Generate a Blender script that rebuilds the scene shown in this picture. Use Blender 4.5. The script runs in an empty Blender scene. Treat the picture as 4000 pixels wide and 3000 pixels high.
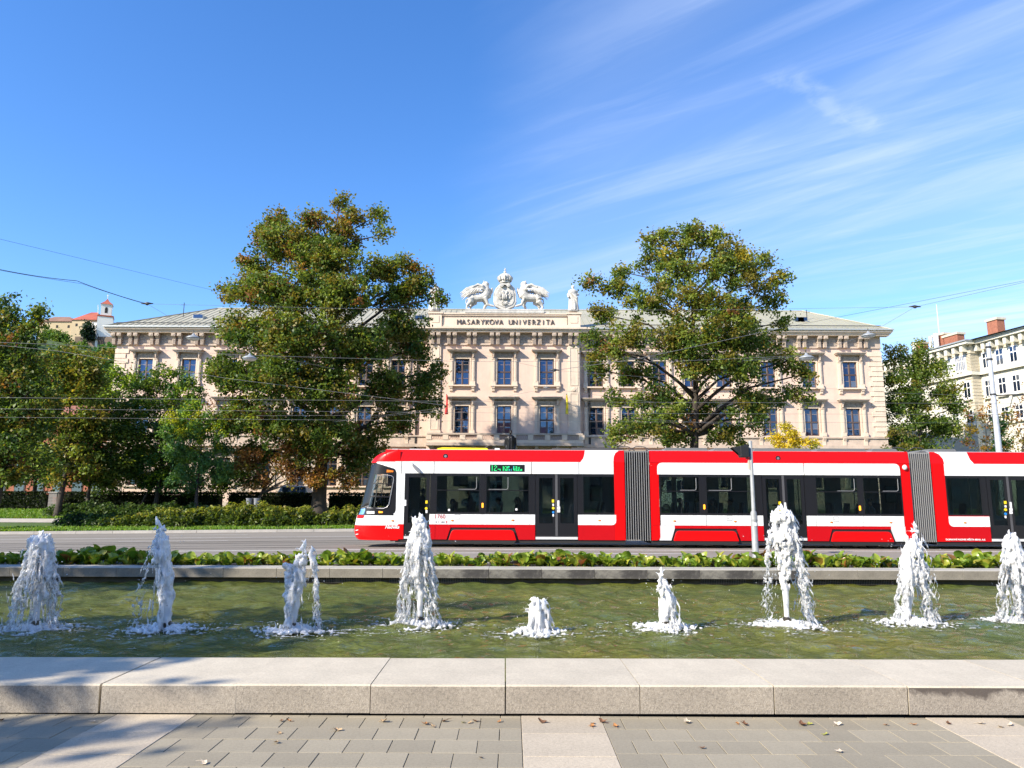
import bpy, bmesh, math, random
import numpy as np
from mathutils import Vector, Matrix, noise

random.seed(7)
SC = bpy.context.scene
COL = SC.collection
rad = math.radians

# ------------------------------------------------------------------ camera
FPX = 2856.0                      # focal length in photo pixels (photo 4000 x 3000)
PITCH, ROLL, EYE = rad(9.3), rad(0.26), 1.6
RCAM = Matrix.Rotation(math.pi / 2 + PITCH, 3, 'X') @ Matrix.Rotation(ROLL, 3, 'Z')
cam_d = bpy.data.cameras.new('camera')
cam_d.sensor_width = 36.0
cam_d.lens = 36.0 * FPX / 4000.0
cam_d.clip_start, cam_d.clip_end = 0.1, 6000.0
cam = bpy.data.objects.new('camera', cam_d)
COL.objects.link(cam)
cam.matrix_world = Matrix.Translation((0, 0, EYE)) @ RCAM.to_4x4()
SC.camera = cam

# ------------------------------------------------------------------ sun, sky, exposure
SUN_EL, SUN_AZ = rad(33.0), rad(234.0)          # azimuth clockwise from +Y
SUN_DIR = Vector((math.sin(SUN_AZ) * math.cos(SUN_EL), math.cos(SUN_AZ) * math.cos(SUN_EL), math.sin(SUN_EL)))
sun_d = bpy.data.lights.new('sun', 'SUN')
sun_d.energy = 4.7
sun_d.angle = rad(0.53)
sun_d.color = (1.0, 0.90, 0.74)
sun = bpy.data.objects.new('sun', sun_d)
COL.objects.link(sun)
sun.rotation_euler = (-SUN_DIR).to_track_quat('-Z', 'Y').to_euler()
sun.location = (-40, -30, 60)

world = bpy.data.worlds.new('World')
SC.world = world
world.use_nodes = True
nt = world.node_tree
nt.nodes.clear()
def wn(t, **kw):
    n = nt.nodes.new(t)
    for k, v in kw.items():
        setattr(n, k, v)
    return n
wout = wn('ShaderNodeOutputWorld')
wbg = wn('ShaderNodeBackground')
wbg.inputs['Strength'].default_value = 0.15
sky = wn('ShaderNodeTexSky', sky_type='NISHITA', sun_disc=False)
sky.sun_elevation, sky.sun_rotation = SUN_EL, SUN_AZ
sky.air_density, sky.dust_density, sky.ozone_density = 1.0, 0.25, 3.2
sky.altitude = 250
hsv = wn('ShaderNodeHueSaturation')
hsv.inputs['Saturation'].default_value = 1.24
hsv.inputs['Hue'].default_value = 0.508
nt.links.new(sky.outputs['Color'], hsv.inputs['Color'])
# cirrus: streaky noise on a plane high above the place, cut by the front's edge
tc = wn('ShaderNodeTexCoord')
sep = wn('ShaderNodeSeparateXYZ')
nt.links.new(tc.outputs['Generated'], sep.inputs[0])
def wm(op, a, b=None, c=None, clamp=False):
    n = wn('ShaderNodeMath', operation=op, use_clamp=clamp)
    for i, x in enumerate((a, b, c)):
        if x is None:
            continue
        if isinstance(x, (int, float)):
            n.inputs[i].default_value = x
        else:
            nt.links.new(x, n.inputs[i])
    return n.outputs[0]
zc = wm('MAXIMUM', wm('ADD', sep.outputs['Z'], 0.06), 0.02)
px_ = wm('DIVIDE', sep.outputs['X'], zc)
py_ = wm('DIVIDE', sep.outputs['Y'], zc)
comb = wn('ShaderNodeCombineXYZ')
nt.links.new(px_, comb.inputs[0])
nt.links.new(py_, comb.inputs[1])
def wnoise(scale, rot, stretch, detail, dist, off=(0, 0, 0)):
    """noise drawn out along the direction rot of the cloud plane"""
    c_, s_ = math.cos(rot), math.sin(rot)
    al = wm('ADD', wm('MULTIPLY', px_, c_), wm('MULTIPLY', py_, s_))
    ac = wm('ADD', wm('MULTIPLY', px_, -s_), wm('MULTIPLY', py_, c_))
    cv = wn('ShaderNodeCombineXYZ')
    nt.links.new(wm('ADD', wm('MULTIPLY', al, scale * stretch), off[0]), cv.inputs[0])
    nt.links.new(wm('ADD', wm('MULTIPLY', ac, scale), off[1]), cv.inputs[1])
    n = wn('ShaderNodeTexNoise')
    n.inputs['Scale'].default_value = 1.0
    n.inputs['Detail'].default_value = detail
    n.inputs['Roughness'].default_value = 0.58
    n.inputs['Distortion'].default_value = dist
    nt.links.new(cv.outputs[0], n.inputs['Vector'])
    return n.outputs['Fac']
def wramp(x, a, b):
    n = wn('ShaderNodeMapRange', interpolation_type='SMOOTHSTEP')
    n.inputs['From Min'].default_value, n.inputs['From Max'].default_value = a, b
    nt.links.new(x, n.inputs['Value'])
    return n.outputs['Result']
streak = wramp(wnoise(2.0, rad(-40), 0.17, 7, 0.8), 0.43, 0.68)
wisp = wramp(wnoise(7.5, rad(-36), 0.17, 7, 1.0, (3, 1, 0)), 0.44, 0.74)
veil = wramp(wnoise(0.8, rad(-40), 0.4, 3, 0.3, (5, 2, 0)), 0.30, 0.66)
edge_in = wm('ADD', wm('ADD', px_, wm('MULTIPLY', wnoise(2.2, rad(-40), .5, 6, 0.8, (9, 4, 0)), 0.36)), wm('MULTIPLY', py_, 0.166))
front = wramp(edge_in, 0.30, 0.72)
far_right = wramp(px_, 0.3, 3.0)
cl = wm('ADD', wm('MULTIPLY', streak, 0.60), wm('MULTIPLY', wisp, 0.26))
cl = wm('ADD', cl, wm('ADD', wm('MULTIPLY', veil, 0.34), 0.10))
cl = wm('MULTIPLY', cl, wm('ADD', wm('MULTIPLY', far_right, 0.85), 0.42))
cl = wm('MULTIPLY', cl, front)
# one short broken trail of cirrus, high on the right
def cloud_xy(u, v):
    d = (RCAM @ Vector(((u - 2000.0) / FPX, (1500.0 - v) / FPX, -1.0))).normalized()
    return Vector((d.x / (d.z + .06), d.y / (d.z + .06)))
ta_, tb2_ = cloud_xy(3035, 265), cloud_xy(3420, 520)
tl_ = (tb2_ - ta_).length
td_ = (tb2_ - ta_) / tl_
al_ = wm('ADD', wm('MULTIPLY', wm('SUBTRACT', px_, ta_.x), td_.x), wm('MULTIPLY', wm('SUBTRACT', py_, ta_.y), td_.y))
ac_ = wm('ABSOLUTE', wm('ADD', wm('ADD', wm('MULTIPLY', wm('SUBTRACT', px_, ta_.x), -td_.y), wm('MULTIPLY', wm('SUBTRACT', py_, ta_.y), td_.x)), wm('MULTIPLY', wm('SUBTRACT', wnoise(9, 0, 1, 5, .6, (2, 7, 0)), .5), .12)))
trail = wm('MULTIPLY', wm('MULTIPLY', wramp(al_, -.02, .05), wramp(al_, tl_ + .03, tl_ - .06)), wramp(ac_, .045, .0))
trail = wm('MULTIPLY', trail, wramp(wnoise(14, 0, 1, 5, .5, (4, 4, 0)), .30, .62))
cl = wm('ADD', cl, wm('MULTIPLY', trail, .20))
cl = wm('MULTIPLY', cl, wramp(sep.outputs['Z'], -0.02, 0.10), clamp=True)
cmix = wn('ShaderNodeMix', data_type='RGBA')
cmix.inputs[7].default_value = (2.9, 3.4, 4.4, 1)
nt.links.new(cl, cmix.inputs[0])
nt.links.new(hsv.outputs['Color'], cmix.inputs[6])
nt.links.new(cmix.outputs[2], wbg.inputs['Color'])
nt.links.new(wbg.outputs[0], wout.inputs[0])

SC.render.engine = 'CYCLES'
SC.view_settings.view_transform = 'Standard'
SC.view_settings.look = 'None'
SC.view_settings.gamma = 1.0
SC.view_settings.use_curve_mapping = False
SC.view_settings.exposure = 0.98
SC.cycles.use_denoising = True
SC.cycles.max_bounces = 8
SC.cycles.transparent_max_bounces = 12
SC.cycles.caustics_reflective = False
SC.cycles.caustics_refractive = False
SC.cycles.sample_clamp_indirect = 6.0

# ------------------------------------------------------------------ helpers
def at(u, v, Y):
    """world point that stands at photo pixel (u, v) on the plane at distance Y"""
    d = RCAM @ Vector(((u - 2000.0) / FPX, (1500.0 - v) / FPX, -1.0))
    t = Y / d.y
    return Vector((d.x * t, Y, EYE + d.z * t))

def S(r, g, b):
    f = lambda c: (c / 255 / 12.92) if c <= 10.3 else ((c / 255 + 0.055) / 1.055) ** 2.4
    return (f(r), f(g), f(b))

class Mat:
    """small node-material helper"""
    def __init__(s, name):
        s.m = bpy.data.materials.new(name)
        s.m.use_nodes = True
        s.t = s.m.node_tree
        s.b = s.t.nodes['Principled BSDF']
        s.out = s.t.nodes['Material Output']
    def n(s, typ, **kw):
        x = s.t.nodes.new(typ)
        for k, v in kw.items():
            setattr(x, k, v)
        return x
    def l(s, a, b):
        s.t.links.new(a, b)
    def noise(s, scale, detail=4, rough=0.55, coord='Object', stretch=(1, 1, 1), dist=0.0):
        tc = s.n('ShaderNodeTexCoord')
        mp = s.n('ShaderNodeMapping')
        mp.inputs['Scale'].default_value = stretch
        s.l(tc.outputs[coord], mp.inputs[0])
        n = s.n('ShaderNodeTexNoise')
        n.inputs['Scale'].default_value = scale
        n.inputs['Detail'].default_value = detail
        n.inputs['Roughness'].default_value = rough
        n.inputs['Distortion'].default_value = dist
        s.l(mp.outputs[0], n.inputs['Vector'])
        return n.outputs['Fac']
    def ramp(s, fac, stops):
        r = s.n('ShaderNodeValToRGB')
        e = r.color_ramp.elements
        while len(e) < len(stops):
            e.new(0.5)
        for i, (p, c) in enumerate(stops):
            e[i].position = p
            e[i].color = (*c, 1)
        s.l(fac, r.inputs[0])
        return r.outputs['Color']
    def mix(s, fac, a, b, mode='MIX'):
        m = s.n('ShaderNodeMix', data_type='RGBA', blend_type=mode)
        for i, x in ((0, fac), (6, a), (7, b)):
            if isinstance(x, (int, float)):
                m.inputs[i].default_value = x
            elif isinstance(x, tuple):
                m.inputs[i].default_value = (*x, 1)
            else:
                s.l(x, m.inputs[i])
        return m.outputs[2]
    def bump(s, h, strength, dist=0.02):
        b = s.n('ShaderNodeBump')
        b.inputs['Strength'].default_value = strength
        b.inputs['Distance'].default_value = dist
        s.l(h, b.inputs['Height'])
        s.l(b.outputs[0], s.b.inputs['Normal'])
        return b.outputs[0]
    def col(s, c):
        if isinstance(c, tuple):
            s.b.inputs['Base Color'].default_value = (*c, 1)
        else:
            s.l(c, s.b.inputs['Base Color'])
    def set(s, **kw):
        for k, v in kw.items():
            s.b.inputs[k.replace('_', ' ')].default_value = v
    def rnd(s):
        return s.n('ShaderNodeObjectInfo').outputs['Random']

def simple(name, c, rough=0.6, metal=0.0, var=0.0, scale=4.0, bump=0.0, bscale=40.0, objvar=0.0, coat=0.0):
    M = Mat(name)
    M.set(Roughness=rough, Metallic=metal)
    if coat:
        M.set(Coat_Weight=coat)
        M.b.inputs['Coat Roughness'].default_value = 0.05
    if var:
        lo = tuple(x * (1 - var) for x in c)
        hi = tuple(min(1, x * (1 + var)) for x in c)
        cc = M.ramp(M.noise(scale), [(0.3, lo), (0.7, hi)])
    else:
        cc = c
    if objvar:
        k = M.n('ShaderNodeMapRange')
        k.inputs['To Min'].default_value, k.inputs['To Max'].default_value = 1 - objvar, 1 + objvar
        M.l(M.rnd(), k.inputs['Value'])
        cb = M.n('ShaderNodeCombineColor')
        for i in range(3):
            M.l(k.outputs[0], cb.inputs[i])
        cc = M.mix(1.0, cc, cb.outputs[0], 'MULTIPLY')
    M.col(cc)
    if bump:
        M.bump(M.noise(bscale, 6), bump)
    return M.m

class MB:
    """collects faces for one mesh"""
    def __init__(s):
        s.v, s.f, s.m = [], [], []
    def add(s, vs, fs, m=0):
        o = len(s.v)
        s.v.extend([tuple(p) for p in vs])
        for f in fs:
            s.f.append([o + i for i in f])
            s.m.append(m)
        return s
    def box(s, x0, y0, z0, x1, y1, z1, m=0):
        if x0 > x1: x0, x1 = x1, x0
        if y0 > y1: y0, y1 = y1, y0
        if z0 > z1: z0, z1 = z1, z0
        return s.add([(x0, y0, z0), (x1, y0, z0), (x1, y1, z0), (x0, y1, z0), (x0, y0, z1), (x1, y0, z1), (x1, y1, z1), (x0, y1, z1)],
                     [(3, 2, 1, 0), (4, 5, 6, 7), (0, 1, 5, 4), (1, 2, 6, 5), (2, 3, 7, 6), (3, 0, 4, 7)], m)
    def prism(s, pts, y0, y1, m=0, axis='y'):
        """polygon in (x, z) pushed along y; axis 'z': polygon (x, y) pushed along z; axis 'x': polygon (y, z) along x"""
        n = len(pts)
        a = sum(pts[i][0] * pts[(i + 1) % n][1] - pts[(i + 1) % n][0] * pts[i][1] for i in range(n))
        if a < 0:
            pts = pts[::-1]
        if axis == 'y':
            vs = [(p[0], y0, p[1]) for p in pts] + [(p[0], y1, p[1]) for p in pts]
            flip = y1 < y0
        elif axis == 'z':
            vs = [(p[0], p[1], y0) for p in pts] + [(p[0], p[1], y1) for p in pts]
            flip = y1 > y0
        else:
            vs = [(y0, p[0], p[1]) for p in pts] + [(y1, p[0], p[1]) for p in pts]
            flip = y1 > y0
        fs = [list(range(n)), [2 * n - 1 - i for i in range(n)]]
        fs += [(i, i + n, (i + 1) % n + n, (i + 1) % n) for i in range(n)]
        if flip:
            fs = [list(f)[::-1] for f in fs]
        return s.add(vs, fs, m)
    def rings(s, rs, m=0, cap=True, close=True):
        n = len(rs[0])
        vs = [p for r in rs for p in r]
        fs = []
        for k in range(len(rs) - 1):
            for i in range(n if close else n - 1):
                j = (i + 1) % n
                fs.append((k * n + i, k * n + j, (k + 1) * n + j, (k + 1) * n + i))
        if cap and close:
            fs.append(list(range(n))[::-1])
            fs.append([(len(rs) - 1) * n + i for i in range(n)])
        return s.add(vs, fs, m)
    def tube(s, pts, r, n=6, m=0, cap=True):
        pts = [Vector(p) for p in pts]
        rs = r if isinstance(r, (list, tuple)) else [r] * len(pts)
        out = []
        up = Vector((0, 0, 1))
        for i, p in enumerate(pts):
            d = (pts[min(i + 1, len(pts) - 1)] - pts[max(i - 1, 0)])
            if d.length < 1e-9:
                d = Vector((0, 0, 1))
            d.normalize()
            if abs(d.z) > 0.93:
                a = d.cross(Vector((0, 1, 0)))
            else:
                a = d.cross(up)
            a.normalize()
            b = a.cross(d)
            out.append([p + (a * math.cos(2 * math.pi * k / n) + b * math.sin(2 * math.pi * k / n)) * rs[i] for k in range(n)])
        return s.rings(out, m, cap)
    def lathe(s, prof, c=(0, 0, 0), n=16, m=0, sx=1.0, sy=1.0):
        rs = [[(c[0] + r * math.cos(2 * math.pi * k / n) * sx, c[1] + r * math.sin(2 * math.pi * k / n) * sy, c[2] + z) for k in range(n)] for r, z in prof]
        return s.rings(rs, m)
    def ell(s, c, r, n=10, k=7, m=0):
        if not isinstance(r, (tuple, list)):
            r = (r, r, r)
        rs = []
        for j in range(k + 1):
            a = -math.pi / 2 + math.pi * j / k
            q = max(math.cos(a), 0.02)
            rs.append([(c[0] + r[0] * q * math.cos(2 * math.pi * i / n), c[1] + r[1] * q * math.sin(2 * math.pi * i / n), c[2] + r[2] * math.sin(a)) for i in range(n)])
        return s.rings(rs, m)
    def mesh(s, name, smooth=False):
        me = bpy.data.meshes.new(name)
        me.from_pydata(s.v, [], s.f)
        me.polygons.foreach_set('material_index', s.m)
        if smooth:
            me.polygons.foreach_set('use_smooth', [True] * len(s.f))
        me.update()
        return me

def link(name, me, mats=None, parent=None, loc=None, rot=None, scale=None):
    o = bpy.data.objects.new(name, me)
    COL.objects.link(o)
    if me is not None and mats is not None and len(me.materials) == 0:
        for m in (mats if isinstance(mats, (list, tuple)) else [mats]):
            me.materials.append(m)
    if loc is not None: o.location = loc
    if rot is not None: o.rotation_euler = rot
    if scale is not None: o.scale = scale
    if parent is not None:
        o.parent = parent
        if '_keep' in parent:
            o.matrix_parent_inverse = Matrix.Translation(-Vector(parent['_keep'][:]))
    return o

def build(mb, name, mats, parent=None, smooth=False, **kw):
    return link(name, mb.mesh(name, smooth), mats, parent, **kw)

def tag(o, label=None, cat=None, group=None, kind=None):
    if label: o['label'] = label
    if cat: o['category'] = cat
    if group: o['group'] = group
    if kind: o['kind'] = kind
    return o

def thing(name, label, cat, base=(0, 0, 0), group=None):
    """Empty at the thing's base; its parts are built at world coordinates"""
    o = bpy.data.objects.new(name, None)
    COL.objects.link(o)
    o.empty_display_size = 0.2
    o.location = base
    o['_keep'] = list(base)
    return tag(o, label, cat, group)

def smooth_by_angle(o, ang=40):
    me = o.data
    me.polygons.foreach_set('use_smooth', [True] * len(me.polygons))
    try:
        me.set_sharp_from_angle(angle=rad(ang))
    except Exception:
        pass

def bevel(o, w, seg=2):
    m = o.modifiers.new('bevel', 'BEVEL')
    m.width, m.segments, m.limit_method, m.angle_limit = w, seg, 'ANGLE', rad(40)

def fuse(mb, voxel, name, smooth_it=0):
    """melt overlapping shapes into one continuous surface"""
    me = mb.mesh(name + '_raw')
    o = bpy.data.objects.new(name + '_raw', me)
    COL.objects.link(o)
    r = o.modifiers.new('r', 'REMESH')
    r.mode, r.voxel_size, r.use_smooth_shade = 'VOXEL', voxel, True
    if smooth_it:
        sm = o.modifiers.new('s', 'SMOOTH')
        sm.iterations, sm.factor = smooth_it, 0.5
    dg = bpy.context.evaluated_depsgraph_get()
    dg.update()
    out = bpy.data.meshes.new_from_object(o.evaluated_get(dg))
    out.name = name
    bpy.data.objects.remove(o)
    bpy.data.meshes.remove(me)
    out.materials.clear()
    return out

def text_mesh(body, size, extrude=0.0, shear=0.0, bold=0.0):
    cu = bpy.data.curves.new('lettering', 'FONT')
    cu.body, cu.size, cu.extrude, cu.shear, cu.offset = body, size, extrude, shear, bold
    cu.align_x = 'CENTER'
    o = bpy.data.objects.new('lettering', cu)
    COL.objects.link(o)
    dg = bpy.context.evaluated_depsgraph_get()
    dg.update()
    me = bpy.data.meshes.new_from_object(o.evaluated_get(dg))
    bpy.data.objects.remove(o)
    bpy.data.curves.remove(cu)
    me.materials.clear()
    return me

def round_poly(pts, radii, seg=5):
    """polygon with rounded corners; radii one number per corner"""
    out = []
    n = len(pts)
    for i in range(n):
        p, a, b = Vector(pts[i]), Vector(pts[i - 1]), Vector(pts[(i + 1) % n])
        r = radii[i] if isinstance(radii, (list, tuple)) else radii
        if r <= 1e-6:
            out.append((p.x, p.y))
            continue
        da, db = (a - p), (b - p)
        r = min(r, da.length * 0.49, db.length * 0.49)
        da.normalize(); db.normalize()
        p0, p1 = p + da * r, p + db * r
        for k in range(seg + 1):
            t = k / seg
            q = p0 * (1 - t) ** 2 + p * 2 * t * (1 - t) + p1 * t * t
            out.append((q.x, q.y))
    return out

def rect(x0, z0, x1, z1):
    return [(x0, z0), (x1, z0), (x1, z1), (x0, z1)]

def leaf_cloud(cent, size, cols, rng, flat=0.35, aspect=0.62, up=0.15):
    """numpy mesh of folded leaf quads; cent (n,3), size (n,), cols (n,3)"""
    n = len(cent)
    nrm = rng.normal(size=(n, 3))
    nrm[:, 2] = np.abs(nrm[:, 2]) * 1.0 + up
    nrm /= np.linalg.norm(nrm, axis=1)[:, None]
    t = rng.normal(size=(n, 3))
    t -= nrm * np.sum(t * nrm, axis=1)[:, None]
    t /= np.linalg.norm(t, axis=1)[:, None]
    b = np.cross(nrm, t)
    L = size[:, None]
    W = L * aspect
    v = np.empty((n, 4, 3))
    v[:, 0] = cent - t * L * 0.5
    v[:, 1] = cent + b * W * 0.5 + nrm * L * flat * 0.3
    v[:, 2] = cent + t * L * 0.5 - nrm * L * 0.1
    v[:, 3] = cent - b * W * 0.5 + nrm * L * flat * 0.3
    return v.reshape(-1, 3), np.repeat(cols, 4, axis=0)

def quads_mesh(name, v, cols):
    n = len(v) // 4
    me = bpy.data.meshes.new(name)
    me.vertices.add(len(v))
    me.vertices.foreach_set('co', v.astype(np.float32).ravel())
    me.loops.add(4 * n)
    me.loops.foreach_set('vertex_index', np.arange(4 * n, dtype=np.int32))
    me.polygons.add(n)
    me.polygons.foreach_set('loop_start', np.arange(0, 4 * n, 4, dtype=np.int32))
    try:
        me.polygons.foreach_set('loop_total', np.full(n, 4, dtype=np.int32))
    except Exception:
        pass
    ca = me.color_attributes.new('leafcol', 'FLOAT_COLOR', 'POINT')
    ca.data.foreach_set('color', np.hstack([cols, np.ones((len(cols), 1))]).astype(np.float32).ravel())
    me.update(calc_edges=True)
    me.validate()
    return me

def leaf_material(name, trans=0.35, rough=0.5):
    M = Mat(name)
    a = M.n('ShaderNodeAttribute', attribute_name='leafcol')
    M.col(a.outputs['Color'])
    M.set(Roughness=rough)
    M.b.inputs['Specular IOR Level'].default_value = 0.35
    tr = M.n('ShaderNodeBsdfTranslucent')
    br = M.mix(1.0, a.outputs['Color'], (1.5, 1.45, 0.7), 'MULTIPLY')
    M.l(br, tr.inputs['Color'])
    mx = M.n('ShaderNodeMixShader')
    mx.inputs[0].default_value = trans
    M.l(M.b.outputs[0], mx.inputs[1])
    M.l(tr.outputs[0], mx.inputs[2])
    M.l(mx.outputs[0], M.out.inputs['Surface'])
    return M.m
# ------------------------------------------------------------------ ground heights
def lerp(a, b, t): return a + (b - a) * t
def sstep(a, b, x):
    t = min(1, max(0, (x - a) / (b - a)))
    return t * t * (3 - 2 * t)
PROF = [(-100, 0.0), (44.5, 0.0), (44.8, 0.14), (49.5, 0.18), (53, 0.45), (59, 0.95), (72, 1.2), (120, 1.6), (900, 3.0)]
def gz(x, y):
    z = PROF[-1][1]
    for (y0, z0), (y1, z1) in zip(PROF, PROF[1:]):
        if y <= y1:
            z = lerp(z0, z1, (y - y0) / (y1 - y0))
            break
    s = -0.0125 * max(0.0, -x - 3.0)
    return z + max(s, -0.6) * sstep(19, 25, y) * (1 - sstep(45, 50, y))

# ------------------------------------------------------------------ materials of the setting
def ground_mat():
    M = Mat('lawn_soil')
    c = M.ramp(M.noise(0.5, 6), [(0.3, (0.045, 0.085, 0.012)), (0.55, (0.07, 0.13, 0.02)), (0.75, (0.10, 0.10, 0.035))])
    c2 = M.mix(M.noise(14, 5), c, (0.05, 0.09, 0.015), 'MIX')
    M.col(c2); M.set(Roughness=0.95)
    M.bump(M.noise(30, 5), 0.6, 0.05)
    return M.m
def asphalt_mat():
    M = Mat('asphalt')
    c = M.ramp(M.noise(0.45, 6, 0.6, stretch=(0.12, 1.2, 1)), [(0.3, (0.20, 0.177, 0.146)), (0.5, (0.245, 0.218, 0.182)), (0.72, (0.275, 0.247, 0.21))])
    c = M.mix(M.noise(60, 3), c, M.mix(0.5, c, (0.10, 0.095, 0.09)), 'MIX')
    M.col(c); M.set(Roughness=0.9)
    M.bump(M.noise(90, 4), 0.25, 0.01)
    return M.m
def stone_mat(name, c, var=0.12, grain=0.16, scale=2.0, bump=0.25, objvar=0.06, stain=None, rough=0.85, blotch=0.0, streak=0.0):
    M = Mat(name)
    lo, hi = tuple(x * (1 - var) for x in c), tuple(min(1, x * (1 + var)) for x in c)
    cc = M.ramp(M.noise(scale, 6), [(0.3, lo), (0.7, hi)])
    g = M.ramp(M.noise(150, 2, 0.7), [(0.35, (1 - grain,) * 3), (0.62, (1.0,) * 3), (0.8, (1 + grain * 0.6,) * 3)])
    cc = M.mix(1.0, cc, g, 'MULTIPLY')
    g2 = M.ramp(M.noise(48, 3, 0.75), [(0.34, (1 - grain * .9,) * 3), (0.5, (1.0,) * 3), (0.68, (1 + grain * 0.5,) * 3)])
    cc = M.mix(1.0, cc, g2, 'MULTIPLY')
    if blotch:
        bl = M.ramp(M.noise(1.1, 7, 0.68, dist=0.6), [(0.46, (1, 1, 1)), (0.66, (1 - blotch,) * 3)])
        cc = M.mix(1.0, cc, bl, 'MULTIPLY')
    if streak:
        sk = M.ramp(M.noise(2.2, 6, .7, stretch=(1, 1, .12)), [(.45, (1, 1, 1)), (.75, (1 - streak,) * 3)])
        cc = M.mix(1.0, cc, sk, 'MULTIPLY')
    if stain:
        f = M.ramp(M.noise(1.3, 7, 0.7, stretch=(1, 1, 1.6)), [(0.42, (0, 0, 0)), (0.56, (1, 1, 1))])
        cc = M.mix(f, cc, stain)
    k = M.n('ShaderNodeMapRange')
    k.inputs['To Min'].default_value, k.inputs['To Max'].default_value = 1 - objvar, 1 + objvar
    M.l(M.rnd(), k.inputs['Value'])
    cb = M.n('ShaderNodeCombineColor')
    for i in range(3): M.l(k.outputs[0], cb.inputs[i])
    cc = M.mix(1.0, cc, cb.outputs[0], 'MULTIPLY')
    M.col(cc); M.set(Roughness=rough)
    M.bump(M.noise(120, 5), bump, 0.006)
    return M.m
m_ground = ground_mat()
m_asphalt = asphalt_mat()
m_granite = stone_mat('pale_granite', (0.52, 0.462, 0.36), 0.09, 0.15, blotch=0.12, objvar=0.045)
m_slab = stone_mat('grey_paving', (0.30, 0.262, 0.19), 0.10, 0.13, objvar=0.10, blotch=0.14)
m_strip = stone_mat('light_granite_paving', (0.475, 0.405, 0.305), 0.10, 0.2, objvar=0.09, blotch=0.22)
m_rough_granite = stone_mat('granite_face', (0.39, 0.345, 0.285), 0.12, 0.3, bump=0.6, objvar=0.06, blotch=0.25)
m_joint = simple('joint_sand', (0.06, 0.052, 0.045), 0.95, var=0.3, scale=20)
m_line = simple('road_paint', (0.62, 0.61, 0.58), 0.7, var=0.14, scale=3)
m_rail = simple('rail_steel', (0.16, 0.14, 0.125), 0.35, 0.8, var=0.2, scale=2)
m_kerb = stone_mat('kerb_stone', (0.36, 0.34, 0.31), 0.12, 0.15, objvar=0.1)
m_soil = simple('planter_soil', (0.05, 0.035, 0.022), 0.95, var=0.4, scale=12)
m_path = stone_mat('path_concrete', (0.42, 0.385, 0.34), 0.12, 0.1)

# ------------------------------------------------------------------ the great ground sheet
xs = [-900, -500, -300, -200, -140, -100] + list(range(-80, 81, 4)) + [100, 140, 200, 300, 500, 900]
ys = [17.9, 20, 22, 24, 26, 30, 34, 38, 42, 44.4, 44.82, 46, 48, 49.5, 51, 53, 55, 57, 59, 62, 66, 72, 80, 95, 120, 160, 220, 320, 480, 700, 1000, 2500]
vs = [(x, y, gz(x, y) - (0.10 if y < 44.6 else 0.0)) for y in ys for x in xs]
n = len(xs)
fs = [(j * n + i, j * n + i + 1, (j + 1) * n + i + 1, (j + 1) * n + i) for j in range(len(ys) - 1) for i in range(n - 1)]
mb = MB().add(vs, fs)
tag(build(mb, 'ground', m_ground, smooth=True), kind='structure')

def sheet(x0, x1, y0, y1, dz, nx=40, ny=3, hz=gz):
    q = MB()
    X = [lerp(x0, x1, i / nx) for i in range(nx + 1)]
    Yv = [lerp(y0, y1, i / ny) for i in range(ny + 1)]
    q.add([(x, y, hz(x, y) + dz) for y in Yv for x in X],
          [(j * (nx + 1) + i, j * (nx + 1) + i + 1, (j + 1) * (nx + 1) + i + 1, (j + 1) * (nx + 1) + i) for j in range(ny) for i in range(nx)])
    return q
flat = lambda x, y: gz(x, min(y, 44.4))
road = tag(build(sheet(-90, 90, 17.95, 44.5, 0.0, 90, 12, flat), 'road', m_asphalt, smooth=True), kind='structure')
def strip(name, x0, x1, y0, y1, dz, m, parent=road):
    k = max(1, int((x1 - x0) / 3))
    return build(sheet(x0, x1, y0, y1, dz, k, 1, flat), name, m, parent)
strip('lane_line', -90, 90, 26.35, 26.55, 0.005, m_line)
for x in (-70, -49, -28, -4.6, 14, 35, 56):
    strip('lane_line', x, x + 11, 24.5, 24.66, 0.005, m_line)
for i in range(16):
    strip('lane_line', -84 + i * 11, -84 + i * 11 + 5.0, 34.2, 34.33, 0.005, m_line)
strip('lane_line', -90, 90, 37.4, 37.58, 0.005, m_line)
for i in range(14):
    strip('lane_line', -82 + i * 12.5, -82 + i * 12.5 + 5.0, 41.0, 41.13, 0.005, m_line)
for y in (28.23, 29.67, 31.7, 33.14):
    strip('tram_rail', -90, 90, y - 0.075, y + 0.075, 0.006, m_rail)
    strip('rail_groove', -90, 90, y - 0.10, y - 0.078, 0.009, m_joint)
# repairs and seams in the asphalt
m_patch = simple('asphalt_seam', (0.085, 0.08, 0.076), 0.9, var=0.3, scale=4)
for (y, w) in ((25.35, 0.03), (27.4, 0.05), (30.7, 0.05), (35.8, 0.04), (39.4, 0.035)):
    strip('asphalt_seam', -90, 90, y, y + w, 0.004, m_patch)

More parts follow.
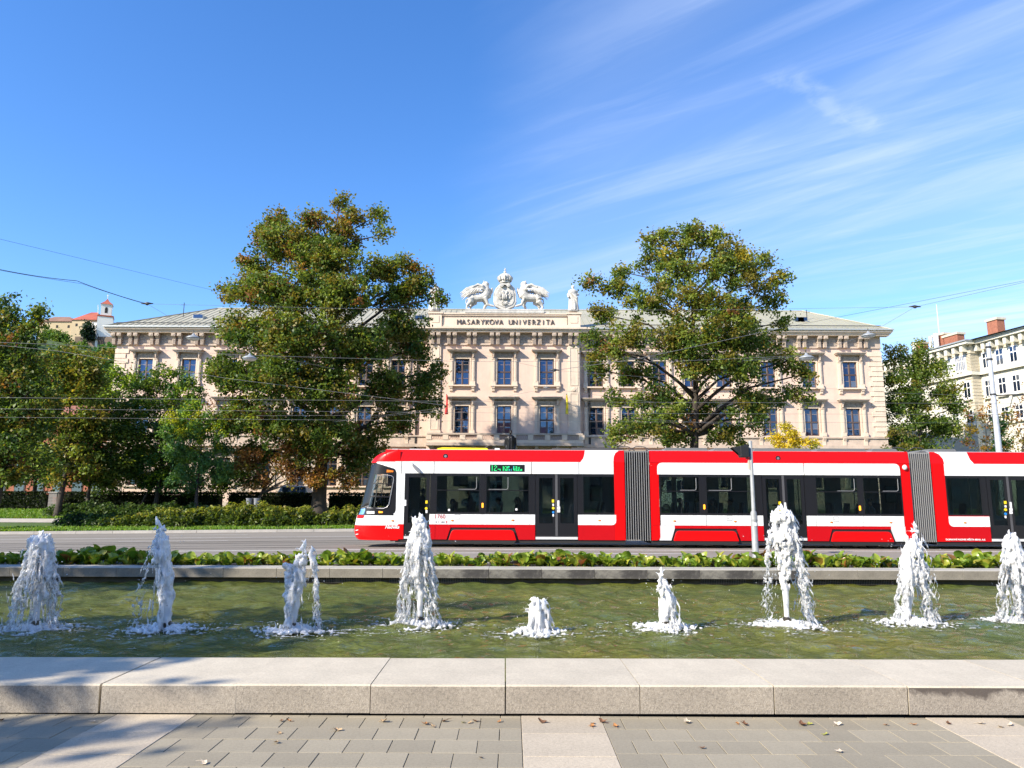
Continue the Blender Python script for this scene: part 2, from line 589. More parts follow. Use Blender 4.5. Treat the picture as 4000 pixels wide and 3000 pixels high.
kerb = tag(build(MB().box(-90, 44.62, -0.75, 90, 44.8, -0.7), 'kerb', m_kerb), kind='structure')
x = -62.0
i = 0
while x < 60:
    w = 2.2 + 0.5 * ((i * 37) % 5) / 5
    q = MB()
    za, zb = gz(x, 44.4), gz(x + w, 44.4)
    q.add([(x + .01, 44.5, za - .1), (x + w - .01, 44.5, zb - .1), (x + w - .01, 44.82, zb - .1), (x + .01, 44.82, za - .1),
           (x + .01, 44.53, za + .15), (x + w - .01, 44.53, zb + .15), (x + w - .01, 44.82, zb + .16), (x + .01, 44.82, za + .16)],
          [(3, 2, 1, 0), (4, 5, 6, 7), (0, 1, 5, 4), (1, 2, 6, 5), (2, 3, 7, 6), (3, 0, 4, 7)])
    build(q, 'kerbstone', m_kerb, kerb)
    x += w; i += 1
tag(build(sheet(-80, 40, 49.9, 52.4, 0.012, 30, 2), 'footpath', m_path, smooth=True), kind='structure')
tag(build(sheet(-9.9, -7.6, 46.2, 57, 0.016, 2, 12), 'side_path', m_path, smooth=True), kind='structure')

# ------------------------------------------------------------------ paving in the foreground
pav = tag(build(MB().box(-60, -30, -0.30, 60, 5.95, -0.022), 'pavement', m_joint), kind='structure')
PITCH_X, SLAB_W, ROW = 3.085, 0.2905, 0.2655
STRIP0, STRIP_W = 0.08, 0.605
def paver(w, d, name, m, h=0.05):
    q = MB()
    g = 0.002
    e = 0.0025
    x0, x1, y0, y1 = g, w - g, g, d - g
    q.add([(x0, y0, -h), (x1, y0, -h), (x1, y1, -h), (x0, y1, -h),
           (x0, y0, -e), (x1, y0, -e), (x1, y1, -e), (x0, y1, -e),
           (x0 + e, y0 + e, 0), (x1 - e, y0 + e, 0), (x1 - e, y1 - e, 0), (x0 + e, y1 - e, 0)],
          [(0, 1, 5, 4), (1, 2, 6, 5), (2, 3, 7, 6), (3, 0, 4, 7), (4, 5, 9, 8), (5, 6, 10, 9), (6, 7, 11, 10), (7, 4, 8, 11), (8, 9, 10, 11)])
    return q
slab_cache = {}
rest = MB()
rest_strip = MB()
YTOP = 5.925
rows = [(YTOP - 0.055, YTOP)] + [(YTOP - 0.055 - ROW * (k + 1), YTOP - 0.055 - ROW * k) for k in range(14)]
for r, (ya, yb) in enumerate(rows):
    for b in range(-4, 4):
        xa, xb = STRIP0 + b * PITCH_X + STRIP_W, STRIP0 + (b + 1) * PITCH_X
        off = SLAB_W * (0.5 if r % 2 else 0.0)
        cuts = [xa] + [xa + off + k * SLAB_W for k in range(0 if off else 1, 12) if xa + off + k * SLAB_W < xb - 0.03] + [xb]
        for c0, c1 in zip(cuts, cuts[1:]):
            if c1 - c0 < 0.02: continue
            jz = random.uniform(-0.0012, 0.0012)
            if r < 6 and -4.9 < c0 < 4.7:
                key = (round(c1 - c0, 3), round(yb - ya, 3))
                if key not in slab_cache:
                    slab_cache[key] = paver(key[0], key[1], 'slab', None).mesh('paving_slab')
                o = link('paving_slab', slab_cache[key], m_slab, pav, loc=(c0, ya, jz),
                         rot=(random.uniform(-.0025, .0025), random.uniform(-.0025, .0025), 0))
            else:
                q = paver(c1 - c0, yb - ya, 'slab', None)
                rest.add([(v[0] + c0, v[1] + ya, v[2] + jz) for v in q.v], q.f)
    # light strips
for b in range(-4, 5):
    xa = STRIP0 + b * PITCH_X
    y = YTOP
    k = 0
    while y > 2.0:
        d = 0.44 if k == 0 else 0.475
        q = paver(STRIP_W, d, 'slab', None)
        if abs(xa) < 5 and k < 4:
            build(q, 'granite_slab', m_strip, pav, loc=(xa, y - d, random.uniform(0, .003)))
        else:
            rest_strip.add([(v[0] + xa, v[1] + y - d, v[2]) for v in q.v], q.f)
        y -= d; k += 1
tag(build(rest, 'paving_slabs_beyond', m_slab, pav), kind='stuff')
tag(build(rest_strip, 'granite_slabs_beyond', m_strip, pav), kind='stuff')

# ------------------------------------------------------------------ the pool
YAW = rad(0.45)
PR = Matrix.Rotation(YAW, 4, 'Z')
pool = thing('fountain_pool', 'long low granite pool with pale coping holding nine fountain jets', 'fountain', (0, 10, 0))
def yawed(q):
    q.v = [tuple(PR @ Vector(p)) for p in q.v]
    return q
m_basin = simple('basin_floor', (0.24, 0.235, 0.05), 0.8, var=0.55, scale=1.3)
m_wallwet = stone_mat('wet_pool_wall', (0.085, 0.07, 0.045), 0.4, 0.3, scale=3)
m_dark = simple('black_gap', (0.012, 0.012, 0.012), 0.9)
X0, X1 = -22.0, 22.0
build(yawed(MB().box(X0, 6.5, -0.62, X1, 15.8, -0.50)), 'basin_floor', m_basin, pool)
build(yawed(MB().box(X0, 6.06, -0.5, X1, 6.62, 0.0)), 'near_wall', m_wallwet, pool)
build(yawed(MB().box(X0, 15.32, -0.5, X1, 15.78, 0.11)), 'far_wall', m_wallwet, pool)
build(yawed(MB().box(X0, 5.99, -0.02, X1, 6.3, 0.010)), 'shadow_gap', m_dark, pool)
# near coping: a pale flamed top and a rougher grey face
def coping(w, y0, y1, z0, z1, slope, top, face, e=0.012):
    """block whose front (y0) leans: foot pushed by slope"""
    g = 0.004
    q = MB()
    x0, x1 = g, w - g
    pts = [(y0 + slope, z0), (y0, z1 - e), (y0 + e, z1), (y1 - e, z1), (y1, z1 - e), (y1, z0)]
    n = len(pts)
    vs = [(x0, p[0], p[1]) for p in pts] + [(x1, p[0], p[1]) for p in pts]
    fs = [(i, (i + 1) % n, (i + 1) % n + n, i + n) for i in range(n)] + [list(range(n))[::-1], list(range(n, 2 * n))]
    for k, f in enumerate(fs):
        q.add([vs[i] for i in f], [list(range(len(f)))[::-1]], 1 if k in (0,) else 0)
    return q
def stained_face():
    """rough granite face whose upper edge carries a ragged dark growth"""
    m = stone_mat('granite_face_stained', (0.36, 0.32, 0.27), 0.13, 0.3, bump=0.6, objvar=0.05, blotch=0.25)
    t = m.node_tree
    b = t.nodes['Principled BSDF']
    old = b.inputs['Base Color'].links[0].from_socket
    tc_ = t.nodes.new('ShaderNodeTexCoord'); sp = t.nodes.new('ShaderNodeSeparateXYZ'); t.links.new(tc_.outputs['Object'], sp.inputs[0])
    nz = t.nodes.new('ShaderNodeTexNoise'); nz.inputs['Scale'].default_value = 5.0; nz.inputs['Detail'].default_value = 7; nz.inputs['Roughness'].default_value = .7
    oi = t.nodes.new('ShaderNodeObjectInfo'); va = t.nodes.new('ShaderNodeVectorMath'); va.operation = 'ADD'
    t.links.new(tc_.outputs['Object'], va.inputs[0]); t.links.new(oi.outputs['Location'], va.inputs[1]); t.links.new(va.outputs[0], nz.inputs['Vector'])
    ad = t.nodes.new('ShaderNodeMath'); ad.operation = 'MULTIPLY_ADD'; ad.inputs[1].default_value = .22
    t.links.new(nz.outputs['Fac'], ad.inputs[0]); t.links.new(sp.outputs['Z'], ad.inputs[2])
    mr = t.nodes.new('ShaderNodeMapRange'); mr.inputs['From Min'].default_value = .245; mr.inputs['From Max'].default_value = .285
    t.links.new(ad.outputs[0], mr.inputs['Value'])
    mx = t.nodes.new('ShaderNodeMix'); mx.data_type = 'RGBA'; mx.inputs[7].default_value = (.095, .08, .07, 1)
    t.links.new(mr.outputs[0], mx.inputs[0]); t.links.new(old, mx.inputs[6]); t.links.new(mx.outputs[2], b.inputs['Base Color'])
    return m
m_face_stain = stained_face()
near_me = coping(1.036, 5.93, 6.93, 0.012, 0.222, 0.008, None, None).mesh('coping_block')
near_me2 = near_me.copy()
for m in (m_granite, m_rough_granite): near_me.materials.append(m)
for m in (m_granite, m_face_stain): near_me2.materials.append(m)
for k in range(-20, 20):
    xx = 0.012 + 1.036 * k
    o = link('coping_block', near_me2 if k >= 3 else near_me, None, pool)
    p = PR @ Vector((xx, 0, 0))
    o.matrix_basis = Matrix.Translation(p + Vector((0, 0, random.uniform(-.002, .002)))) @ Matrix.Rotation(YAW + random.uniform(-.0015, .0015), 4, 'Z')
# far coping with dark growth on many faces
m_cop_far = stone_mat('far_coping', (0.42, 0.395, 0.34), 0.12, 0.14, blotch=0.15)
m_cop_face = stone_mat('far_coping_face', (0.27, 0.245, 0.20), 0.16, 0.2, blotch=0.25)
m_cop_black = stone_mat('far_coping_face_black', (0.075, 0.07, 0.066), 0.35, 0.25, stain=(0.20, 0.19, 0.165), blotch=0.3)
fm_a = coping(1.07, 15.20, 15.80, 0.115, 0.30, 0.0, None, None).mesh('coping_block')
fm_b = fm_a.copy()
for m in (m_cop_far, m_cop_face): fm_a.materials.append(m)
for m in (m_cop_far, m_cop_black): fm_b.materials.append(m)
for k in range(-20, 20):
    xx = 0.735 + 1.07 * k
    o = link('coping_block', fm_b if -2 <= k <= 4 else fm_a, None, pool)
    o.matrix_basis = Matrix.Translation(PR @ Vector((xx, 0, 0))) @ Matrix.Rotation(YAW, 4, 'Z')
m_grille = simple('grille_steel', (0.15, 0.14, 0.12), 0.5, 0.6)
gq = MB()
gq.box(-0.455, 15.315, -0.015, 0.455, 15.322, 0.11, 1)
for i in range(27):
    xx = -0.45 + i * 0.9 / 26
    gq.box(xx - .004, 15.29, -0.005, xx + .004, 15.30, 0.105)
for i in range(4):
    zz = 0.005 + i * 0.032
    gq.box(-0.45, 15.302, zz - .003, 0.45, 15.308, zz + .003)
g_me = gq.mesh('overflow_grille')
g_me.materials.append(m_grille); g_me.materials.append(m_dark)
for u in (1255, 1420, 1630, 1835, 2855, 3060, 3265, 3440):
    xx = at(u, 2260, 15.2).x
    o = link('overflow_grille', g_me, None, pool)
    o.matrix_basis = Matrix.Translation(PR @ Vector((xx, 0, 0)) + Vector((0, 0, 0.004))) @ Matrix.Rotation(YAW, 4, 'Z')

# water: a real rippled surface over the basin
def water_mat():
    M = Mat('pool_water')
    M.t.nodes.remove(M.b)
    h1 = M.noise(4.5, 5, 0.6, stretch=(0.8, 1.6, 1), dist=0.5)
    h2 = M.noise(17, 4, 0.6, stretch=(0.8, 1.4, 1), dist=0.5)
    bp = M.n('ShaderNodeBump')
    bp.inputs['Strength'].default_value = 1.0
    bp.inputs['Distance'].default_value = 0.12
    M.l(h1, bp.inputs['Height'])
    bp2 = M.n('ShaderNodeBump')
    bp2.inputs['Strength'].default_value = 0.8
    bp2.inputs['Distance'].default_value = 0.035
    M.l(h2, bp2.inputs['Height'])
    M.l(bp.outputs[0], bp2.inputs['Normal'])
    nrm = bp2.outputs[0]
    fr = M.n('ShaderNodeFresnel')
    fr.inputs['IOR'].default_value = 1.33
    M.l(nrm, fr.inputs['Normal'])
    gl = M.n('ShaderNodeBsdfGlossy')
    gl.inputs['Roughness'].default_value = 0.06
    M.l(nrm, gl.inputs['Normal'])
    df = M.n('ShaderNodeBsdfDiffuse')
    c = M.ramp(M.noise(0.35, 4, 0.6), [(0.3, (0.115, 0.165, 0.045)), (0.55, (0.19, 0.205, 0.038)), (0.75, (0.29, 0.255, 0.038))])
    M.l(c, df.inputs['Color'])
    M.l(nrm, df.inputs['Normal'])
    tr = M.n('ShaderNodeBsdfTransparent')
    tr.inputs['Color'].default_value = (0.72, 0.75, 0.40, 1)
    m1 = M.n('ShaderNodeMixShader'); m1.inputs[0].default_value = 0.6
    M.l(tr.outputs[0], m1.inputs[1]); M.l(df.outputs[0], m1.inputs[2])
    m2 = M.n('ShaderNodeMixShader')
    M.l(fr.outputs[0], m2.inputs[0]); M.l(m1.outputs[0], m2.inputs[1]); M.l(gl.outputs[0], m2.inputs[2])
    M.l(m2.outputs[0], M.out.inputs['Surface'])
    return M.m
m_water = water_mat()
JETS = [  # photo pixel of nozzle (u, v), top (u, v), width factor, style
    (138, 2462, 165, 2070, 1.25, 'wide'), (652, 2462, 618, 2020, 0.95, 'twin'), (1140, 2466, 1190, 2105, 0.95, 'split'),
    (1640, 2444, 1640, 2010, 1.05, 'wide'), (2100, 2474, 2100, 2330, 0.85, 'stub'), (2596, 2456, 2580, 2220, 0.75, 'spike'),
    (3075, 2446, 3055, 1975, 1.15, 'side'), (3548, 2434, 3575, 2040, 1.05, 'fan'), (4005, 2432, 3945, 2075, 1.0, 'wide')]
ZW_ = 0.0
def jet_base(u, v):
    d = RCAM @ Vector(((u - 2000.0) / FPX, (1500.0 - v) / FPX, -1.0))
    t = (ZW_ - EYE) / d.z
    return Vector((d.x * t, d.y * t, ZW_))
JB = [jet_base(j[0], j[1]) for j in JETS]
nx, ny = 620, 210
gx = np.linspace(-12.5, 12.5, nx)
gy = np.linspace(6.55, 15.36, ny)
GX, GY = np.meshgrid(gx, gy)
H = np.zeros_like(GX)
rngw = np.random.default_rng(3)
for k in range(46):
    lam = rngw.uniform(0.16, 1.1)
    a = rngw.normal(math.pi / 2, 0.75)
    ph = rngw.uniform(0, 6.28)
    H += 0.0058 * lam ** 0.75 * np.sin((GX * math.cos(a) + GY * math.sin(a)) * 2 * math.pi / lam + ph + 0.5 * np.sin(GX * 1.3 + ph))
for b in JB:
    r = np.hypot(GX - b.x, GY - b.y)
    H += 0.016 * np.exp(-r / 0.9) * np.sin(r * 2 * math.pi / 0.21)
vv = [(x, y, z) for x, y, z in zip(GX.ravel(), GY.ravel(), H.ravel())]
ff = [(j * nx + i, j * nx + i + 1, (j + 1) * nx + i + 1, (j + 1) * nx + i) for j in range(ny - 1) for i in range(nx - 1)]
wq = MB(); wq.v = [tuple(PR @ Vector(p)) for p in vv]; wq.f = ff; wq.m = [0] * len(ff)
tag(build(wq, 'water', m_water, smooth=True), kind='structure')

# planter bed behind the pool
bed = tag(build(yawed(MB().box(X0, 15.81, -0.1, X1, 17.7, 0.21)), 'planter_soil', m_soil), kind='structure')
build(yawed(MB().box(X0, 17.7, -0.1, X1, 17.95, 0.26)), 'back_edging', m_kerb, bed)
# ------------------------------------------------------------------ the tram
YT = 27.7                                   # near side of the tram
TX = lambda u, v=1930: at(u, v, YT).x
TZ = lambda v, u=1900: at(u, v, YT).z
ZT, ZR, ZWH, ZBL, ZLW, ZSK = TZ(1757), TZ(1803), TZ(1850), TZ(2008), TZ(2049), TZ(2108)
ZUF = 0.16
def paint(name, c, rough=0.28, coat=0.5):
    M = Mat(name)
    f = M.ramp(M.noise(1.7, 5), [(0.3, tuple(x * 0.94 for x in c)), (0.7, c)])
    M.col(f); M.set(Roughness=rough, Coat_Weight=coat)
    M.b.inputs['Coat Roughness'].default_value = 0.08
    M.b.inputs['Specular IOR Level'].default_value = 0.22
    return M.m
m_red = paint('tram_red', (0.62, 0.002, 0.003), .36, .06)
m_dred = paint('tram_skirt_red', (0.46, 0.002, 0.006), 0.45, 0.04)
m_white = paint('tram_white', (0.74, 0.76, 0.75), 0.32, 0.3)
m_lgrey = paint('tram_pale_grey', (0.60, 0.61, 0.61), 0.4, 0.2)
m_black = simple('tram_black', (0.010, 0.010, 0.012), 0.30)
m_under = simple('tram_underframe', (0.014, 0.014, 0.015), 0.7)
m_grey = simple('tram_grey_metal', (0.33, 0.33, 0.34), 0.4, 0.6)
m_rubber = simple('door_rubber', (0.05, 0.05, 0.055), 0.7)
m_bel_d = simple('bellows_black', (0.012, 0.012, 0.014), 0.75)
m_bel_l = simple('bellows_rib', (0.24, 0.245, 0.25), 0.5)
m_yel = simple('yellow_plastic', (0.85, 0.60, 0.02), 0.4)
m_blue = simple('blue_plastic', (0.02, 0.22, 0.65), 0.4)
m_wlabel = simple('white_sticker', (0.8, 0.8, 0.8), 0.5)
m_orange = simple('amber_marker', (0.75, 0.20, 0.02), 0.3)
m_int = simple('tram_interior', (0.05, 0.05, 0.052), 0.7)
m_seat = simple('tram_seat', (0.05, 0.06, 0.08), 0.8)
m_pole_y = simple('grab_pole', (0.35, 0.36, 0.36), 0.3, 0.7)
def glass_mat(name, tint, refl=0.06):
    M = Mat(name)
    M.t.nodes.remove(M.b)
    tr = M.n('ShaderNodeBsdfTransparent'); tr.inputs['Color'].default_value = (*tint, 1)
    gl = M.n('ShaderNodeBsdfGlossy'); gl.inputs['Roughness'].default_value = 0.01
    gl.inputs['Color'].default_value = (0.9, 0.95, 1, 1)
    fr = M.n('ShaderNodeFresnel'); fr.inputs['IOR'].default_value = 1.45
    mx = M.n('ShaderNodeMixShader')
    M.l(fr.outputs[0], mx.inputs[0]); M.l(tr.outputs[0], mx.inputs[1]); M.l(gl.outputs[0], mx.inputs[2])
    M.l(mx.outputs[0], M.out.inputs['Surface'])
    return M.m
m_tint = glass_mat('tinted_tram_glass', (0.54, 0.60, 0.57))
m_tint_far = glass_mat('far_tram_glass', (0.40, 0.46, 0.44))
m_wind = glass_mat('windscreen_glass', (0.45, 0.5, 0.5))
def emis(name, c, k):
    M = Mat(name)
    M.col((0, 0, 0))
    M.b.inputs['Emission Color'].default_value = (*c, 1)
    M.b.inputs['Emission Strength'].default_value = k
    return M.m
m_led = emis('green_led', (0.02, 0.9, 0.25), 1.3)
m_ledb = emis('cyan_led', (0.05, 0.6, 0.9), 1.3)
m_ind = emis('lit_amber_lamp', (1.0, 0.35, 0.02), 1.6)

tram = thing('tram', 'red and white articulated tram with dark windows and black bellows on the road', 'tram', (TX(1380), YT + 1.25, 0))
def tp(q, name, m, parent=None, **kw):
    return build(q, name, m, parent or tram, **kw)
def panel(pts, name, m, y=YT, d=0.03, parent=None):
    return tp(MB().prism(pts, y, y + d), name, m, parent)
YF = YT + 2.5                                # far side

def yband(z):                                # the roof band leans inwards towards the top
    return YT + max(0.0, (z - ZR)) * 0.16
def roof_panel(pts, name, m, d=0.03, parent=None):
    q = MB().prism(pts, 0, d)
    q.v = [(x, yband(z) + y, z) for x, y, z in q.v]
    return tp(q, name, m, parent)

# --- first (front) section
XN = TX(1380, 2060)
xc0, xd1a, xd1b = TX(1565), TX(1581), TX(1676)           # end of cab, first door
xw = {k: TX(u) for k, u in dict(w1a=1702, w1b=1876, w2a=1896, w2b=2069, d2a=2091, d2b=2256, w3a=2275, w3b=2404, end=2441).items()}
red_split = TX(2283, 1780)
xr2 = TX(2400)
rr = 0.42
roof_panel([(TX(1500), ZR), (red_split - 0.16, ZR), (red_split - .05, lerp(ZR, ZT, .3)), (red_split, lerp(ZR, ZT, .65)), (red_split + .02, ZT), (TX(1500), ZT)], 'roof_panel', m_red)
roof_panel([(red_split - 0.155, ZR), (xr2 - .02, ZR), (xr2 + 0.0, lerp(ZR, ZT, .45)), (xr2 + .07, lerp(ZR, ZT, .78)), (xr2 + .2, ZT), (red_split + .025, ZT), (red_split + .005, lerp(ZR, ZT, .65)), (red_split - .045, lerp(ZR, ZT, .3))], 'roof_panel', m_white)
# red end column
panel([(xr2, ZSK), (xw['end'], ZSK), (xw['end'], ZR), (xr2, ZR), ], 'end_column', m_red)
roof_panel([(xr2 - .015, ZR), (xw['end'], ZR), (xw['end'], ZT), (xr2 + .205, ZT), (xr2 + .075, lerp(ZR, ZT, .78)), (xr2 + .005, lerp(ZR, ZT, .45))], 'roof_panel', m_red)
# white fascia above the windows in four panels
for a, b in ((1566, 1693), (1694, 2076), (2077, 2262), (2263, 2399)):
    panel(rect(TX(a) + .006, ZWH, TX(b) - .006, ZR - .006), 'fascia_panel', m_white)
panel(rect(TX(1540), ZLW, xc0 - .006, ZR - .006), 'cab_side_panel', m_white)
panel(rect(xc0 + .004, ZLW, xd1a - .01, ZWH - .006), 'door_jamb_panel', m_white)
# lower white band
panel(rect(TX(1678) + .01, ZLW, TX(1702), ZBL - .01), 'side_panel', m_white)
panel(rect(TX(1702) + .01, ZLW, TX(1884), ZBL - .01), 'side_panel', m_white)
panel(rect(TX(1884) + .01, ZLW, TX(2068), ZBL - .01), 'side_panel', m_white)
panel(rect(TX(2068) + .01, ZLW, xw['d2a'] - .01, ZBL - .01), 'side_panel', m_white)
panel(round_poly([(TX(2257), ZLW), (TX(2405), ZLW), (TX(2405), ZBL - .01), (TX(2257), ZBL - .01)], [0, .36, 0, 0], 8), 'side_panel', m_white, y=YT - .004)
# skirt
panel(rect(TX(1678) + .01, ZSK, TX(1702), ZLW - .006), 'skirt_panel', m_dred)
bo = [(1757, 2105), (1770, 2062), (2000, 2062), (2014, 2105)]
def bogie(u0, u1, section, grey_side=None):
    """red bogie cover in its dark cut-out"""
    a, b = TX(u0, 2090), TX(u1, 2090)
    zt, zb = TZ(2062), TZ(2118)
    tp(MB().prism([(a - .16, ZSK - .05), (a - .02, zt), (b + .02, zt), (b + .16, ZSK - .05)], YT + .035, YT + .2), 'bogie_recess', m_under, section)
    zc1, zc0 = TZ(2070), TZ(2110)
    q = MB().prism(round_poly([(a - .09, zc0), (b + .09, zc0), (b - .03, zc1), (a + .03, zc1)], [.03, .03, .12, .12], 5), YT - .06, YT + .1)
    o = tp(q, 'bogie_cover', m_red, section); bevel(o, .025)
    tp(MB().prism([(a + .02, zb - .06), (b - .02, zb - .06), (b + .09, zc0 - .005), (a - .09, zc0 - .005)], YT - .04, YT + .1), 'bogie_foot', m_under, section)
    for s in (0.27, 0.73):
        xc = lerp(a, b, s)
        w = MB()
        w.tube([(xc, YT + .22, .30), (xc, YT + .36, .30)], .29, 18)
        tp(w, 'wheel', m_under, section)
    return a, b
ba, bb = bogie(1762, 2008, tram)
zbt = TZ(2062)
panel([(TX(1702) + .01, ZSK), (ba - .17, ZSK), (ba - .03, zbt), (ba - .03, ZLW - .006), (TX(1702) + .01, ZLW - .006)], 'skirt_panel', m_dred)
panel([(ba - .025, zbt + .01), (bb + .025, zbt + .01), (bb + .025, ZLW - .006), (ba - .025, ZLW - .006)], 'skirt_panel', m_dred)
panel([(bb + .17, ZSK), (xw['d2a'] - .01, ZSK), (xw['d2a'] - .01, ZLW - .006), (bb + .03, ZLW - .006), (bb + .03, zbt)], 'skirt_panel', m_dred)
panel(rect(TX(2257), ZSK, xr2 - .004, ZLW - .002), 'skirt_panel', m_dred)

def window(x0, x1, z0, z1, parent=tram, hopper=None, y=YT + .012):
    """tinted pane in a black border with an opening top light"""
    w = tp(MB().prism(rect(x0, z0, x1, z1), y, y + .008), 'window', m_tint, parent)
    b = .07
    q = MB()
    for a in (rect(x0, z0, x0 + b * .6, z1), rect(x1 - b * .6, z0, x1, z1), rect(x0 + b * .6, z1 - b * 1.2, x1 - b * .6, z1), rect(x0 + b * .6, z0, x1 - b * .6, z0 + b)):
        q.prism(a, y - .006, y - .001)
    tp(q, 'border', m_black, w)
    if hopper:
        zt = z1 - .09
        zb = lerp(z0, z1, .60)
        h = MB()
        hx0, hx1 = (x0 + .12, x1 - .14)
        h.prism(rect(x0 + .05, zb - .03, x1 - .05, zb + .0), y - .012, y - .002)
        tp(h, 'glazing_bar', m_black, w)
        g = MB()
        if hopper == 'r':
            ha, hb = lerp(hx0, hx1, .52), hx1
        else:
            ha, hb = hx0, lerp(hx0, hx1, .52)
        g.tube([(ha, y - .012, zb + .02), (hb - .06, y - .012, zb + .02), (hb - .015, y - .012, zb + .05), (hb, y - .012, zb + .1), (hb, y - .012, zt - .03)], .011, 6)
        tp(g, 'chrome_edge', m_bel_l, w)
    return w
window(xw['w1a'], xw['w1b'], ZBL, ZWH - .012, hopper='r')
window(xw['w2a'], xw['w2b'], ZBL, ZWH - .012, hopper='l')
window(xw['w3a'], xw['w3b'], ZBL, ZWH - .012)
def pillar(x0, x1, z0=None, z1=None):
    tp(MB().prism(rect(x0, z0 or ZBL - .008, x1, z1 or ZWH - .01), YT + .004, YT + .06), 'pillar', m_black)
pillar(xd1b + .04, xw['w1a'] - .004); pillar(xw['w1b'] + .004, xw['w2a'] - .004); pillar(xw['w2b'] + .004, xw['d2a'] - .004); pillar(xw['d2b'] + .004, xw['w3a'] - .004)

def door(x0, x1, leaves, parent=tram, stickers=True):
    z0, z1 = TZ(2093), ZWH - .012
    d = tp(MB().prism(rect(x0, z0 - .02, x1, z0), YT - .01, YT + .12), 'door', m_rubber, parent)
    w = (x1 - x0) / leaves
    for k in range(leaves):
        a, b = x0 + k * w + .012, x0 + (k + 1) * w - .012
        q = MB()
        ga, gb = a + .13, b - .13
        gz0, gz1 = TZ(2043), z1 - .14
        for rc in (rect(a, z0, ga, z1), rect(gb, z0, b, z1), rect(ga, gz1, gb, z1), rect(ga, z0, gb, gz0)):
            q.prism(rc, YT + .006, YT + .04)
        tp(q, 'door_leaf', m_black, d)
        tp(MB().prism(rect(ga, gz0, gb, gz1), YT + .02, YT + .026), 'door_pane', m_tint, d)
        hx = gb - .03 if k == 0 else ga + .03
        tp(MB().tube([(hx, YT + .05, gz0 + .03), (hx, YT + .05, gz1 - .06)], .012, 6), 'grab_rail', m_grey, d)
    if leaves == 2:
        xm = (x0 + x1) / 2
        tp(MB().prism(rect(xm - .045, z0, xm + .045, z1), YT - .002, YT + .004), 'centre_seal', simple('seal_grey', (.07, .07, .075), .6) if 'seal_grey' not in bpy.data.materials else bpy.data.materials['seal_grey'], d)
    tp(MB().box(x0 + .01, YT - .005, ZSK + .02, x1 - .01, YT + .05, z0 - .03), 'door_step', m_lgrey, parent)
    return d
dA = door(xd1a, xd1b + .035, 1)
dB = door(xw['d2a'], xw['d2b'], 2)
def sticker(u, v, w, h, m, parent, rnd=False, X=None):
    p = at(u, v, YT)
    x, z = (X if X is not None else p.x), p.z
    q = MB()
    if rnd:
        q.prism([(x + w / 2 * math.cos(a * math.pi / 8), z + h / 2 * math.sin(a * math.pi / 8)) for a in range(16)], YT - .014, YT + .01)
    else:
        q.prism(rect(x - w / 2, z - h / 2, x + w / 2, z + h / 2), YT - .009, YT + .01)
    return tp(q, 'door_button' if rnd else 'sticker', m, parent)
sticker(1666, 1961, .08, .11, m_yel, dA); sticker(1665, 1986, .1, .1, m_yel, dA, True); sticker(1666, 1998, .07, .11, m_wlabel, dA); sticker(1583, 1964, .07, .22, m_wlabel, dA)
def door_stickers(u0, d, v0=0):
    sticker(u0 - 9, 1957 + v0, .085, .11, m_yel, d); sticker(u0 - 8, 1972 + v0, .06, .08, m_wlabel, d); sticker(u0 - 8, 1985 + v0, .1, .1, m_yel, d, True)
    sticker(u0 - 8, 2001 + v0, .09, .09, m_blue, d, True); sticker(u0 - 8, 2013 + v0, .055, .09, m_wlabel, d)
    sticker(u0 + 12, 1966 + v0, .07, .21, m_wlabel, d); sticker(u0 + 13, 1984 + v0, .11, .1, m_wlabel, d); sticker(u0 + 13, 1996 + v0, .11, .1, m_wlabel, d)
door_stickers(2169, dB)
sticker(1754, 1992, .075, .075, m_wlabel, tram); sticker(2017, 1990, .075, .075, m_wlabel, tram)

def marker(u, v):
    p = at(u, v, YT)
    tp(MB().ell((p.x, YT - .006, p.z), (.06, .02, .03), 10, 6), 'side_marker', m_orange, smooth=True)
for u, v in ((1534, 2034), (1767, 2033), (2003, 2032), (2342, 2033), (2635, 2035), (2872, 2037), (3248, 2040), (3480, 2041), (3770, 2042)):
    marker(u, v)
def ind(u, v):
    p = at(u, v, YT)
    tp(MB().prism(round_poly(rect(p.x - .035, p.z - .09, p.x + .035, p.z + .09), .03), YT - .012, YT), 'indicator_lamp', m_ind)
ind(1885, 1974); ind(2751, 1980); ind(3359, 1985)
def hatch(u, v):
    p = at(u, v, YT)
    h = tp(MB().prism(rect(p.x - .10, p.z - .09, p.x + .10, p.z + .09), YT - .003, YT + .005), 'service_flap', m_rubber)
    tp(MB().prism(rect(p.x - .088, p.z - .078, p.x + .088, p.z + .078), YT - .006, YT), 'flap_door', m_white, h)
    tp(MB().prism(rect(p.x - .066, p.z - .02, p.x - .03, p.z + .012), YT - .009, YT), 'latch', m_grey, h)
hatch(1787, 2019); hatch(2850, 2024); hatch(3266, 2028)
def camera_port(u, v):
    p = at(u, v, YT)
    q = MB().tube([(p.x, yband(p.z) - .01, p.z), (p.x, yband(p.z) + .05, p.z)], [.095, .095], 16)
    c = tp(q, 'camera_port', m_black)
    tp(MB().tube([(p.x, yband(p.z) - .018, p.z), (p.x, yband(p.z) + .0, p.z)], [.05, .05], 12), 'lens', m_grey, c)
camera_port(1740, 1782); camera_port(3040, 1790)
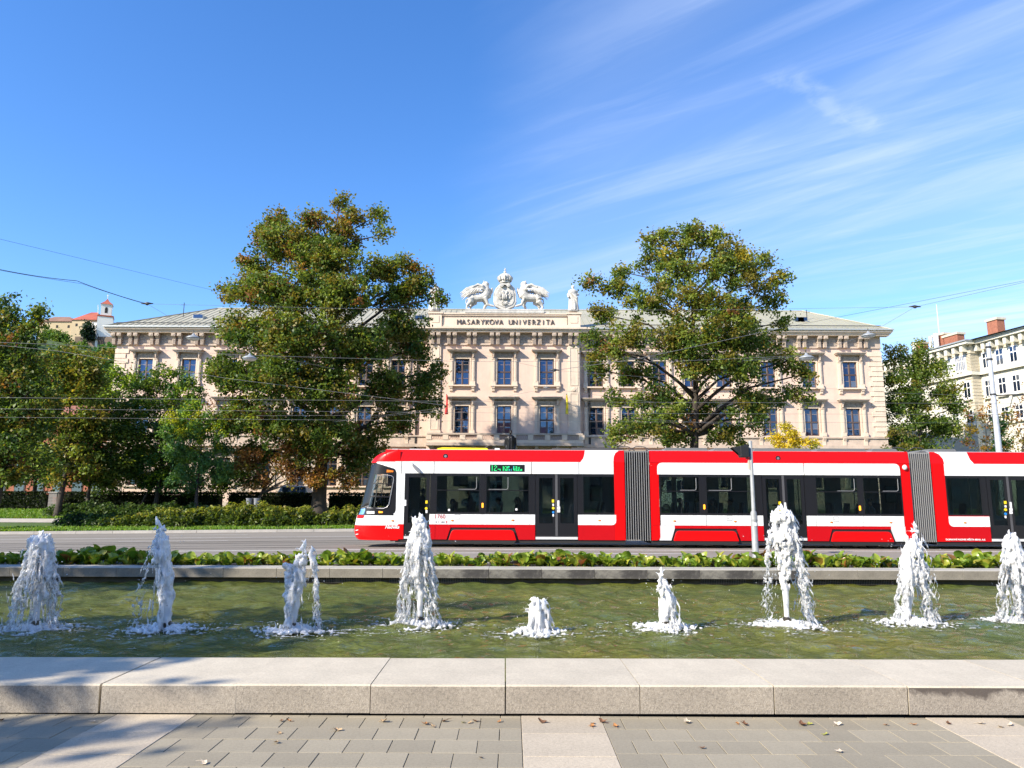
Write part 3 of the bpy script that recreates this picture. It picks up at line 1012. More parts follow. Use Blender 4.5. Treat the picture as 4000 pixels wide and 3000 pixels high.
# mirror camera arm by the cab
p = at(1628, 1830, YT)
arm = tp(MB().prism(round_poly([(p.x - .17, p.z + .10), (p.x - .10, p.z + .16), (p.x + .16, p.z - .10), (p.x + .14, p.z - .17), (p.x + .05, p.z - .15)], .05), YT - .11, YT - .02), 'mirror_arm', m_grey)
tp(MB().tube([(p.x - .16, YT + .0, p.z + .2), (p.x - .14, YT - .06, p.z + .12)], .015, 6), 'mirror_bracket', m_grey, arm)
p = at(3532, 1826, YT)
tp(MB().ell((p.x, YT - .04, p.z), (.09, .06, .1), 12, 8), 'rear_camera_dome', m_white, smooth=True)

panel(rect(TX(1558), ZSK, xd1a - .012, ZLW - .004), 'skirt_panel', m_red)
# --- nose: a curved shell from the near side round to the far side
NOSE = [  # z fraction by photo row: (v, u of the nose outline)
    (2112, 1394), (2102, 1383), (2085, 1378), (2060, 1378), (2050, 1380), (2030, 1384), (2015, 1388), (1992, 1398), (1960, 1407), (1920, 1418), (1880, 1428), (1840, 1438), (1812, 1445), (1800, 1448), (1786, 1457), (1772, 1474), (1762, 1500), (1757, 1535)]
def nose_x(z):
    pts = [(TZ(v, 1400), at(u, v, YT + .5).x) for v, u in NOSE]
    for (z0, x0), (z1, x1) in zip(pts, pts[1:]):
        if z <= z1:
            return lerp(x0, x1, (z - z0) / (z1 - z0) if z1 > z0 else 0)
    return pts[-1][1]
XE = TX(1560)
def nose_pt(t, z):
    """t 0..1: from the body side round the corner to the middle of the front"""
    xn = nose_x(z)
    ang = t * math.pi / 2
    e = 0.55
    cx = math.cos(ang) ** e if t < 1 else 0.0
    sy = math.sin(ang) ** e if t > 0 else 0.0
    x = XE - (XE - xn) * (sy if t > 0 else 0)
    # straight side first, then the rounded corner
    y = YT + 1.25 * (1 - cx)
    return x, y
def nose_side_pt(u, v, off=0.0):
    """point of the nose's near flank that the photo shows at (u, v)"""
    z = TZ(v, 1450)
    xt = at(u, v, YT + .05).x
    xn = nose_x(z)
    f = min(1, max(0.0, (XE - xt) / (XE - xn)))
    # invert x = XE-(XE-xn)*sin^e
    ang = math.asin(min(1, f ** (1 / 0.55)))
    y = YT + 1.25 * (1 - math.cos(ang) ** 0.55)
    return Vector((xt - off * f ** 4, y - off, z))
def nose_grid(z0, z1, name, m, nz=4, inset=0.0, t0=0.0, t1=1.0, parent=None):
    q = MB()
    N = 26
    for s in (1, -1):
        rs = []
        for k in range(nz + 1):
            z = lerp(z0, z1, k / nz)
            row = []
            for i in range(N + 1):
                t = lerp(t0, t1, i / N)
                x, y = nose_pt(t, z)
                if s < 0: y = 2 * (YT + 1.25) - y
                row.append((x + inset * (1 if t > .5 else 0), y, z))
            rs.append(row)
        o = len(q.v)
        q.add([p for r in rs for p in r], [(k * (N + 1) + i, k * (N + 1) + i + 1, (k + 1) * (N + 1) + i + 1, (k + 1) * (N + 1) + i) for k in range(nz) for i in range(N)])
    return tp(q, name, m, parent, smooth=True)
zn = lambda v: TZ(v, 1450)
ZNB, ZN1, ZN2 = zn(2110), zn(2052), zn(2013)
nose_grid(ZNB, ZN1, 'nose_bumper', m_red, 6)
nose_grid(ZN1, ZN2, 'nose_panel', m_white, 3)
nose_grid(zn(1806), zn(1757.5), 'nose_roof_cap', m_red, 8)
# the screen band wraps round: glass in front, black side with the driver's window behind
nose_grid(ZN2, zn(1806), 'windscreen', m_wind, 6, t0=0.70, t1=1.0)
def flank(pts, name, m, off, parent=None, r=0.0, seg=5):
    poly = round_poly(pts, r, seg) if r else pts
    # dense outline then flat-ish ngon split in strips by v
    us = [p[0] for p in poly]; vs_ = [p[1] for p in poly]
    q = MB()
    NV, NU = 16, 12
    v0, v1 = min(vs_), max(vs_)
    rowsp = []
    for k in range(NV + 1):
        v = lerp(v0 + .01, v1 - .01, k / NV)
        cs = []
        for i in range(len(poly)):
            (ua, va), (ub, vb) = poly[i], poly[(i + 1) % len(poly)]
            if (va - v) * (vb - v) <= 0 and va != vb:
                cs.append(lerp(ua, ub, (v - va) / (vb - va)))
        if len(cs) < 2:
            continue
        a, b = min(cs), max(cs)
        rowsp.append([nose_side_pt(lerp(a, b, i / NU), v, off) for i in range(NU + 1)])
    q.add([p for r_ in rowsp for p in r_], [(k * (NU + 1) + i, k * (NU + 1) + i + 1, (k + 1) * (NU + 1) + i + 1, (k + 1) * (NU + 1) + i) for k in range(len(rowsp) - 1) for i in range(NU)])
    return tp(q, name, m, parent, smooth=True)
# black flank with an opening: four strips around the driver's window
blackp = [(1466, 1806), (1545, 1832), (1551, 1850), (1548, 1990), (1542, 2008), (1520, 2012), (1424, 2012), (1432, 1990)]
cab = flank([(1467, 1808), (1545, 1833), (1550, 1846), (1550, 1852), (1462, 1852)], 'cab_side', m_black, .006)
flank([(1535, 1852), (1550, 1852), (1547, 1992), (1540, 2010), (1526, 2012), (1519, 1975)], 'cab_side_rear', m_black, .006, cab)
flank([(1424, 1981), (1528, 1981), (1530, 2012), (1412, 2012)], 'cab_side_foot', m_black, .006, cab)
flank([(1444, 1812), (1467, 1808), (1464, 1852), (1450, 1920), (1437, 1982), (1404, 1984), (1420, 1920), (1434, 1850)], 'screen_pillar', m_black, .008, cab)
flank([(1462, 1850), (1538, 1858), (1540, 1866), (1522, 1972), (1512, 1982), (1437, 1982), (1449, 1920)], 'driver_window', m_wind, -.004, cab)
flank([(1458, 1886), (1536, 1889), (1535, 1893), (1457, 1890)], 'window_bar', m_black, .012, cab)
flank([(1447, 1937), (1526, 1938), (1525, 1943), (1446, 1942)], 'window_bar', m_black, .012, cab)
wq_ = []
for u, v in ((1433, 1984), (1500, 1986), (1513, 1981), (1521, 1970), (1539, 1874), (1538, 1864), (1530, 1858), (1500, 1855)):
    wq_.append(nose_side_pt(u, v, .02))
tp(MB().tube(wq_, .018, 6), 'window_seal', m_grey, cab)
# white rising wedge between roof and black flank
flank([(1474, 1803), (1561, 1803), (1561, 1852), (1551, 1852), (1546, 1832), (1467, 1807)], 'cab_upper_panel', m_white, .004)
flank([(1549, 1850), (1561, 1850), (1561, 2014), (1538, 2014), (1547, 1992)], 'cab_corner_panel', m_white, .004)
flank([(1432, 1997), (1463, 1997), (1463, 2007), (1432, 2007)], 'cab_sticker', m_wlabel, .015)
flank([(1480, 1996), (1496, 1998), (1496, 2003), (1480, 2004)], 'cab_indicator', m_ind, .02)
flank([(1512, 1834), (1538, 1838), (1537, 1844), (1511, 1845)], 'route_number_lamp', m_orange, .015)
flank([(1388, 2013), (1422, 2013), (1417, 2025), (1386, 2026)], 'nose_red_wedge', m_red, .008)
flank([(1394, 1988), (1424, 1986), (1424, 2010), (1391, 2012)], 'headlamp', m_wind, .012)
for dz in (2072, 2088):
    flank([(1383, dz), (1396, dz - 2), (1396, dz), (1383, dz + 3)], 'nose_lamp', m_wlabel, .012)
# cab interior
tp(MB().box(TX(1440), YT + .5, .75, TX(1500), YT + 2.0, 1.15), 'driver_desk', m_int)
tp(MB().box(TX(1515), YT + .9, .95, TX(1540), YT + 1.5, 2.0), 'driver_seat', m_seat)
for u0, v0, u1, v1 in ((1480, 1860, 1462, 1980), (1500, 1870, 1486, 1965), (1470, 1960, 1490, 1945)):
    a, b = at(u0, v0, YT + .7), at(u1, v1, YT + .7)
    tp(MB().tube([a, b], .018, 6), 'cab_pole', m_bel_l)
tp(MB().box(XE, YT + .06, .5, XE + .05, YF - .06, ZR), 'cab_bulkhead', m_int)

# --- second and third sections
B1a, B1b = TX(2441), TX(2541)
x2a, x2b = TX(2541), TX(3561)
B2a, B2b = TX(3561), TX(3648)
x3a, x3b = TX(3648), TX(3648) + 9.8
roof_panel(rect(x2a, ZR, x2b, ZT), 'roof_panel', m_red)
panel(rect(x2a, ZR - .12, x2b, ZR - .004), 'roof_trim', m_red, y=YT + .012)
xc2, xe2 = TX(2575), TX(3526)
panel(rect(x2a, ZLW - .0, xc2 - .004, ZR - .125), 'end_column', m_red)
panel(round_poly([(x2a, ZSK), (xc2 - .002, ZSK), (xc2 - .002, ZLW - .006), (x2a, ZLW - .006)], [0, .34, 0, 0], 7), 'end_column', m_red, y=YT - .004)
panel(rect(xe2 + .004, ZSK, x2b, ZR - .125), 'end_column', m_red)
f = [(2569, 2940), (2942, 3145), (3147, 3523)]
for k, (a, b) in enumerate(f):
    rd = [0, 0, 0, .34 if k == 0 else 0]
    if k == 2: rd = [0, 0, .34, 0]
    panel(round_poly(rect(TX(a) + .005, ZWH, TX(b) - .005, ZR - .012), rd, 7), 'fascia_panel', m_white, y=YT - .004)
d2a, d2b = TX(2978), TX(3144)
for a, b in ((2578, 2755), (2756, 2955), (2956, 2977)):
    panel(rect(TX(a) + .006, ZLW, TX(b) - .004, ZBL - .01), 'side_panel', m_white)
for a, b in ((3146, 3182), (3183, 3365), (3366, 3524)):
    panel(rect(TX(a) + .006, ZLW, TX(b) - .004, ZBL - .01), 'side_panel', m_white)
c2, c3 = bogie(2640, 2876, tram)
panel(rect(c2 - .025, zbt + .01, c3 + .025, ZLW - .006), 'skirt_panel', m_dred)
panel([(c3 + .17, ZSK), (d2a - .01, ZSK), (d2a - .01, ZLW - .006), (c3 + .03, ZLW - .006), (c3 + .03, zbt)], 'skirt_panel', m_dred)
panel([(xc2 - .03, ZSK), (c2 - .17, ZSK), (c2 - .03, zbt), (c2 - .03, ZLW - .006), (xc2 - .03, ZLW - .006)], 'skirt_panel', m_lgrey, y=YT + .002)
e2, e3 = bogie(3255, 3480, tram)
panel(rect(e2 - .025, zbt + .01, e3 + .025, ZLW - .006), 'skirt_panel', m_dred)
panel([(d2b + .01, ZSK), (e2 - .17, ZSK), (e2 - .03, zbt), (e2 - .03, ZLW - .006), (d2b + .01, ZLW - .006)], 'skirt_panel', m_dred)
panel([(e3 + .17, ZSK), (xe2, ZSK), (xe2, ZLW - .006), (e3 + .03, ZLW - .006), (e3 + .03, zbt)], 'skirt_panel', m_lgrey)
window(TX(2577), TX(2735), ZBL, ZWH - .012, hopper='r'); window(TX(2757), TX(2955), ZBL, ZWH - .012, hopper='l')
window(TX(3186), TX(3354), ZBL, ZWH - .012, hopper='r'); window(TX(3370), TX(3525), ZBL, ZWH - .012, hopper='r')
pillar(TX(2735) + .004, TX(2757) - .004); pillar(TX(2955) + .004, d2a - .004); pillar(d2b + .004, TX(3186) - .004); pillar(TX(3354) + .004, TX(3370) - .004)
dC = door(d2a, d2b, 2)
door_stickers(3055, dC, 8)
# third section, running out of the frame
xc3 = TX(3697)
panel(rect(x3a, ZSK, xc3 - .004, ZR), 'end_column', m_red)
rs3 = TX(3790, 1790)
roof_panel([(x3a, ZR), (xc3 + .02, ZR), (xc3 - .0, lerp(ZR, ZT, .4)), (xc3 - .12, lerp(ZR, ZT, .8)), (xc3 - .3, ZT), (x3a, ZT)], 'roof_panel', m_red)
roof_panel([(xc3 + .025, ZR), (rs3 + .12, ZR), (rs3, lerp(ZR, ZT, .35)), (rs3 - .08, ZT), (xc3 - .295, ZT), (xc3 - .115, lerp(ZR, ZT, .8)), (xc3 + .005, lerp(ZR, ZT, .4))], 'roof_panel', m_white)
roof_panel([(rs3 + .125, ZR), (x3b, ZR), (x3b, ZT), (rs3 - .075, ZT), (rs3 + .005, lerp(ZR, ZT, .35))], 'roof_panel', m_red)
panel(rect(xc3, ZWH, x3b, ZR - .006), 'fascia_panel', m_white)
d3a, d3b = TX(3857), TX(3857) + 1.6
panel(round_poly(rect(xc3 + .002, ZLW, TX(3836), ZBL - .01), [.36, 0, 0, 0], 8), 'side_panel', m_white, y=YT - .004)
panel(rect(TX(3837), ZLW, d3a - .01, ZBL - .01), 'side_panel', m_white, y=YT - .004)
panel(rect(xc3, ZSK, d3a - .01, ZLW + .4), 'skirt_panel', m_dred, y=YT + .002)
window(xc3 + .01, TX(3836), ZBL, ZWH - .012); pillar(TX(3836) + .004, d3a - .004)
dD = door(d3a, d3b, 2)
door_stickers(3936, dD, 6)
panel(rect(d3b + .01, ZSK, x3b, ZBL - .01), 'side_panel', m_white)
window(d3b + .02, d3b + 2.2, ZBL, ZWH - .012); pillar(d3b + 2.21, x3b)
# bellows
def bellows(a, b):
    N = 11
    q, r = MB(), MB()
    for k in range(N):
        xa, xb = lerp(a, b, k / N), lerp(a, b, (k + 1) / N)
        xm = lerp(xa, xb, .5)
        w = (xb - xa)
        q.box(xa + w * .05, YT + .12, ZSK + .02, xb - w * .05, YF - .12, ZT - .05)
        r.box(xm - w * .10, YT + .03, ZSK - .02, xm + w * .10, YT + .15, ZT - .02)
        r.box(xm - w * .17, YT + .15, ZT - .06, xm + w * .17, YF - .15, ZT - .02)
    o = tp(q, 'bellows_fold', m_bel_d)
    tp(r, 'bellows_rib', m_bel_l, o)
bellows(B1a, B1b); bellows(B2a, B2b)
# lettering: fleet number, name, operator, and the destination display
def lettering(body, u, v, size, m, name, shear=0.0, bold=0.0):
    p = at(u, v, YT)
    me = text_mesh(body, size, 0.002, shear, bold)
    return link(name, me, m, tram, loc=(p.x, YT - .008, p.z), rot=(math.pi / 2, 0, 0))
m_num = simple('number_red', (0.42, 0.02, 0.03), .5)
lettering('1760', 1718, 2025, .21, m_num, 'fleet_number')
lettering('B  R  N  O', 1720, 2042, .075, simple('small_dark_print', (.12, .05, .06), .5), 'city_lettering')
tp(MB().prism(rect(TX(1745), TZ(2045), TX(1748.5), TZ(2035)), YT - .008, YT), 'city_bar', m_num)
tp(MB().prism(rect(TX(1730), TZ(2044), TX(1732), TZ(2036)), YT - .008, YT), 'city_bar', m_grey)
pn = nose_side_pt(1532, 2064, .03)
link('tram_name', text_mesh('Hedvika', .16, .002, .35, .004), m_wlabel, tram, loc=(pn.x, YT - .012, pn.z), rot=(math.pi / 2, 0, 0))
lettering('DOPRAVNÍ PODNIK MĚSTA BRNA, A.S.', 3772, 2111, .085, m_wlabel, 'operator_lettering', 0, .002)
dx0, dx1, dz0, dz1 = TX(1913), TX(2049), TZ(1842), TZ(1815)
disp = tp(MB().prism(rect(dx0, dz0, dx1, dz1), YT - .01, YT + .01), 'destination_display', m_black)
BITS = ["..X...XX......................................",
        "..X..X..X........X..X.X.XX.....X.X.X..........",
        "..X.....X........X.X..XX.X.....X...X.X.X......",
        "..X....X.........XX...XXX......X.X.X..X.......",
        "..X...X..........X.X..X........X.X.X.X.X......",
        "..X..X....XXXX...X..X.X..X..X..X.X.X..X...X...",
        "..X..X.......X...XX.X.XX.XX....XXX.X.XX.XXX...",
        "..X..XXXX....X...X..XXX..X..X....X.XX.X.X.X..."]
qa, qb = MB(), MB()
cw, ch = (dx1 - dx0) / 47, (dz1 - dz0) / 10
for r_, row in enumerate(BITS):
    for c_, chh in enumerate(row):
        if chh == 'X':
            x, z = dx0 + (c_ + 1) * cw, dz1 - (r_ + 1.5) * ch
            (qb if 25 < c_ + (r_ % 3) < 33 and r_ % 2 else qa).prism(rect(x - cw * .38, z - ch * .38, x + cw * .38, z + ch * .38), YT - .013, YT - .01)
tp(qa, 'display_dots', m_led, disp); tp(qb, 'display_dots', m_ledb, disp)

# far side, roof, floor, interior of each section
def carcass(x0, x1, wins, front=False):
    q = MB()
    q.box(x0, YF - .05, ZSK, x1, YF, ZBL)
    q.box(x0, YF - .05, ZWH, x1, YF, ZR)
    last = x0
    for a, b in wins + [(x1, x1)]:
        q.box(last, YF - .05, ZBL, a, YF - .002, ZWH)
        last = b
    tp(q, 'far_side_wall', m_white)
    for a, b in wins:
        tp(MB().prism(rect(a, ZBL, b, ZWH), YF - .03, YF - .022), 'window', m_tint_far)
    # arched roof
    ys_ = [0.02, .10, .25, .6, 1.25, 1.9, 2.25, 2.4, 2.48]
    zs_ = [ZT - .02, ZT + .0, ZT + .03, ZT + .05, ZT + .06, ZT + .05, ZT + .03, ZT, ZR]
    vs = [(xx, YT + y + (.09 if i < 3 else 0), z) for xx in (x0, x1) for i, (y, z) in enumerate(zip(ys_, zs_))]
    n = len(ys_)
    r = MB().add(vs, [(i, i + 1, n + i + 1, n + i) for i in range(n - 1)])
    tp(r, 'roof', m_lgrey)
    tp(MB().box(x0, YT + .08, ZWH + .1, x1, YF - .08, ZWH + .14), 'ceiling', m_int)
    tp(MB().box(x0, YT + .06, .48, x1, YF - .06, .54), 'floor', m_int)
    tp(MB().box(x0, YT + .04, ZUF, x1, YF - .04, ZSK + .02), 'underframe', m_under)
carcass(TX(1548), xw['end'], [(TX(1610), TX(1660)), (xw['w1a'] + .2, xw['w1b'] - .1), (xw['w2a'] + .1, xw['w2b'] - .2), (TX(2130), TX(2220)), (xw['w3a'] + .2, xw['w3b'] - .2)])
carcass(x2a, x2b, [(TX(2590), TX(2680)), (TX(2700), TX(2730)), (TX(2775), TX(2830)), (TX(2880), TX(2920)), (TX(3000), TX(3040)), (TX(3090), TX(3130)), (TX(3200), TX(3330)), (TX(3400), TX(3500))])
carcass(x3a, x3b, [(TX(3720), TX(3820)), (TX(3870), TX(3990)), (TX(4050), TX(4150))])
# seat rows along the far aisle
seat_q = MB()
seat_q.box(-.22, -.22, .54, .22, .22, .60)
seat_q.box(-.06, -.06, .5, .06, .06, .56)
seat_q.add([(.18, -.22, .6), (.24, -.22, .6), (.34, -.2, 1.28), (.29, -.2, 1.3), (.18, .22, .6), (.24, .22, .6), (.34, .2, 1.28), (.29, .2, 1.3)],
           [(0, 1, 2, 3), (7, 6, 5, 4), (0, 4, 5, 1), (1, 5, 6, 2), (2, 6, 7, 3), (3, 7, 4, 0)])
seat_me = seat_q.mesh('seat')
SEATS = [(u, dy) for u in (1740, 1815, 1930, 2010, 2330, 2640, 2700, 2800, 2880, 3230, 3300, 3420, 3480, 3760) for dy in (.55, 2.0)]
for u, dy in SEATS:
    link('seat', seat_me, m_seat, tram, loc=(TX(u), YT + dy, .38))
for u in (1690, 2080, 2265, 2600, 2965, 3155, 3380, 3700, 3845):
    tp(MB().tube([(TX(u), YT + .9, .5), (TX(u), YT + .9, ZWH + .1)], .02, 8), 'grab_pole', m_pole_y)
# roof gear
pan = tp(MB().prism(round_poly([(TX(1695), ZT + .0), (TX(1905), ZT + .02), (TX(1900), ZT + .10), (TX(1720), ZT + .12), (TX(1700), ZT + .08)], .03), YT + .45, YT + .55), 'pantograph_frame', m_yel)
tp(MB().tube([(TX(1720), YT + .5, ZT + .1), (TX(1720), YT + 2.0, ZT + .1)], .03, 6), 'pantograph_bar', m_yel, pan)
tp(MB().tube([(TX(1890), YT + .5, ZT + .1), (TX(1904), YT + .5, ZT + .2)], .02, 6), 'pantograph_horn', m_black, pan)
for a, b, h in ((1452 + 68, 1545, .05), (1590, 1670, .05), (1930, 1950, .09), (2160, 2230, .10), (2240, 2400, .12), (2545, 2600, .05)):
    tp(MB().box(TX(a), YT + .35, ZT - .02, TX(b), YT + 2.1, ZT + h), 'roof_box', m_lgrey if a < 2000 else m_rubber)
for a, b in ((2600, 2790), (2795, 2950), (2955, 3200), (3205, 3420), (3425, 3545), (3650, 3780)):
    q = MB().prism([(TX(a) + .05, ZT + .0), (TX(b) - .05, ZT + .0), (TX(b) - .15, ZT + .13), (TX(a) + .15, ZT + .13)], YT + .3, YT + 2.1)
    tp(q, 'roof_box', simple('roof_box_grey', (.13, .135, .14), .6) if 'roof_box_grey' not in bpy.data.materials else bpy.data.materials['roof_box_grey'])
for u in (2450, 2515, 3560, 3640):
    p = TX(u)
    tp(MB().tube([(p - .4, YT + .8, ZT + .05), (p - .1, YT + .8, ZT + .22), (p + .2, YT + .8, ZT + .2), (p + .45, YT + .8, ZT + .05)], .018, 6), 'roof_cable', m_rubber)
tp(MB().prism([(TX(1510, 2112), .30), (TX(1560, 2112), .30), (TX(1545, 2112), .22), (TX(1525, 2112), .20)], YT + .1, YT + .5), 'track_brush', m_under)
# ------------------------------------------------------------------ the university building
YB, YR = 72.0, 71.2                         # wing facade, projecting centre
m_wall = stone_mat('pink_beige_render', (0.65, 0.49, 0.40), 0.05, 0.05, scale=0.5, bump=0.15, objvar=0.0, blotch=0.07, streak=0.10)
m_trim = stone_mat('cream_trim', (0.66, 0.54, 0.43), 0.06, 0.05, scale=1.0, bump=0.1, objvar=0.03, streak=0.12)
m_trimd = stone_mat('weathered_trim', (0.50, 0.405, 0.33), 0.14, 0.1, scale=1.5, bump=0.2, objvar=0.05, streak=0.18)
m_frieze = stone_mat('frieze_relief', (0.40, 0.33, 0.27), 0.35, 0.2, scale=7, bump=0.6, objvar=0.05)
m_plinth = stone_mat('plinth_render', (0.50, 0.42, 0.35), 0.08, 0.1)
m_roof = None
def roof_mat():
    M = Mat('patina_sheet_roof')
    c = M.ramp(M.noise(0.25, 6, 0.65, stretch=(1, .3, 1)), [(0.25, (0.27, 0.265, 0.20)), (0.5, (0.34, 0.325, 0.25)), (0.75, (0.40, 0.37, 0.285))])
    c = M.mix(M.ramp(M.noise(0.9, 6, 0.7), [(0.55, (0, 0, 0)), (0.75, (1, 1, 1))]), c, (0.26, 0.19, 0.12))
    M.col(c); M.set(Roughness=0.6)
    return M.m
m_roof = roof_mat()
m_gutter = simple('zinc_gutter', (0.40, 0.42, 0.42), 0.45, 0.4)
m_frame = simple('brown_window_frame', (0.075, 0.045, 0.035), 0.5)
m_framel = simple('pale_glazing_bar', (0.30, 0.23, 0.20), 0.5)
def pane_mat():
    M = Mat('window_pane')
    M.col(M.ramp(M.rnd(), [(0, (.006, .010, .020)), (.6, (.010, .018, .035)), (.85, (.03, .045, .07)), (1, (.09, .10, .11))])); M.set(Roughness=0.02)
    M.b.inputs['IOR'].default_value = 2.1
    M.b.inputs['Specular Tint'].default_value = (0.42, 0.62, 1.0, 1)
    return M.m
m_pane = pane_mat()
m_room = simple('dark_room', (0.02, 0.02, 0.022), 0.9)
m_statue = stone_mat('statue_stone', (0.58, 0.56, 0.52), 0.14, 0.14, scale=3, bump=0.4, objvar=0.03, blotch=0.30, streak=0.22)

BX = lambda u, v=1450, Y=YB: at(u, v, Y).x
BZ = lambda v, u=1970, Y=YR: at(u, v, Y).z
uni = thing('university_building', 'long pink beige two storey palace with pale green roof behind the tram', 'building', (BX(1970), YB + 8, 1.2))
def up_(q, name, m, parent=None, **kw):
    return build(q, name, m, parent or uni, **kw)
XL, XRt = BX(452, 1400), BX(3440, 1400)
XC = BX(1970)
RW = 7.55                                   # half width of the centre
zc_top, zc_mid, zc_bot = BZ(1285), BZ(1294), BZ(1304)   # cornice
zcons = BZ(1350)
ZG = 0.9
wall_top = zc_bot
# openings: (x centre, row) ; rows top window z
wz = [(BZ(1503), BZ(1402)), (BZ(1694), BZ(1586)), (BZ(1900), BZ(1790))]
ww = 1.42
wing_u = [567, 736, 897, 1050, 1180, 1305, 1430, 1555, 2328, 2452, 2576, 2700, 2826, 3000, 3160, 3320]
wing_x = [BX(u) for u in wing_u]
cen_x = [BX(u, 1450, YR) for u in (1806, 1970, 2136)]

def wall_with_holes(x0, x1, y, z0, z1, cols, rows, hw, depth=0.32):
    """front wall as a grid around the window openings, with reveals"""
    q = MB()
    xs = [x0] + [e for c in cols for e in (c - hw, c + hw)] + [x1]
    zs = [z0] + [e for a, b in sorted(rows) for e in (a, b)] + [z1]
    for i in range(len(xs) - 1):
        for j in range(len(zs) - 1):
            if i % 2 == 1 and j % 2 == 1:
                a, b, c, d = xs[i], xs[i + 1], zs[j], zs[j + 1]
                q.add([(a, y, c), (b, y, c), (b, y, d), (a, y, d), (a, y + depth, c), (b, y + depth, c), (b, y + depth, d), (a, y + depth, d)],
                      [(0, 4, 5, 1), (1, 5, 6, 2), (2, 6, 7, 3), (3, 7, 4, 0)])
            else:
                q.add([(xs[i], y, zs[j]), (xs[i + 1], y, zs[j]), (xs[i + 1], y, zs[j + 1]), (xs[i], y, zs[j + 1])], [(0, 1, 2, 3)])
    return q
lw = [x for x in wing_x if x < XC]
rw = [x for x in wing_x if x > XC]
up_(wall_with_holes(XL, XC - RW, YB, ZG, wall_top, lw, wz, ww / 2), 'wall', m_wall)
up_(wall_with_holes(XC + RW, XRt, YB, ZG, wall_top, rw, wz, ww / 2), 'wall', m_wall)
up_(wall_with_holes(XC - RW, XC + RW, YR, ZG, wall_top, cen_x, wz, ww / 2), 'centre_wall', m_wall)
DB = 17.5                                   # depth of the building
q = MB()
for xx in (XC - RW, XC + RW):
    q.add([(xx, YR, ZG), (xx, YB + .1, ZG), (xx, YB + .1, wall_top), (xx, YR, wall_top)], [(0, 1, 2, 3)])
for xx in (XL, XRt):
    q.add([(xx, YB, ZG), (xx, YB + DB, ZG), (xx, YB + DB, wall_top), (xx, YB, wall_top)], [(0, 1, 2, 3)])
q.add([(XL, YB + DB, ZG), (XRt, YB + DB, ZG), (XRt, YB + DB, wall_top), (XL, YB + DB, wall_top)], [(0, 1, 2, 3)])
up_(q, 'side_wall', m_wall)
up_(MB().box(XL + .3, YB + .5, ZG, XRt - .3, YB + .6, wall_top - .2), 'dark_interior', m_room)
up_(MB().box(XC - RW + .3, YR + .5, ZG, XC + RW - .3, YR + .58, wall_top - .2), 'dark_interior', m_room)

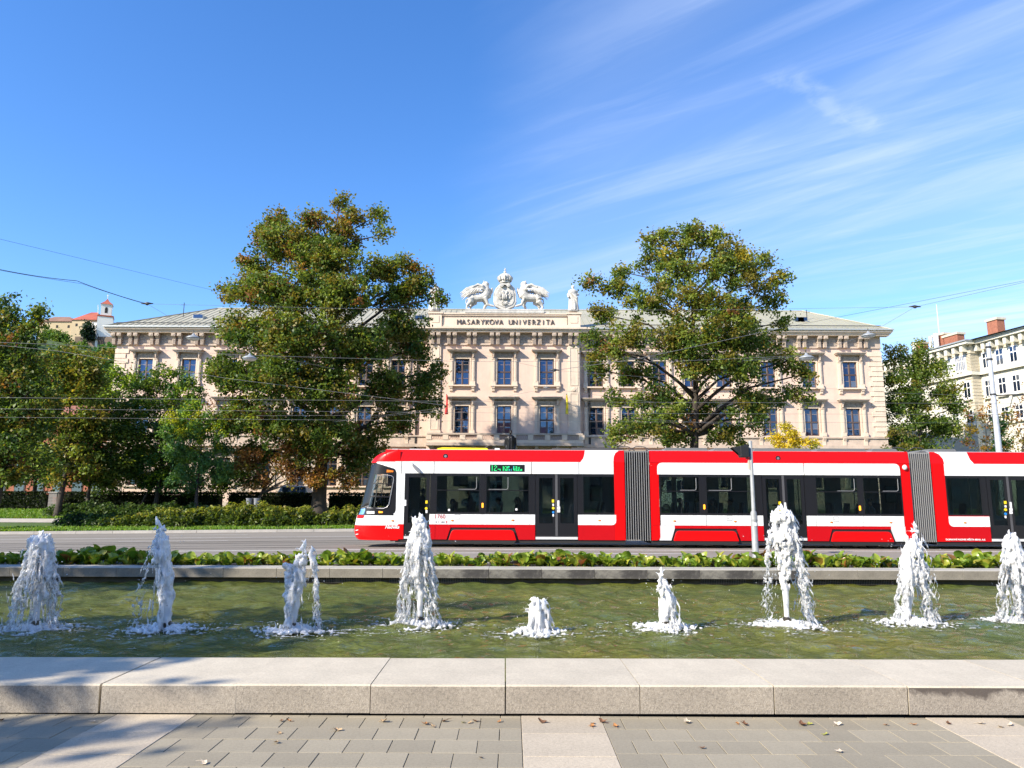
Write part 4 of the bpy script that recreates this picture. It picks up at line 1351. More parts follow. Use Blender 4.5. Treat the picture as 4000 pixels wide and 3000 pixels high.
# --- one window: surround, hood, frame and eight panes
def window_meshes(w, h, row):
    """meshes round (0,0,0) = middle of the sill line on the facade"""
    out = {}
    hw = w / 2
    f = MB()
    t = .085
    y0, y1 = .16, .24
    f.box(-hw, y0, 0, -hw + t, y1, h); f.box(hw - t, y0, 0, hw, y1, h)
    f.box(-hw + t, y0, 0, hw - t, y1, t); f.box(-hw + t, y0, h - t, hw - t, y1, h)
    mz = h * .50
    f.box(-hw + t, y0 - .02, mz - .07, hw - t, y1, mz + .07)
    f.box(-.06, y0 - .015, t, .06, y1, mz - .07); f.box(-.06, y0 - .015, mz + .07, .06, y1, h - t)
    out['frame'] = f.mesh('frame')
    b = MB()
    for (za, zb, q_) in ((t, mz - .07, .5), (mz + .07, h - t, .58)):
        for s in (-1, 1):
            xa, xb = (.06, hw - t) if s > 0 else (-hw + t, -.06)
            zz = lerp(za, zb, q_)
            b.box(xa, y0 + .01, zz - .016, xb, y1 - .02, zz + .016)
            b.box(xa, y0 + .012, za, xa + .028, y1 - .02, zb); b.box(xb - .028, y0 + .012, za, xb, y1 - .02, zb)
    out['glazing_bar'] = b.mesh('glazing_bar')
    panes = []
    for (za, zb, q_) in ((t, mz - .07, .5), (mz + .07, h - t, .58)):
        zz = lerp(za, zb, q_)
        for (xa, xb) in ((-hw + t, -.06), (.06, hw - t)):
            for (c, d) in ((za, zz - .016), (zz + .016, zb)):
                panes.append((xa + .028, xb - .028, c, d))
    out['panes'] = panes
    # surround
    s = MB()
    a = hw + .0
    s.box(-a - .13, -.06, -.05, -a, .0, h + .12); s.box(a, -.06, -.05, a + .13, .0, h + .12); s.box(-a, -.06, h, a, .0, h + .12)
    for sg in (-1, 1):                     # flanking pilasters with foot and head
        xc = sg * (a + .36)
        s.box(xc - .16, -.16, -.02, xc + .16, 0, h - .1)
        s.box(xc - .075, -.20, .35, xc + .075, -.16, h - .2)
        s.box(xc - .22, -.24, -.06, xc + .22, 0, .30)
        s.box(xc - .19, -.21, h - .1, xc + .19, 0, h - .02)
    out['surround'] = s.mesh('surround')
    # frieze panel with relief and hood
    fz = MB()
    fz.box(-a - .1, -.10, h + .12, a + .1, 0, h + .62)
    for k in (-1, 0, 1):
        fz.box(k * .48 - .19, -.13, h + .2, k * .48 + .19, -.10, h + .52)
        fz.box(k * .48 - .09, -.16, h + .28, k * .48 + .09, -.13, h + .44)
    out['frieze'] = fz.mesh('frieze')
    br = MB()
    xc = 0.0
    br.prism([(0, h - .02), (-.18, h + .02), (-.2, h + .2), (-.32, h + .42), (-.42, h + .62), (0, h + .62)], xc - .13, xc + .13, axis='x')
    br.box(xc - .05, -.36, h + .1, xc + .05, -.1, h + .5)
    out['bracket'] = br.mesh('bracket')
    hd = MB()
    hd.box(-a - .62, -.52, h + .62, a + .62, 0, h + .70)
    hd.box(-a - .72, -.62, h + .70, a + .72, 0, h + .80)
    hd.box(-a - .80, -.70, h + .80, a + .80, 0, h + .87)
    out['hood'] = hd.mesh('hood')
    sl = MB()
    if row == 0:
        sl.box(-a - .62, -.34, -.19, a + .62, 0, -.06)
        for sg in (-1, 1):
            xc = sg * (a + .36)
            sl.prism([(0, -.19), (-.28, -.19), (-.28, -.34), (-.16, -.5), (-.16, -.62), (0, -.74)], xc - .14, xc + .14, axis='x')
    else:
        sl.box(-a - .6, -.22, -.15, a + .6, 0, -.06)
    out['sill'] = sl.mesh('sill')
    for k, m in (('frame', m_frame), ('glazing_bar', m_framel), ('surround', m_trim), ('frieze', m_frieze), ('bracket', m_trimd), ('hood', m_trimd), ('sill', m_trim)):
        out[k].materials.append(m)
    return out
pane_cache = {}
def put_window(x, y, z, W, tilt):
    w = link('window', W['frame'], None, uni, loc=(x, y, z))
    # children sit in the window's own coordinates
    for k in ('glazing_bar', 'surround', 'frieze', 'bracket', 'hood', 'sill'):
        if k == 'bracket':
            for sg in (-1, 1): link(k, W[k], None, w, loc=(sg * (ww / 2 + .36), 0, 0))
        else:
            link(k, W[k], None, w)
    for (a, b, c, d) in W['panes']:
        key = (round(b - a, 3), round(d - c, 3))
        if key not in pane_cache:
            me = MB().add([(0, 0, 0), (key[0], 0, 0), (key[0], 0, key[1]), (0, 0, key[1])], [(0, 1, 2, 3)]).mesh('pane')
            me.materials.append(m_pane)
            pane_cache[key] = me
        link('pane', pane_cache[key], None, w, loc=(a, .20, c), rot=(random.gauss(0, .006), 0, random.gauss(0, .008)))
    return w
Ws = [window_meshes(ww, b - a, i) for i, (a, b) in enumerate(wz)]
for x in wing_x:
    for i in range(3):
        put_window(x, YB, wz[i][0], Ws[i], 0)
for x in cen_x:
    for i in range(2):
        put_window(x, YR, wz[i][0], Ws[i], 0)

# --- cornice, frieze band, consoles
def cornice(x0, x1, y, name='cornice'):
    q = MB()
    q.box(x0 - .95, y - .95, zc_top - .18, x1 + .95, y, zc_top)
    q.box(x0 - .82, y - .82, zc_top - .32, x1 + .82, y, zc_top - .18)
    q.box(x0 - .70, y - .70, zc_bot + .02, x1 + .70, y, zc_top - .32)
    up_(q, name, m_trim)
    q = MB()
    q.box(x0 - .06, y - .06, zcons + .12, x1 + .06, y - .002, zc_bot + .02)
    q.box(x0 - .12, y - .12, zcons + .02, x1 + .12, y - .002, zcons + .12)
    up_(q, 'frieze_band', m_trimd)
cornice(XL, XC - RW - .96, YB); cornice(XC + RW + .96, XRt, YB); cornice(XC - RW, XC + RW, YR, 'centre_cornice')
ch = zc_bot - zcons
con = MB()
con.prism([(0, -ch), (-.22, -ch + .05), (-.24, -ch * .72), (-.36, -ch * .45), (-.60, -ch * .25), (-.64, .02), (0, .02)], -.16, .16, axis='x')
con.box(-.20, -.66, -.32, .20, 0, -.02)
con.box(-.14, -.40, -ch * .95, -.08, -.2, -ch * .5); con.box(-.03, -.40, -ch * .95, .03, -.2, -ch * .5); con.box(.08, -.40, -ch * .95, .14, -.2, -ch * .5)
con.box(-.21, -.30, -ch * .55, .21, 0, -ch * .47)
con.box(-.1, -.69, -.25, .1, -.66, -.08)
con_me = con.mesh('console')
con_me.materials.append(m_trimd)
fr_me = MB().box(-.62, -.10, zcons + .28 - zc_bot, .62, -.06, -.22)
for k in range(-4, 5):
    fr_me.prism([(k * .13 - .05, -.55), (k * .13, -.45), (k * .13 + .05, -.55), (k * .13, -.65)], -.14, -.10)
fr_me = fr_me.mesh('frieze_panel'); fr_me.materials.append(m_frieze)
def pair(u, Y):
    x = BX(u, 1325, Y)
    for s in (-.29, .29):
        link('console', con_me, None, uni, loc=(x + s, Y - .005, zc_bot))
    return x
cu = [1766, 1844, 1933.5, 2011.5, 2097.5, 2175, 2238, 1703]
lu = [464, 528, 611, 698, 785, 868, 950, 1032, 1114, 1196, 1278, 1360, 1442, 1524, 1606]
ru = [2330 + k * 79.5 for k in range(14)]
for lst, Y in ((sorted(cu), YR), (lu, YB), (ru, YB)):
    xsn = [pair(u, Y) for u in lst if not (Y == YB and 1660 < u < 2280)]
    for a, b in zip(xsn, xsn[1:]):
        if b - a > 1.4:
            link('frieze_panel', fr_me, None, uni, loc=((a + b) / 2, Y - .002, zc_bot), scale=((b - a - .95) / 1.24, 1, 1))
# corner pilasters of the centre
for u in (1700, 2241):
    x = BX(u, 1450, YR)
    q = MB()
    zt, zb_ = zcons, BZ(1694)
    zm0, zm1 = BZ(1535), BZ(1510)
    q.box(x - .55, YR - .14, zb_, x + .55, YR, zt)
    for (a, b) in ((zb_ + .35, zm0), (zm1 + .1, zt - .2)):
        q.box(x - .40, YR - .18, a, x - .33, YR - .14, b); q.box(x + .33, YR - .18, a, x + .40, YR - .14, b)
        q.box(x - .33, YR - .18, a, x + .33, YR - .14, a + .07); q.box(x - .33, YR - .18, b - .07, x + .33, YR - .14, b)
    q.box(x - .33, YR - .17, zm0 + .15, x + .33, YR - .14, zm1 - .05)
    q.lathe([(.22, 0), (.18, .05), (.02, .06)], (0, 0, 0), 12)
    n0 = 14 * 0
    k = len(q.v)
    for i in range(k - 36, k):
        vx, vy, vz = q.v[i]
        q.v[i] = (x + vx, YR - .17 - vz, (zm0 + zm1) / 2 + .05 + vy)
    q.box(x - .66, YR - .26, zb_ - .02, x + .66, YR, zb_ + .28)
    up_(q, 'corner_pilaster', m_trim)
# string course, quoins
zs1 = BZ(1700)
for a, b, y in ((XL, XC - RW, YB), (XC + RW, XRt, YB)):
    q = MB()
    q.box(a - .1, y - .22, zs1 - .12, b + .1, y, zs1 + .02)
    q.box(a - .05, y - .10, BZ(1733), b + .05, y, zs1 - .12)
    q.box(a - .25, y - .35, BZ(1745), b + .25, y, BZ(1733))
    up_(q, 'string_course', m_trimd)
    for x in (lw if a == XL else rw):
        for s in (-1, 1):
            up_(MB().prism([(y, BZ(1704)), (y - .33, BZ(1704)), (y - .17, BZ(1716)), (y - .14, BZ(1732)), (y, BZ(1732))], x + s * 1.05 - .16, x + s * 1.05 + .16, axis='x'), 'sill_bracket', m_trim)
qz0, qz1 = zs1 + .05, BZ(1362)
nq = 17
qh = (qz1 - qz0) / nq
for k in range(nq):
    for xx, s in ((XL, 1), (XRt, -1)):
        w = 1.0 if k % 2 else 1.28
        o = up_(MB().box(xx - s * .07, YB - .08, qz0 + k * qh + .03, xx + s * w, YB + .8, qz0 + (k + 1) * qh - .03), 'quoin', m_trim)
# rusticated ground floor bands between the windows
for k in range(1, 9):
    zz = lerp(ZG + .9, BZ(1748), k / 9)
    for a, b, y, colx in ((XL, XC - RW, YB, lw), (XC + RW, XRt, YB, rw)):
        edges = [a] + [e for c in colx for e in (c - 1.35, c + 1.35)] + [b]
        for i in range(0, len(edges), 2):
            if edges[i + 1] - edges[i] > .1:
                up_(MB().box(edges[i], y - .05, zz - .24, edges[i + 1], y - .002, zz + .14), 'rusticated_block', m_plinth)
for a, b, y in ((XL, XC - RW, YB), (XC + RW, XRt, YB), (XC - RW, XC + RW, YR)):
    up_(MB().box(a - .2, y - .25, ZG - .6, b + .2, y - .003, ZG + .75), 'plinth', m_plinth)

# --- balcony of the centre
zb1, zb0 = BZ(1696), BZ(1733)
bx0, bx1 = BX(1668, 1715, YR - 1.0), BX(2278, 1715, YR - 1.0)
yb0 = YR - 1.05
bal = up_(MB().box(bx0 - .1, yb0 - .12, zb0 - .28, bx1 + .1, YR, zb0), 'balcony', m_trimd)
build(MB().box(bx0, yb0 - .08, zb1 - .16, bx1, yb0 + .30, zb1), 'handrail', m_trimd, bal)
build(MB().box(bx0, yb0, zb0, bx1, yb0 + .26, zb0 + .28), 'balcony_foot', m_trim, bal)
posts = [bx0 + .15 + (bx1 - bx0 - .3) * k / 9 for k in range(10)]
for x in posts:
    build(MB().box(x - .26, yb0 - .05, zb0 + .28, x + .26, yb0 + .26, zb1 - .16), 'baluster_pier', m_trim, bal)
ring = MB()
rs = []
hh = (zb1 - .16 - zb0 - .28)
for i in range(16):
    a = 2 * math.pi * i / 16
    rs.append((.10 * math.cos(a), .5 * hh * math.sin(a)))
inner = [(x * .62, z * .74) for x, z in rs]
vs = [(x, 0, z) for x, z in rs] + [(x, 0, z) for x, z in inner] + [(x, .12, z) for x, z in rs] + [(x, .12, z) for x, z in inner]
fs = []
for i in range(16):
    j = (i + 1) % 16
    fs += [(i, j, 16 + j, 16 + i), (32 + i, 48 + i, 48 + j, 32 + j), (16 + i, 16 + j, 48 + j, 48 + i), (i, 32 + i, 32 + j, j)]
ring.add(vs, fs)
ring_me = ring.mesh('baluster_ring', True); ring_me.materials.append(m_trimd)
for a, b in zip(posts, posts[1:]):
    n_ = 5
    for k in range(n_):
        link('baluster_ring', ring_me, None, bal, loc=(lerp(a + .26, b - .26, (k + .5) / n_), yb0 + .07, zb0 + .28 + hh / 2))
for k in range(8):
    x = lerp(bx0 + .4, bx1 - .4, k / 7)
    build(MB().prism([(YR, zb0 - .28), (YR - .95, zb0 - .28), (YR - .8, zb0 - .55), (YR, zb0 - 1.1)], x - .18, x + .18, axis='x'), 'balcony_bracket', m_trimd, bal)

# --- attic parapet with lettering
za0, za1 = zc_top + .02, BZ(1227)
ax0, ax1 = BX(1703 - 18, 1255, YR), BX(2241 + 20, 1255, YR)
YA = YR - .35
att = up_(MB().box(ax0 + 1.2, YA + .08, za0, ax1 - 1.2, YA + .8, za1 - .1), 'attic_parapet', m_trim)
q = MB()
q.box(ax0, YA - .02, za0, ax1, YA + .9, za0 + .18); q.box(ax0 + .1, YA + .03, za0 + .18, ax1 - .1, YA + .85, za0 + .32)
q.box(ax0 + 1.0, YA - .06, za1 - .28, ax1 - 1.0, YA + .9, za1 - .14); q.box(ax0 + 1.0, YA - .14, za1 - .14, ax1 - 1.0, YA + .9, za1)
build(q, 'attic_moulding', m_trim, att)
for x in (BX(1703, 1250, YR), BX(2241, 1250, YR)):
    q = MB()
    q.box(x - .62, YA - .1, za0 + .1, x + .62, YA + .95, za1 - .1)
    q.box(x - .74, YA - .2, za1 - .1, x + .74, YA + 1.05, za1 + .06)
    q.box(x - .36, YA - .14, za0 + .5, x + .36, YA - .1, za1 - .35)
    build(q, 'pedestal', m_trim, att)
m_letter = simple('dark_letters', (0.055, 0.045, 0.04), 0.5, var=.3)
s_txt = 'MASARYKOVA UNIVERZITA'
lx0, lx1 = BX(1793, 1258, YA), BX(2158, 1258, YA)
lz = BZ(1268, 1970, YA) - .02
lcache = {}
for k, chx in enumerate(s_txt):
    if chx == ' ': continue
    if chx not in lcache:
        me = text_mesh(chx, .80, .03, 0, -.004)
        me.materials.append(m_letter)
        lcache[chx] = me
    link('letter', lcache[chx], None, att, loc=(lerp(lx0, lx1, k / (len(s_txt) - 1)), YA + .02, lz), rot=(math.pi / 2, 0, 0), scale=(.80, 1, 1))

# --- roof
yr_ = YB + 9.0
zrid = at(1970, 1211, yr_).z
hipL, hipR = at(850, 1194, yr_).x, at(3135, 1222, yr_).x
ex = .95
e = [(XL - ex, YB - ex), (XRt + ex, YB - ex), (XRt + ex, YB + DB + ex), (XL - ex, YB + DB + ex)]
q = MB().add([(x, y, zc_top + .06) for x, y in e] + [(hipL, yr_, zrid), (hipR, yr_, zrid)], [(0, 1, 5, 4), (1, 2, 5), (2, 3, 4, 5), (3, 0, 4)])
q.add([(x, y, zc_top + .03) for x, y in e], [(0, 1, 2, 3)])
roof = up_(q, 'roof', m_roof)
def roof_z(y): return zc_top + .06 + (zrid - zc_top - .06) * (y - (YB - ex)) / (yr_ - (YB - ex))
sm = MB()
x = XL
while x < XRt:
    t = 1.0
    if x < hipL: t = (x - (XL - ex)) / (hipL - (XL - ex))
    if x > hipR: t = ((XRt + ex) - x) / ((XRt + ex) - hipR)
    y1 = lerp(YB - ex, yr_, max(.02, t))
    sm.add([(x - .02, YB - ex, roof_z(YB - ex) + .005), (x + .02, YB - ex, roof_z(YB - ex) + .005), (x + .02, y1, roof_z(y1) + .005), (x - .02, y1, roof_z(y1) + .005),
            (x, YB - ex, roof_z(YB - ex) + .05), (x, y1, roof_z(y1) + .05)], [(0, 1, 2, 3), (0, 4, 5, 3), (1, 4, 5, 2)])
    x += .62
m_seam = simple('roof_seam', (0.27, 0.28, 0.20), 0.6)
build(sm, 'standing_seam', m_seam, roof)
q = MB()
for a, b in (((XL - ex, YB - ex, zc_top + .06), (hipL, yr_, zrid)), ((XRt + ex, YB - ex, zc_top + .06), (hipR, yr_, zrid)), ((hipL, yr_, zrid), (hipR, yr_, zrid))):
    q.tube([Vector(a) + Vector((0, 0, .04)), Vector(b) + Vector((0, 0, .04))], .08, 6)
build(q, 'ridge_cap', m_roof, roof)
m_snow = simple('snow_guard', (.06, .06, .06), .6)
for a, b in ((XL - ex, XC - RW - 1.0), (XC + RW + 1.0, XRt + ex)):
    build(MB().box(a - .06, YB - ex - .14, zc_top - .0, b + .06, YB - ex + .02, zc_top + .13), 'gutter', m_gutter, roof)
    build(MB().tube([(a + .8, YB - .2, roof_z(YB - .2) + .22), (b - .8, YB - .2, roof_z(YB - .2) + .22)], .05, 5), 'snow_guard', m_snow, roof)
for u, v in ((778, 1236), (1640, 1262), (2710, 1255), (3130, 1245), (3118, 1251)):
    p = at(u, v, YB + 3.2)
    z = roof_z(YB + 3.2)
    s = build(MB().box(p.x - .55, YB + 2.9, z - .1, p.x + .55, YB + 3.9, z + .32), 'skylight', m_gutter, roof)
    build(MB().box(p.x - .48, YB + 2.86, z + .0, p.x + .48, YB + 3.85, z + .36), 'skylight_pane', m_pane, s)
for u, v0, v1 in ((720, 1225, 1182), (3150, 1240, 1210)):
    a, b = at(u, v0, YB + 4), at(u, v1, YB + 4)
    build(MB().tube([(b.x, YB + 4, roof_z(YB + 4)), (b.x, YB + 4, b.z)], .04, 6).tube([(b.x - .35, YB + 4, b.z - .25), (b.x + .35, YB + 4, b.z - .25)], .025, 5), 'roof_mast', m_under, roof)
for u in (1632, 2300):
    x = BX(u, 1400, YB)
    build(MB().tube([(x, YB - .95, zc_top), (x, YB - .5, zc_bot - .3), (x, YB - .12, zcons - .3), (x, YB - .12, ZG)], .09, 8), 'downpipe', m_under, roof)
# two flags on short poles at the centre's corners
for u, c, nm, lab in ((2212, (0.80, 0.62, 0.02), 'flag', 'yellow flag hanging from a pole on the palace front'), (1745, (0.65, 0.03, 0.03), 'flag', 'red flag hanging beside the tree on the palace front')):
    p = at(u, 1560, YR - .8)
    f_ = thing(nm, lab, 'flag', (p.x, YR, p.z))
    build(MB().tube([(p.x, YR, p.z - .4), (p.x, YR - 1.3, p.z + .5)], .035, 6), 'pole', m_gutter, f_)
    g = MB()
    n_ = 9
    rows_ = []
    for k in range(n_):
        t = k / (n_ - 1)
        rows_.append([(p.x + (-.02 - .08 * t) + i * (.05 + .10 * t) + .03 * math.sin(3 * i + 5 * t), YR - 1.1 + .12 * math.sin(4 * i + 6 * t), p.z + .4 - 1.9 * t) for i in range(3)])
    for r_ in rows_: pass
    o_ = len(g.v)
    g.add([pp for r_ in rows_ for pp in r_], [(k * 3 + i, k * 3 + i + 1, k * 3 + i + 4, k * 3 + i + 3) for k in range(n_ - 1) for i in range(2)])
    fl = build(g, 'cloth', simple('flag_' + lab[:3], c, .8), f_, smooth=True)
    sd = fl.modifiers.new('thick', 'SOLIDIFY'); sd.thickness = .02

# ------------------------------------------------------------------ stone figures on the roof line
def crest():
    t = thing('stone_crest', 'large white stone shield with eagle relief and crown above the lettering', 'sculpture', (XC, YA + .5, za1))
    PX = lambda u, v: at(u, v, YA + .1)
    z0 = BZ(1213)
    # plinth under all three figures
    a, b = PX(1817, 1214).x, PX(2125, 1214).x
    q = MB()
    q.box(a, YA - .2, za1 + .0, b, YA + 1.0, z0 + .02)
    q.box(a - .5, YA - .05, za1 - .02, b + .5, YA + .9, za1 + .14)
    build(q, 'plinth', m_statue, t)
    o = [(1937, 1125), (1952, 1110), (1995, 1110), (2010, 1125), (2016, 1145), (2018, 1180), (2008, 1198), (1993, 1204), (1972, 1213), (1950, 1204), (1935, 1197), (1927, 1180), (1928, 1145)]
    pts = [(PX(u, v).x, PX(u, v).z) for u, v in o]
    cx, cz = sum(p[0] for p in pts) / len(pts), sum(p[1] for p in pts) / len(pts)
    s = MB().prism(pts, YA + .05, YA + .6)
    s.prism([((x - cx) * .82 + cx, (z - cz) * .82 + cz + .02) for x, z in pts], YA - .02, YA + .1)
    sh = build(s, 'shield', m_statue, t); bevel(sh, .06, 2)
    rel = MB()
    # double eagle: body, two heads, wings of feathers, tail, small shield
    rel.ell((cx, YA - .04, cz - .05), (.28, .10, .45))
    rel.prism(rect(cx - .26, cz - .25, cx + .26, cz + .3), YA - .2, YA)
    for k in range(3):
        rel.box(cx - .2 + k * .16, YA - .24, cz - .2, cx - .1 + k * .16, YA - .18, cz + .25)
    for sg in (-1, 1):
        rel.ell((cx + sg * .2, YA - .05, cz + .58), (.11, .1, .14))
        rel.tube([(cx + sg * .06, YA - .04, cz + .3), (cx + sg * .16, YA - .05, cz + .5), (cx + sg * .33, YA - .05, cz + .6)], [.12, .09, .03], 7)
        for k in range(6):
            an = rad(60 - k * 24)
            L = .55 - .03 * k
            rel.tube([(cx + sg * .3, YA - .04, cz + .05), (cx + sg * (.3 + L * .6 * math.cos(an)), YA - .06, cz + .1 + L * .6 * math.sin(an)), (cx + sg * (.3 + L * math.cos(an) * .95), YA - .03, cz + .1 + L * math.sin(an))], [.05, .075, .03], 6)
        rel.tube([(cx + sg * .12, YA - .04, cz - .4), (cx + sg * .35, YA - .05, cz - .55)], [.07, .05], 6)
    for k in range(-2, 3):
        rel.tube([(cx, YA - .04, cz - .4), (cx + k * .13, YA - .05, cz - .85 + abs(k) * .06)], [.06, .06], 6)
    build(rel, 'eagle_relief', m_statue, sh, smooth=True)
    sc = MB()
    zsc = PX(1972, 1115).z
    for sg in (-1, 1):
        sc.tube([(cx + sg * .33, YA - .28, zsc - .05), (cx + sg * .33, YA + .3, zsc - .05)], .20, 12)
        sc.tube([(cx + sg * .33, YA - .31, zsc - .05), (cx + sg * .33, YA - .27, zsc - .05)], .09, 10)
    sc.box(cx - .33, YA - .22, zsc - .02, cx + .33, YA + .3, zsc + .16)
    build(sc, 'scroll', m_statue, sh, smooth=False)
    cr = MB()
    zb_ = PX(1970, 1107).z
    k_ = 1.0
    cr.lathe([(.42, 0), (.5, .06), (.46, .16), (.58, .3), (.70, .55), (.66, .75), (.45, .95), (.2, 1.03), (.02, 1.05)], (cx, YA + .2, zb_), 20)
    cr.lathe([(.52, 0), (.56, .08), (.53, .18)], (cx, YA + .2, zb_), 20)
    for k in range(8):
        a = 2 * math.pi * k / 8
        pth = []
        for j in range(7):
            tt = j / 6
            r_ = .56 + .2 * math.sin(math.pi * tt * .8) if tt < .6 else lerp(.72, .05, (tt - .6) / .4)
            pth.append((cx + r_ * math.cos(a), YA + .2 + r_ * math.sin(a), zb_ + .15 + .92 * tt))
        cr.tube(pth, .07, 6)
        cr.ell((cx + .6 * math.cos(a + .39), YA + .2 + .6 * math.sin(a + .39), zb_ + .32), .11, 8, 5)
    cr.ell((cx, YA + .2, zb_ + 1.2), .15, 10, 7)
    cr.tube([(cx, YA + .2, zb_ + 1.3), (cx, YA + .2, zb_ + 1.62)], .045, 6)
    cr.tube([(cx - .12, YA + .2, zb_ + 1.48), (cx + .12, YA + .2, zb_ + 1.48)], .04, 6)
    build(cr, 'crown', m_statue, t, smooth=True)
crest()

def griffin(mirror, label, xoff):
    """drawn for the left-hand beast facing the shield; mirrored for the other"""
    CX = 1972.0
    def P(u, v, dy=0.0):
        uu = u if not mirror else 2 * CX - u
        p = at(uu, v, YA + .25)
        return Vector((p.x, YA + .25 + dy, p.z))
    t = thing('griffin_statue', label, 'statue', tuple(P(1860, 1213)))
    b = MB()
    # torso
    b.tube([P(1832, 1168), P(1845, 1163), P(1865, 1165), P(1885, 1163), P(1900, 1152), P(1906, 1140)], [.30, .42, .40, .46, .50, .36], 12)
    # neck and head
    b.tube([P(1898, 1150), P(1900, 1132), P(1897, 1120), P(1895, 1112)], [.46, .40, .32, .30], 12)
    b.ell(P(1898, 1110), (.32, .28, .28), 12, 8)
    b.tube([P(1899, 1110), P(1905, 1110), P(1911, 1113)], [.22, .16, .06], 8)      # upper jaw
    b.tube([P(1899, 1115), P(1904, 1119), P(1908, 1122)], [.15, .10, .05], 8)      # lower jaw
    b.tube([P(1892, 1106, -.14), P(1890, 1097, -.16)], [.12, .03], 6)
    b.tube([P(1892, 1106, .14), P(1890, 1097, .16)], [.12, .03], 6)
    for k in range(5):                                                              # mane
        b.tube([P(1888, 1110 + 7 * k), P(1883, 1112 + 8 * k)], [.16, .05], 6)
    # hind legs
    for dy, du in ((-.28, 0), (.28, 12)):
        b.tube([P(1838 + du, 1168, dy), P(1840 + du, 1182, dy), P(1828 + du, 1192, dy), P(1824 + du, 1204, dy), P(1826 + du, 1210, dy), P(1836 + du, 1212, dy)], [.36, .30, .18, .13, .13, .10], 8)
    # fore legs: one planted, one raised to the shield
    b.tube([P(1895, 1165, -.25), P(1902, 1180, -.25), P(1906, 1192, -.25), P(1918, 1196, -.25), P(1932, 1199, -.25)], [.26, .19, .14, .13, .10], 8)
    b.tube([P(1893, 1170, .2), P(1898, 1190, .2), P(1891, 1203, .2), P(1891, 1211, .1), P(1900, 1212, .1)], [.26, .19, .14, .13, .10], 8)
    b.tube([P(1904, 1150, .15), P(1914, 1158, .15), P(1920, 1140, .15), P(1922, 1124, .1)], [.22, .16, .14, .12], 8)
    # tail
    b.tube([P(1832, 1165), P(1822, 1172), P(1820, 1185), P(1830, 1196), P(1845, 1200)], [.10, .09, .08, .08, .06], 7)
    # wing: long overlapping feathers fanned back from the shoulder
    for s, dy in ((-1, -.42), (1, .42)):
        root = P(1890, 1128, dy)
        b.tube([P(1893, 1136, dy * .6), P(1885, 1122, dy), P(1868, 1117, dy), P(1845, 1128, dy * 1.2)], [.20, .20, .15, .10], 8)
        tips = [(1797, 1154), (1800, 1160), (1804, 1166), (1822, 1157), (1838, 1151), (1852, 1147), (1864, 1145), (1875, 1143)]
        roots = [(1850, 1122), (1856, 1124), (1861, 1127), (1866, 1130), (1871, 1132), (1876, 1134), (1881, 1135), (1886, 1136)]
        for (tu, tv), (ru_, rv) in zip(tips, roots):
            a, c = P(ru_, rv, dy), P(tu, tv, dy * 1.35)
            m_ = (a + c) / 2 + Vector((0, 0, .16))
            b.tube([a, m_, c], [.09, .10, .04], 6)
    me = fuse(b, .045, 'griffin_body', 1)
    link('body', me, m_statue, t)
griffin(False, 'winged stone griffin on the left side of the shield', 0)
griffin(True, 'winged stone griffin on the right side of the shield', 0)

def robed(u, v_top, v_base, label, seed, y=YA + .4):
    r = random.Random(seed)
    p0, p1 = at(u, v_base, y), at(u, v_top, y)
    H = p1.z - p0.z
    x0, z0 = p0.x, p0.z
    t = thing('robed_statue', label, 'statue', (x0, y, z0))
    q = MB()
    q.box(x0 - .42, y - .4, z0, x0 + .42, y + .4, z0 + .05 * H)
    prof = [(.04, .20, .17), (.2, .185, .16), (.38, .165, .14), (.5, .155, .13), (.6, .14, .115), (.7, .155, .12), (.78, .165, .115), (.825, .12, .09), (.85, .05, .05)]
    rings = []
    for f, rx, ry in prof:
        ring_ = []
        for k in range(36):
            a = 2 * math.pi * k / 36
            fold = 1 + (.09 * math.sin(9 * a + seed) + .05 * math.sin(17 * a)) * max(0, (.8 - f))
            ring_.append((x0 + rx * H * fold * math.cos(a) + .015 * H * math.sin(f * 5 + seed), y + ry * H * fold * math.sin(a), z0 + f * H))
        rings.append(ring_)
    q.rings(rings)
    q.tube([(x0, y, z0 + .82 * H), (x0, y, z0 + .9 * H)], .042 * H, 8)
    q.ell((x0, y - .01 * H, z0 + .93 * H), (.055 * H, .062 * H, .072 * H), 12, 9)
    q.ell((x0, y + .02 * H, z0 + .95 * H), (.062 * H, .06 * H, .06 * H), 12, 8)
    q.ell((x0, y - .072 * H, z0 + .925 * H), (.012 * H, .014 * H, .02 * H), 6, 5)
    for s in (-1, 1):
        hx = x0 - s * .02 * H if s > 0 else x0 - .1 * H
        q.tube([(x0 + s * .135 * H, y, z0 + .79 * H), (x0 + s * .19 * H, y - .02 * H, z0 + .64 * H), (x0 + s * (.05 if s > 0 else .17) * H, y - .15 * H, z0 + (.60 if s > 0 else .5) * H)], [.052 * H, .045 * H, .03 * H], 8)
    q.tube([(x0 - .1 * H, y - .12 * H, z0 + .72 * H), (x0 + .12 * H, y - .14 * H, z0 + .5 * H), (x0 + .16 * H, y - .06 * H, z0 + .2 * H)], [.04 * H, .06 * H, .03 * H], 7)
    me = fuse(q, .035, 'robed_body', 1)
    link('body', me, m_statue, t)
robed(2239, 1115, 1219, 'pale robed stone figure standing on the right-hand end of the attic parapet', 1)
robed(1698, 1108, 1219, 'pale robed stone figure half hidden by the tree at the left-hand parapet end', 4)

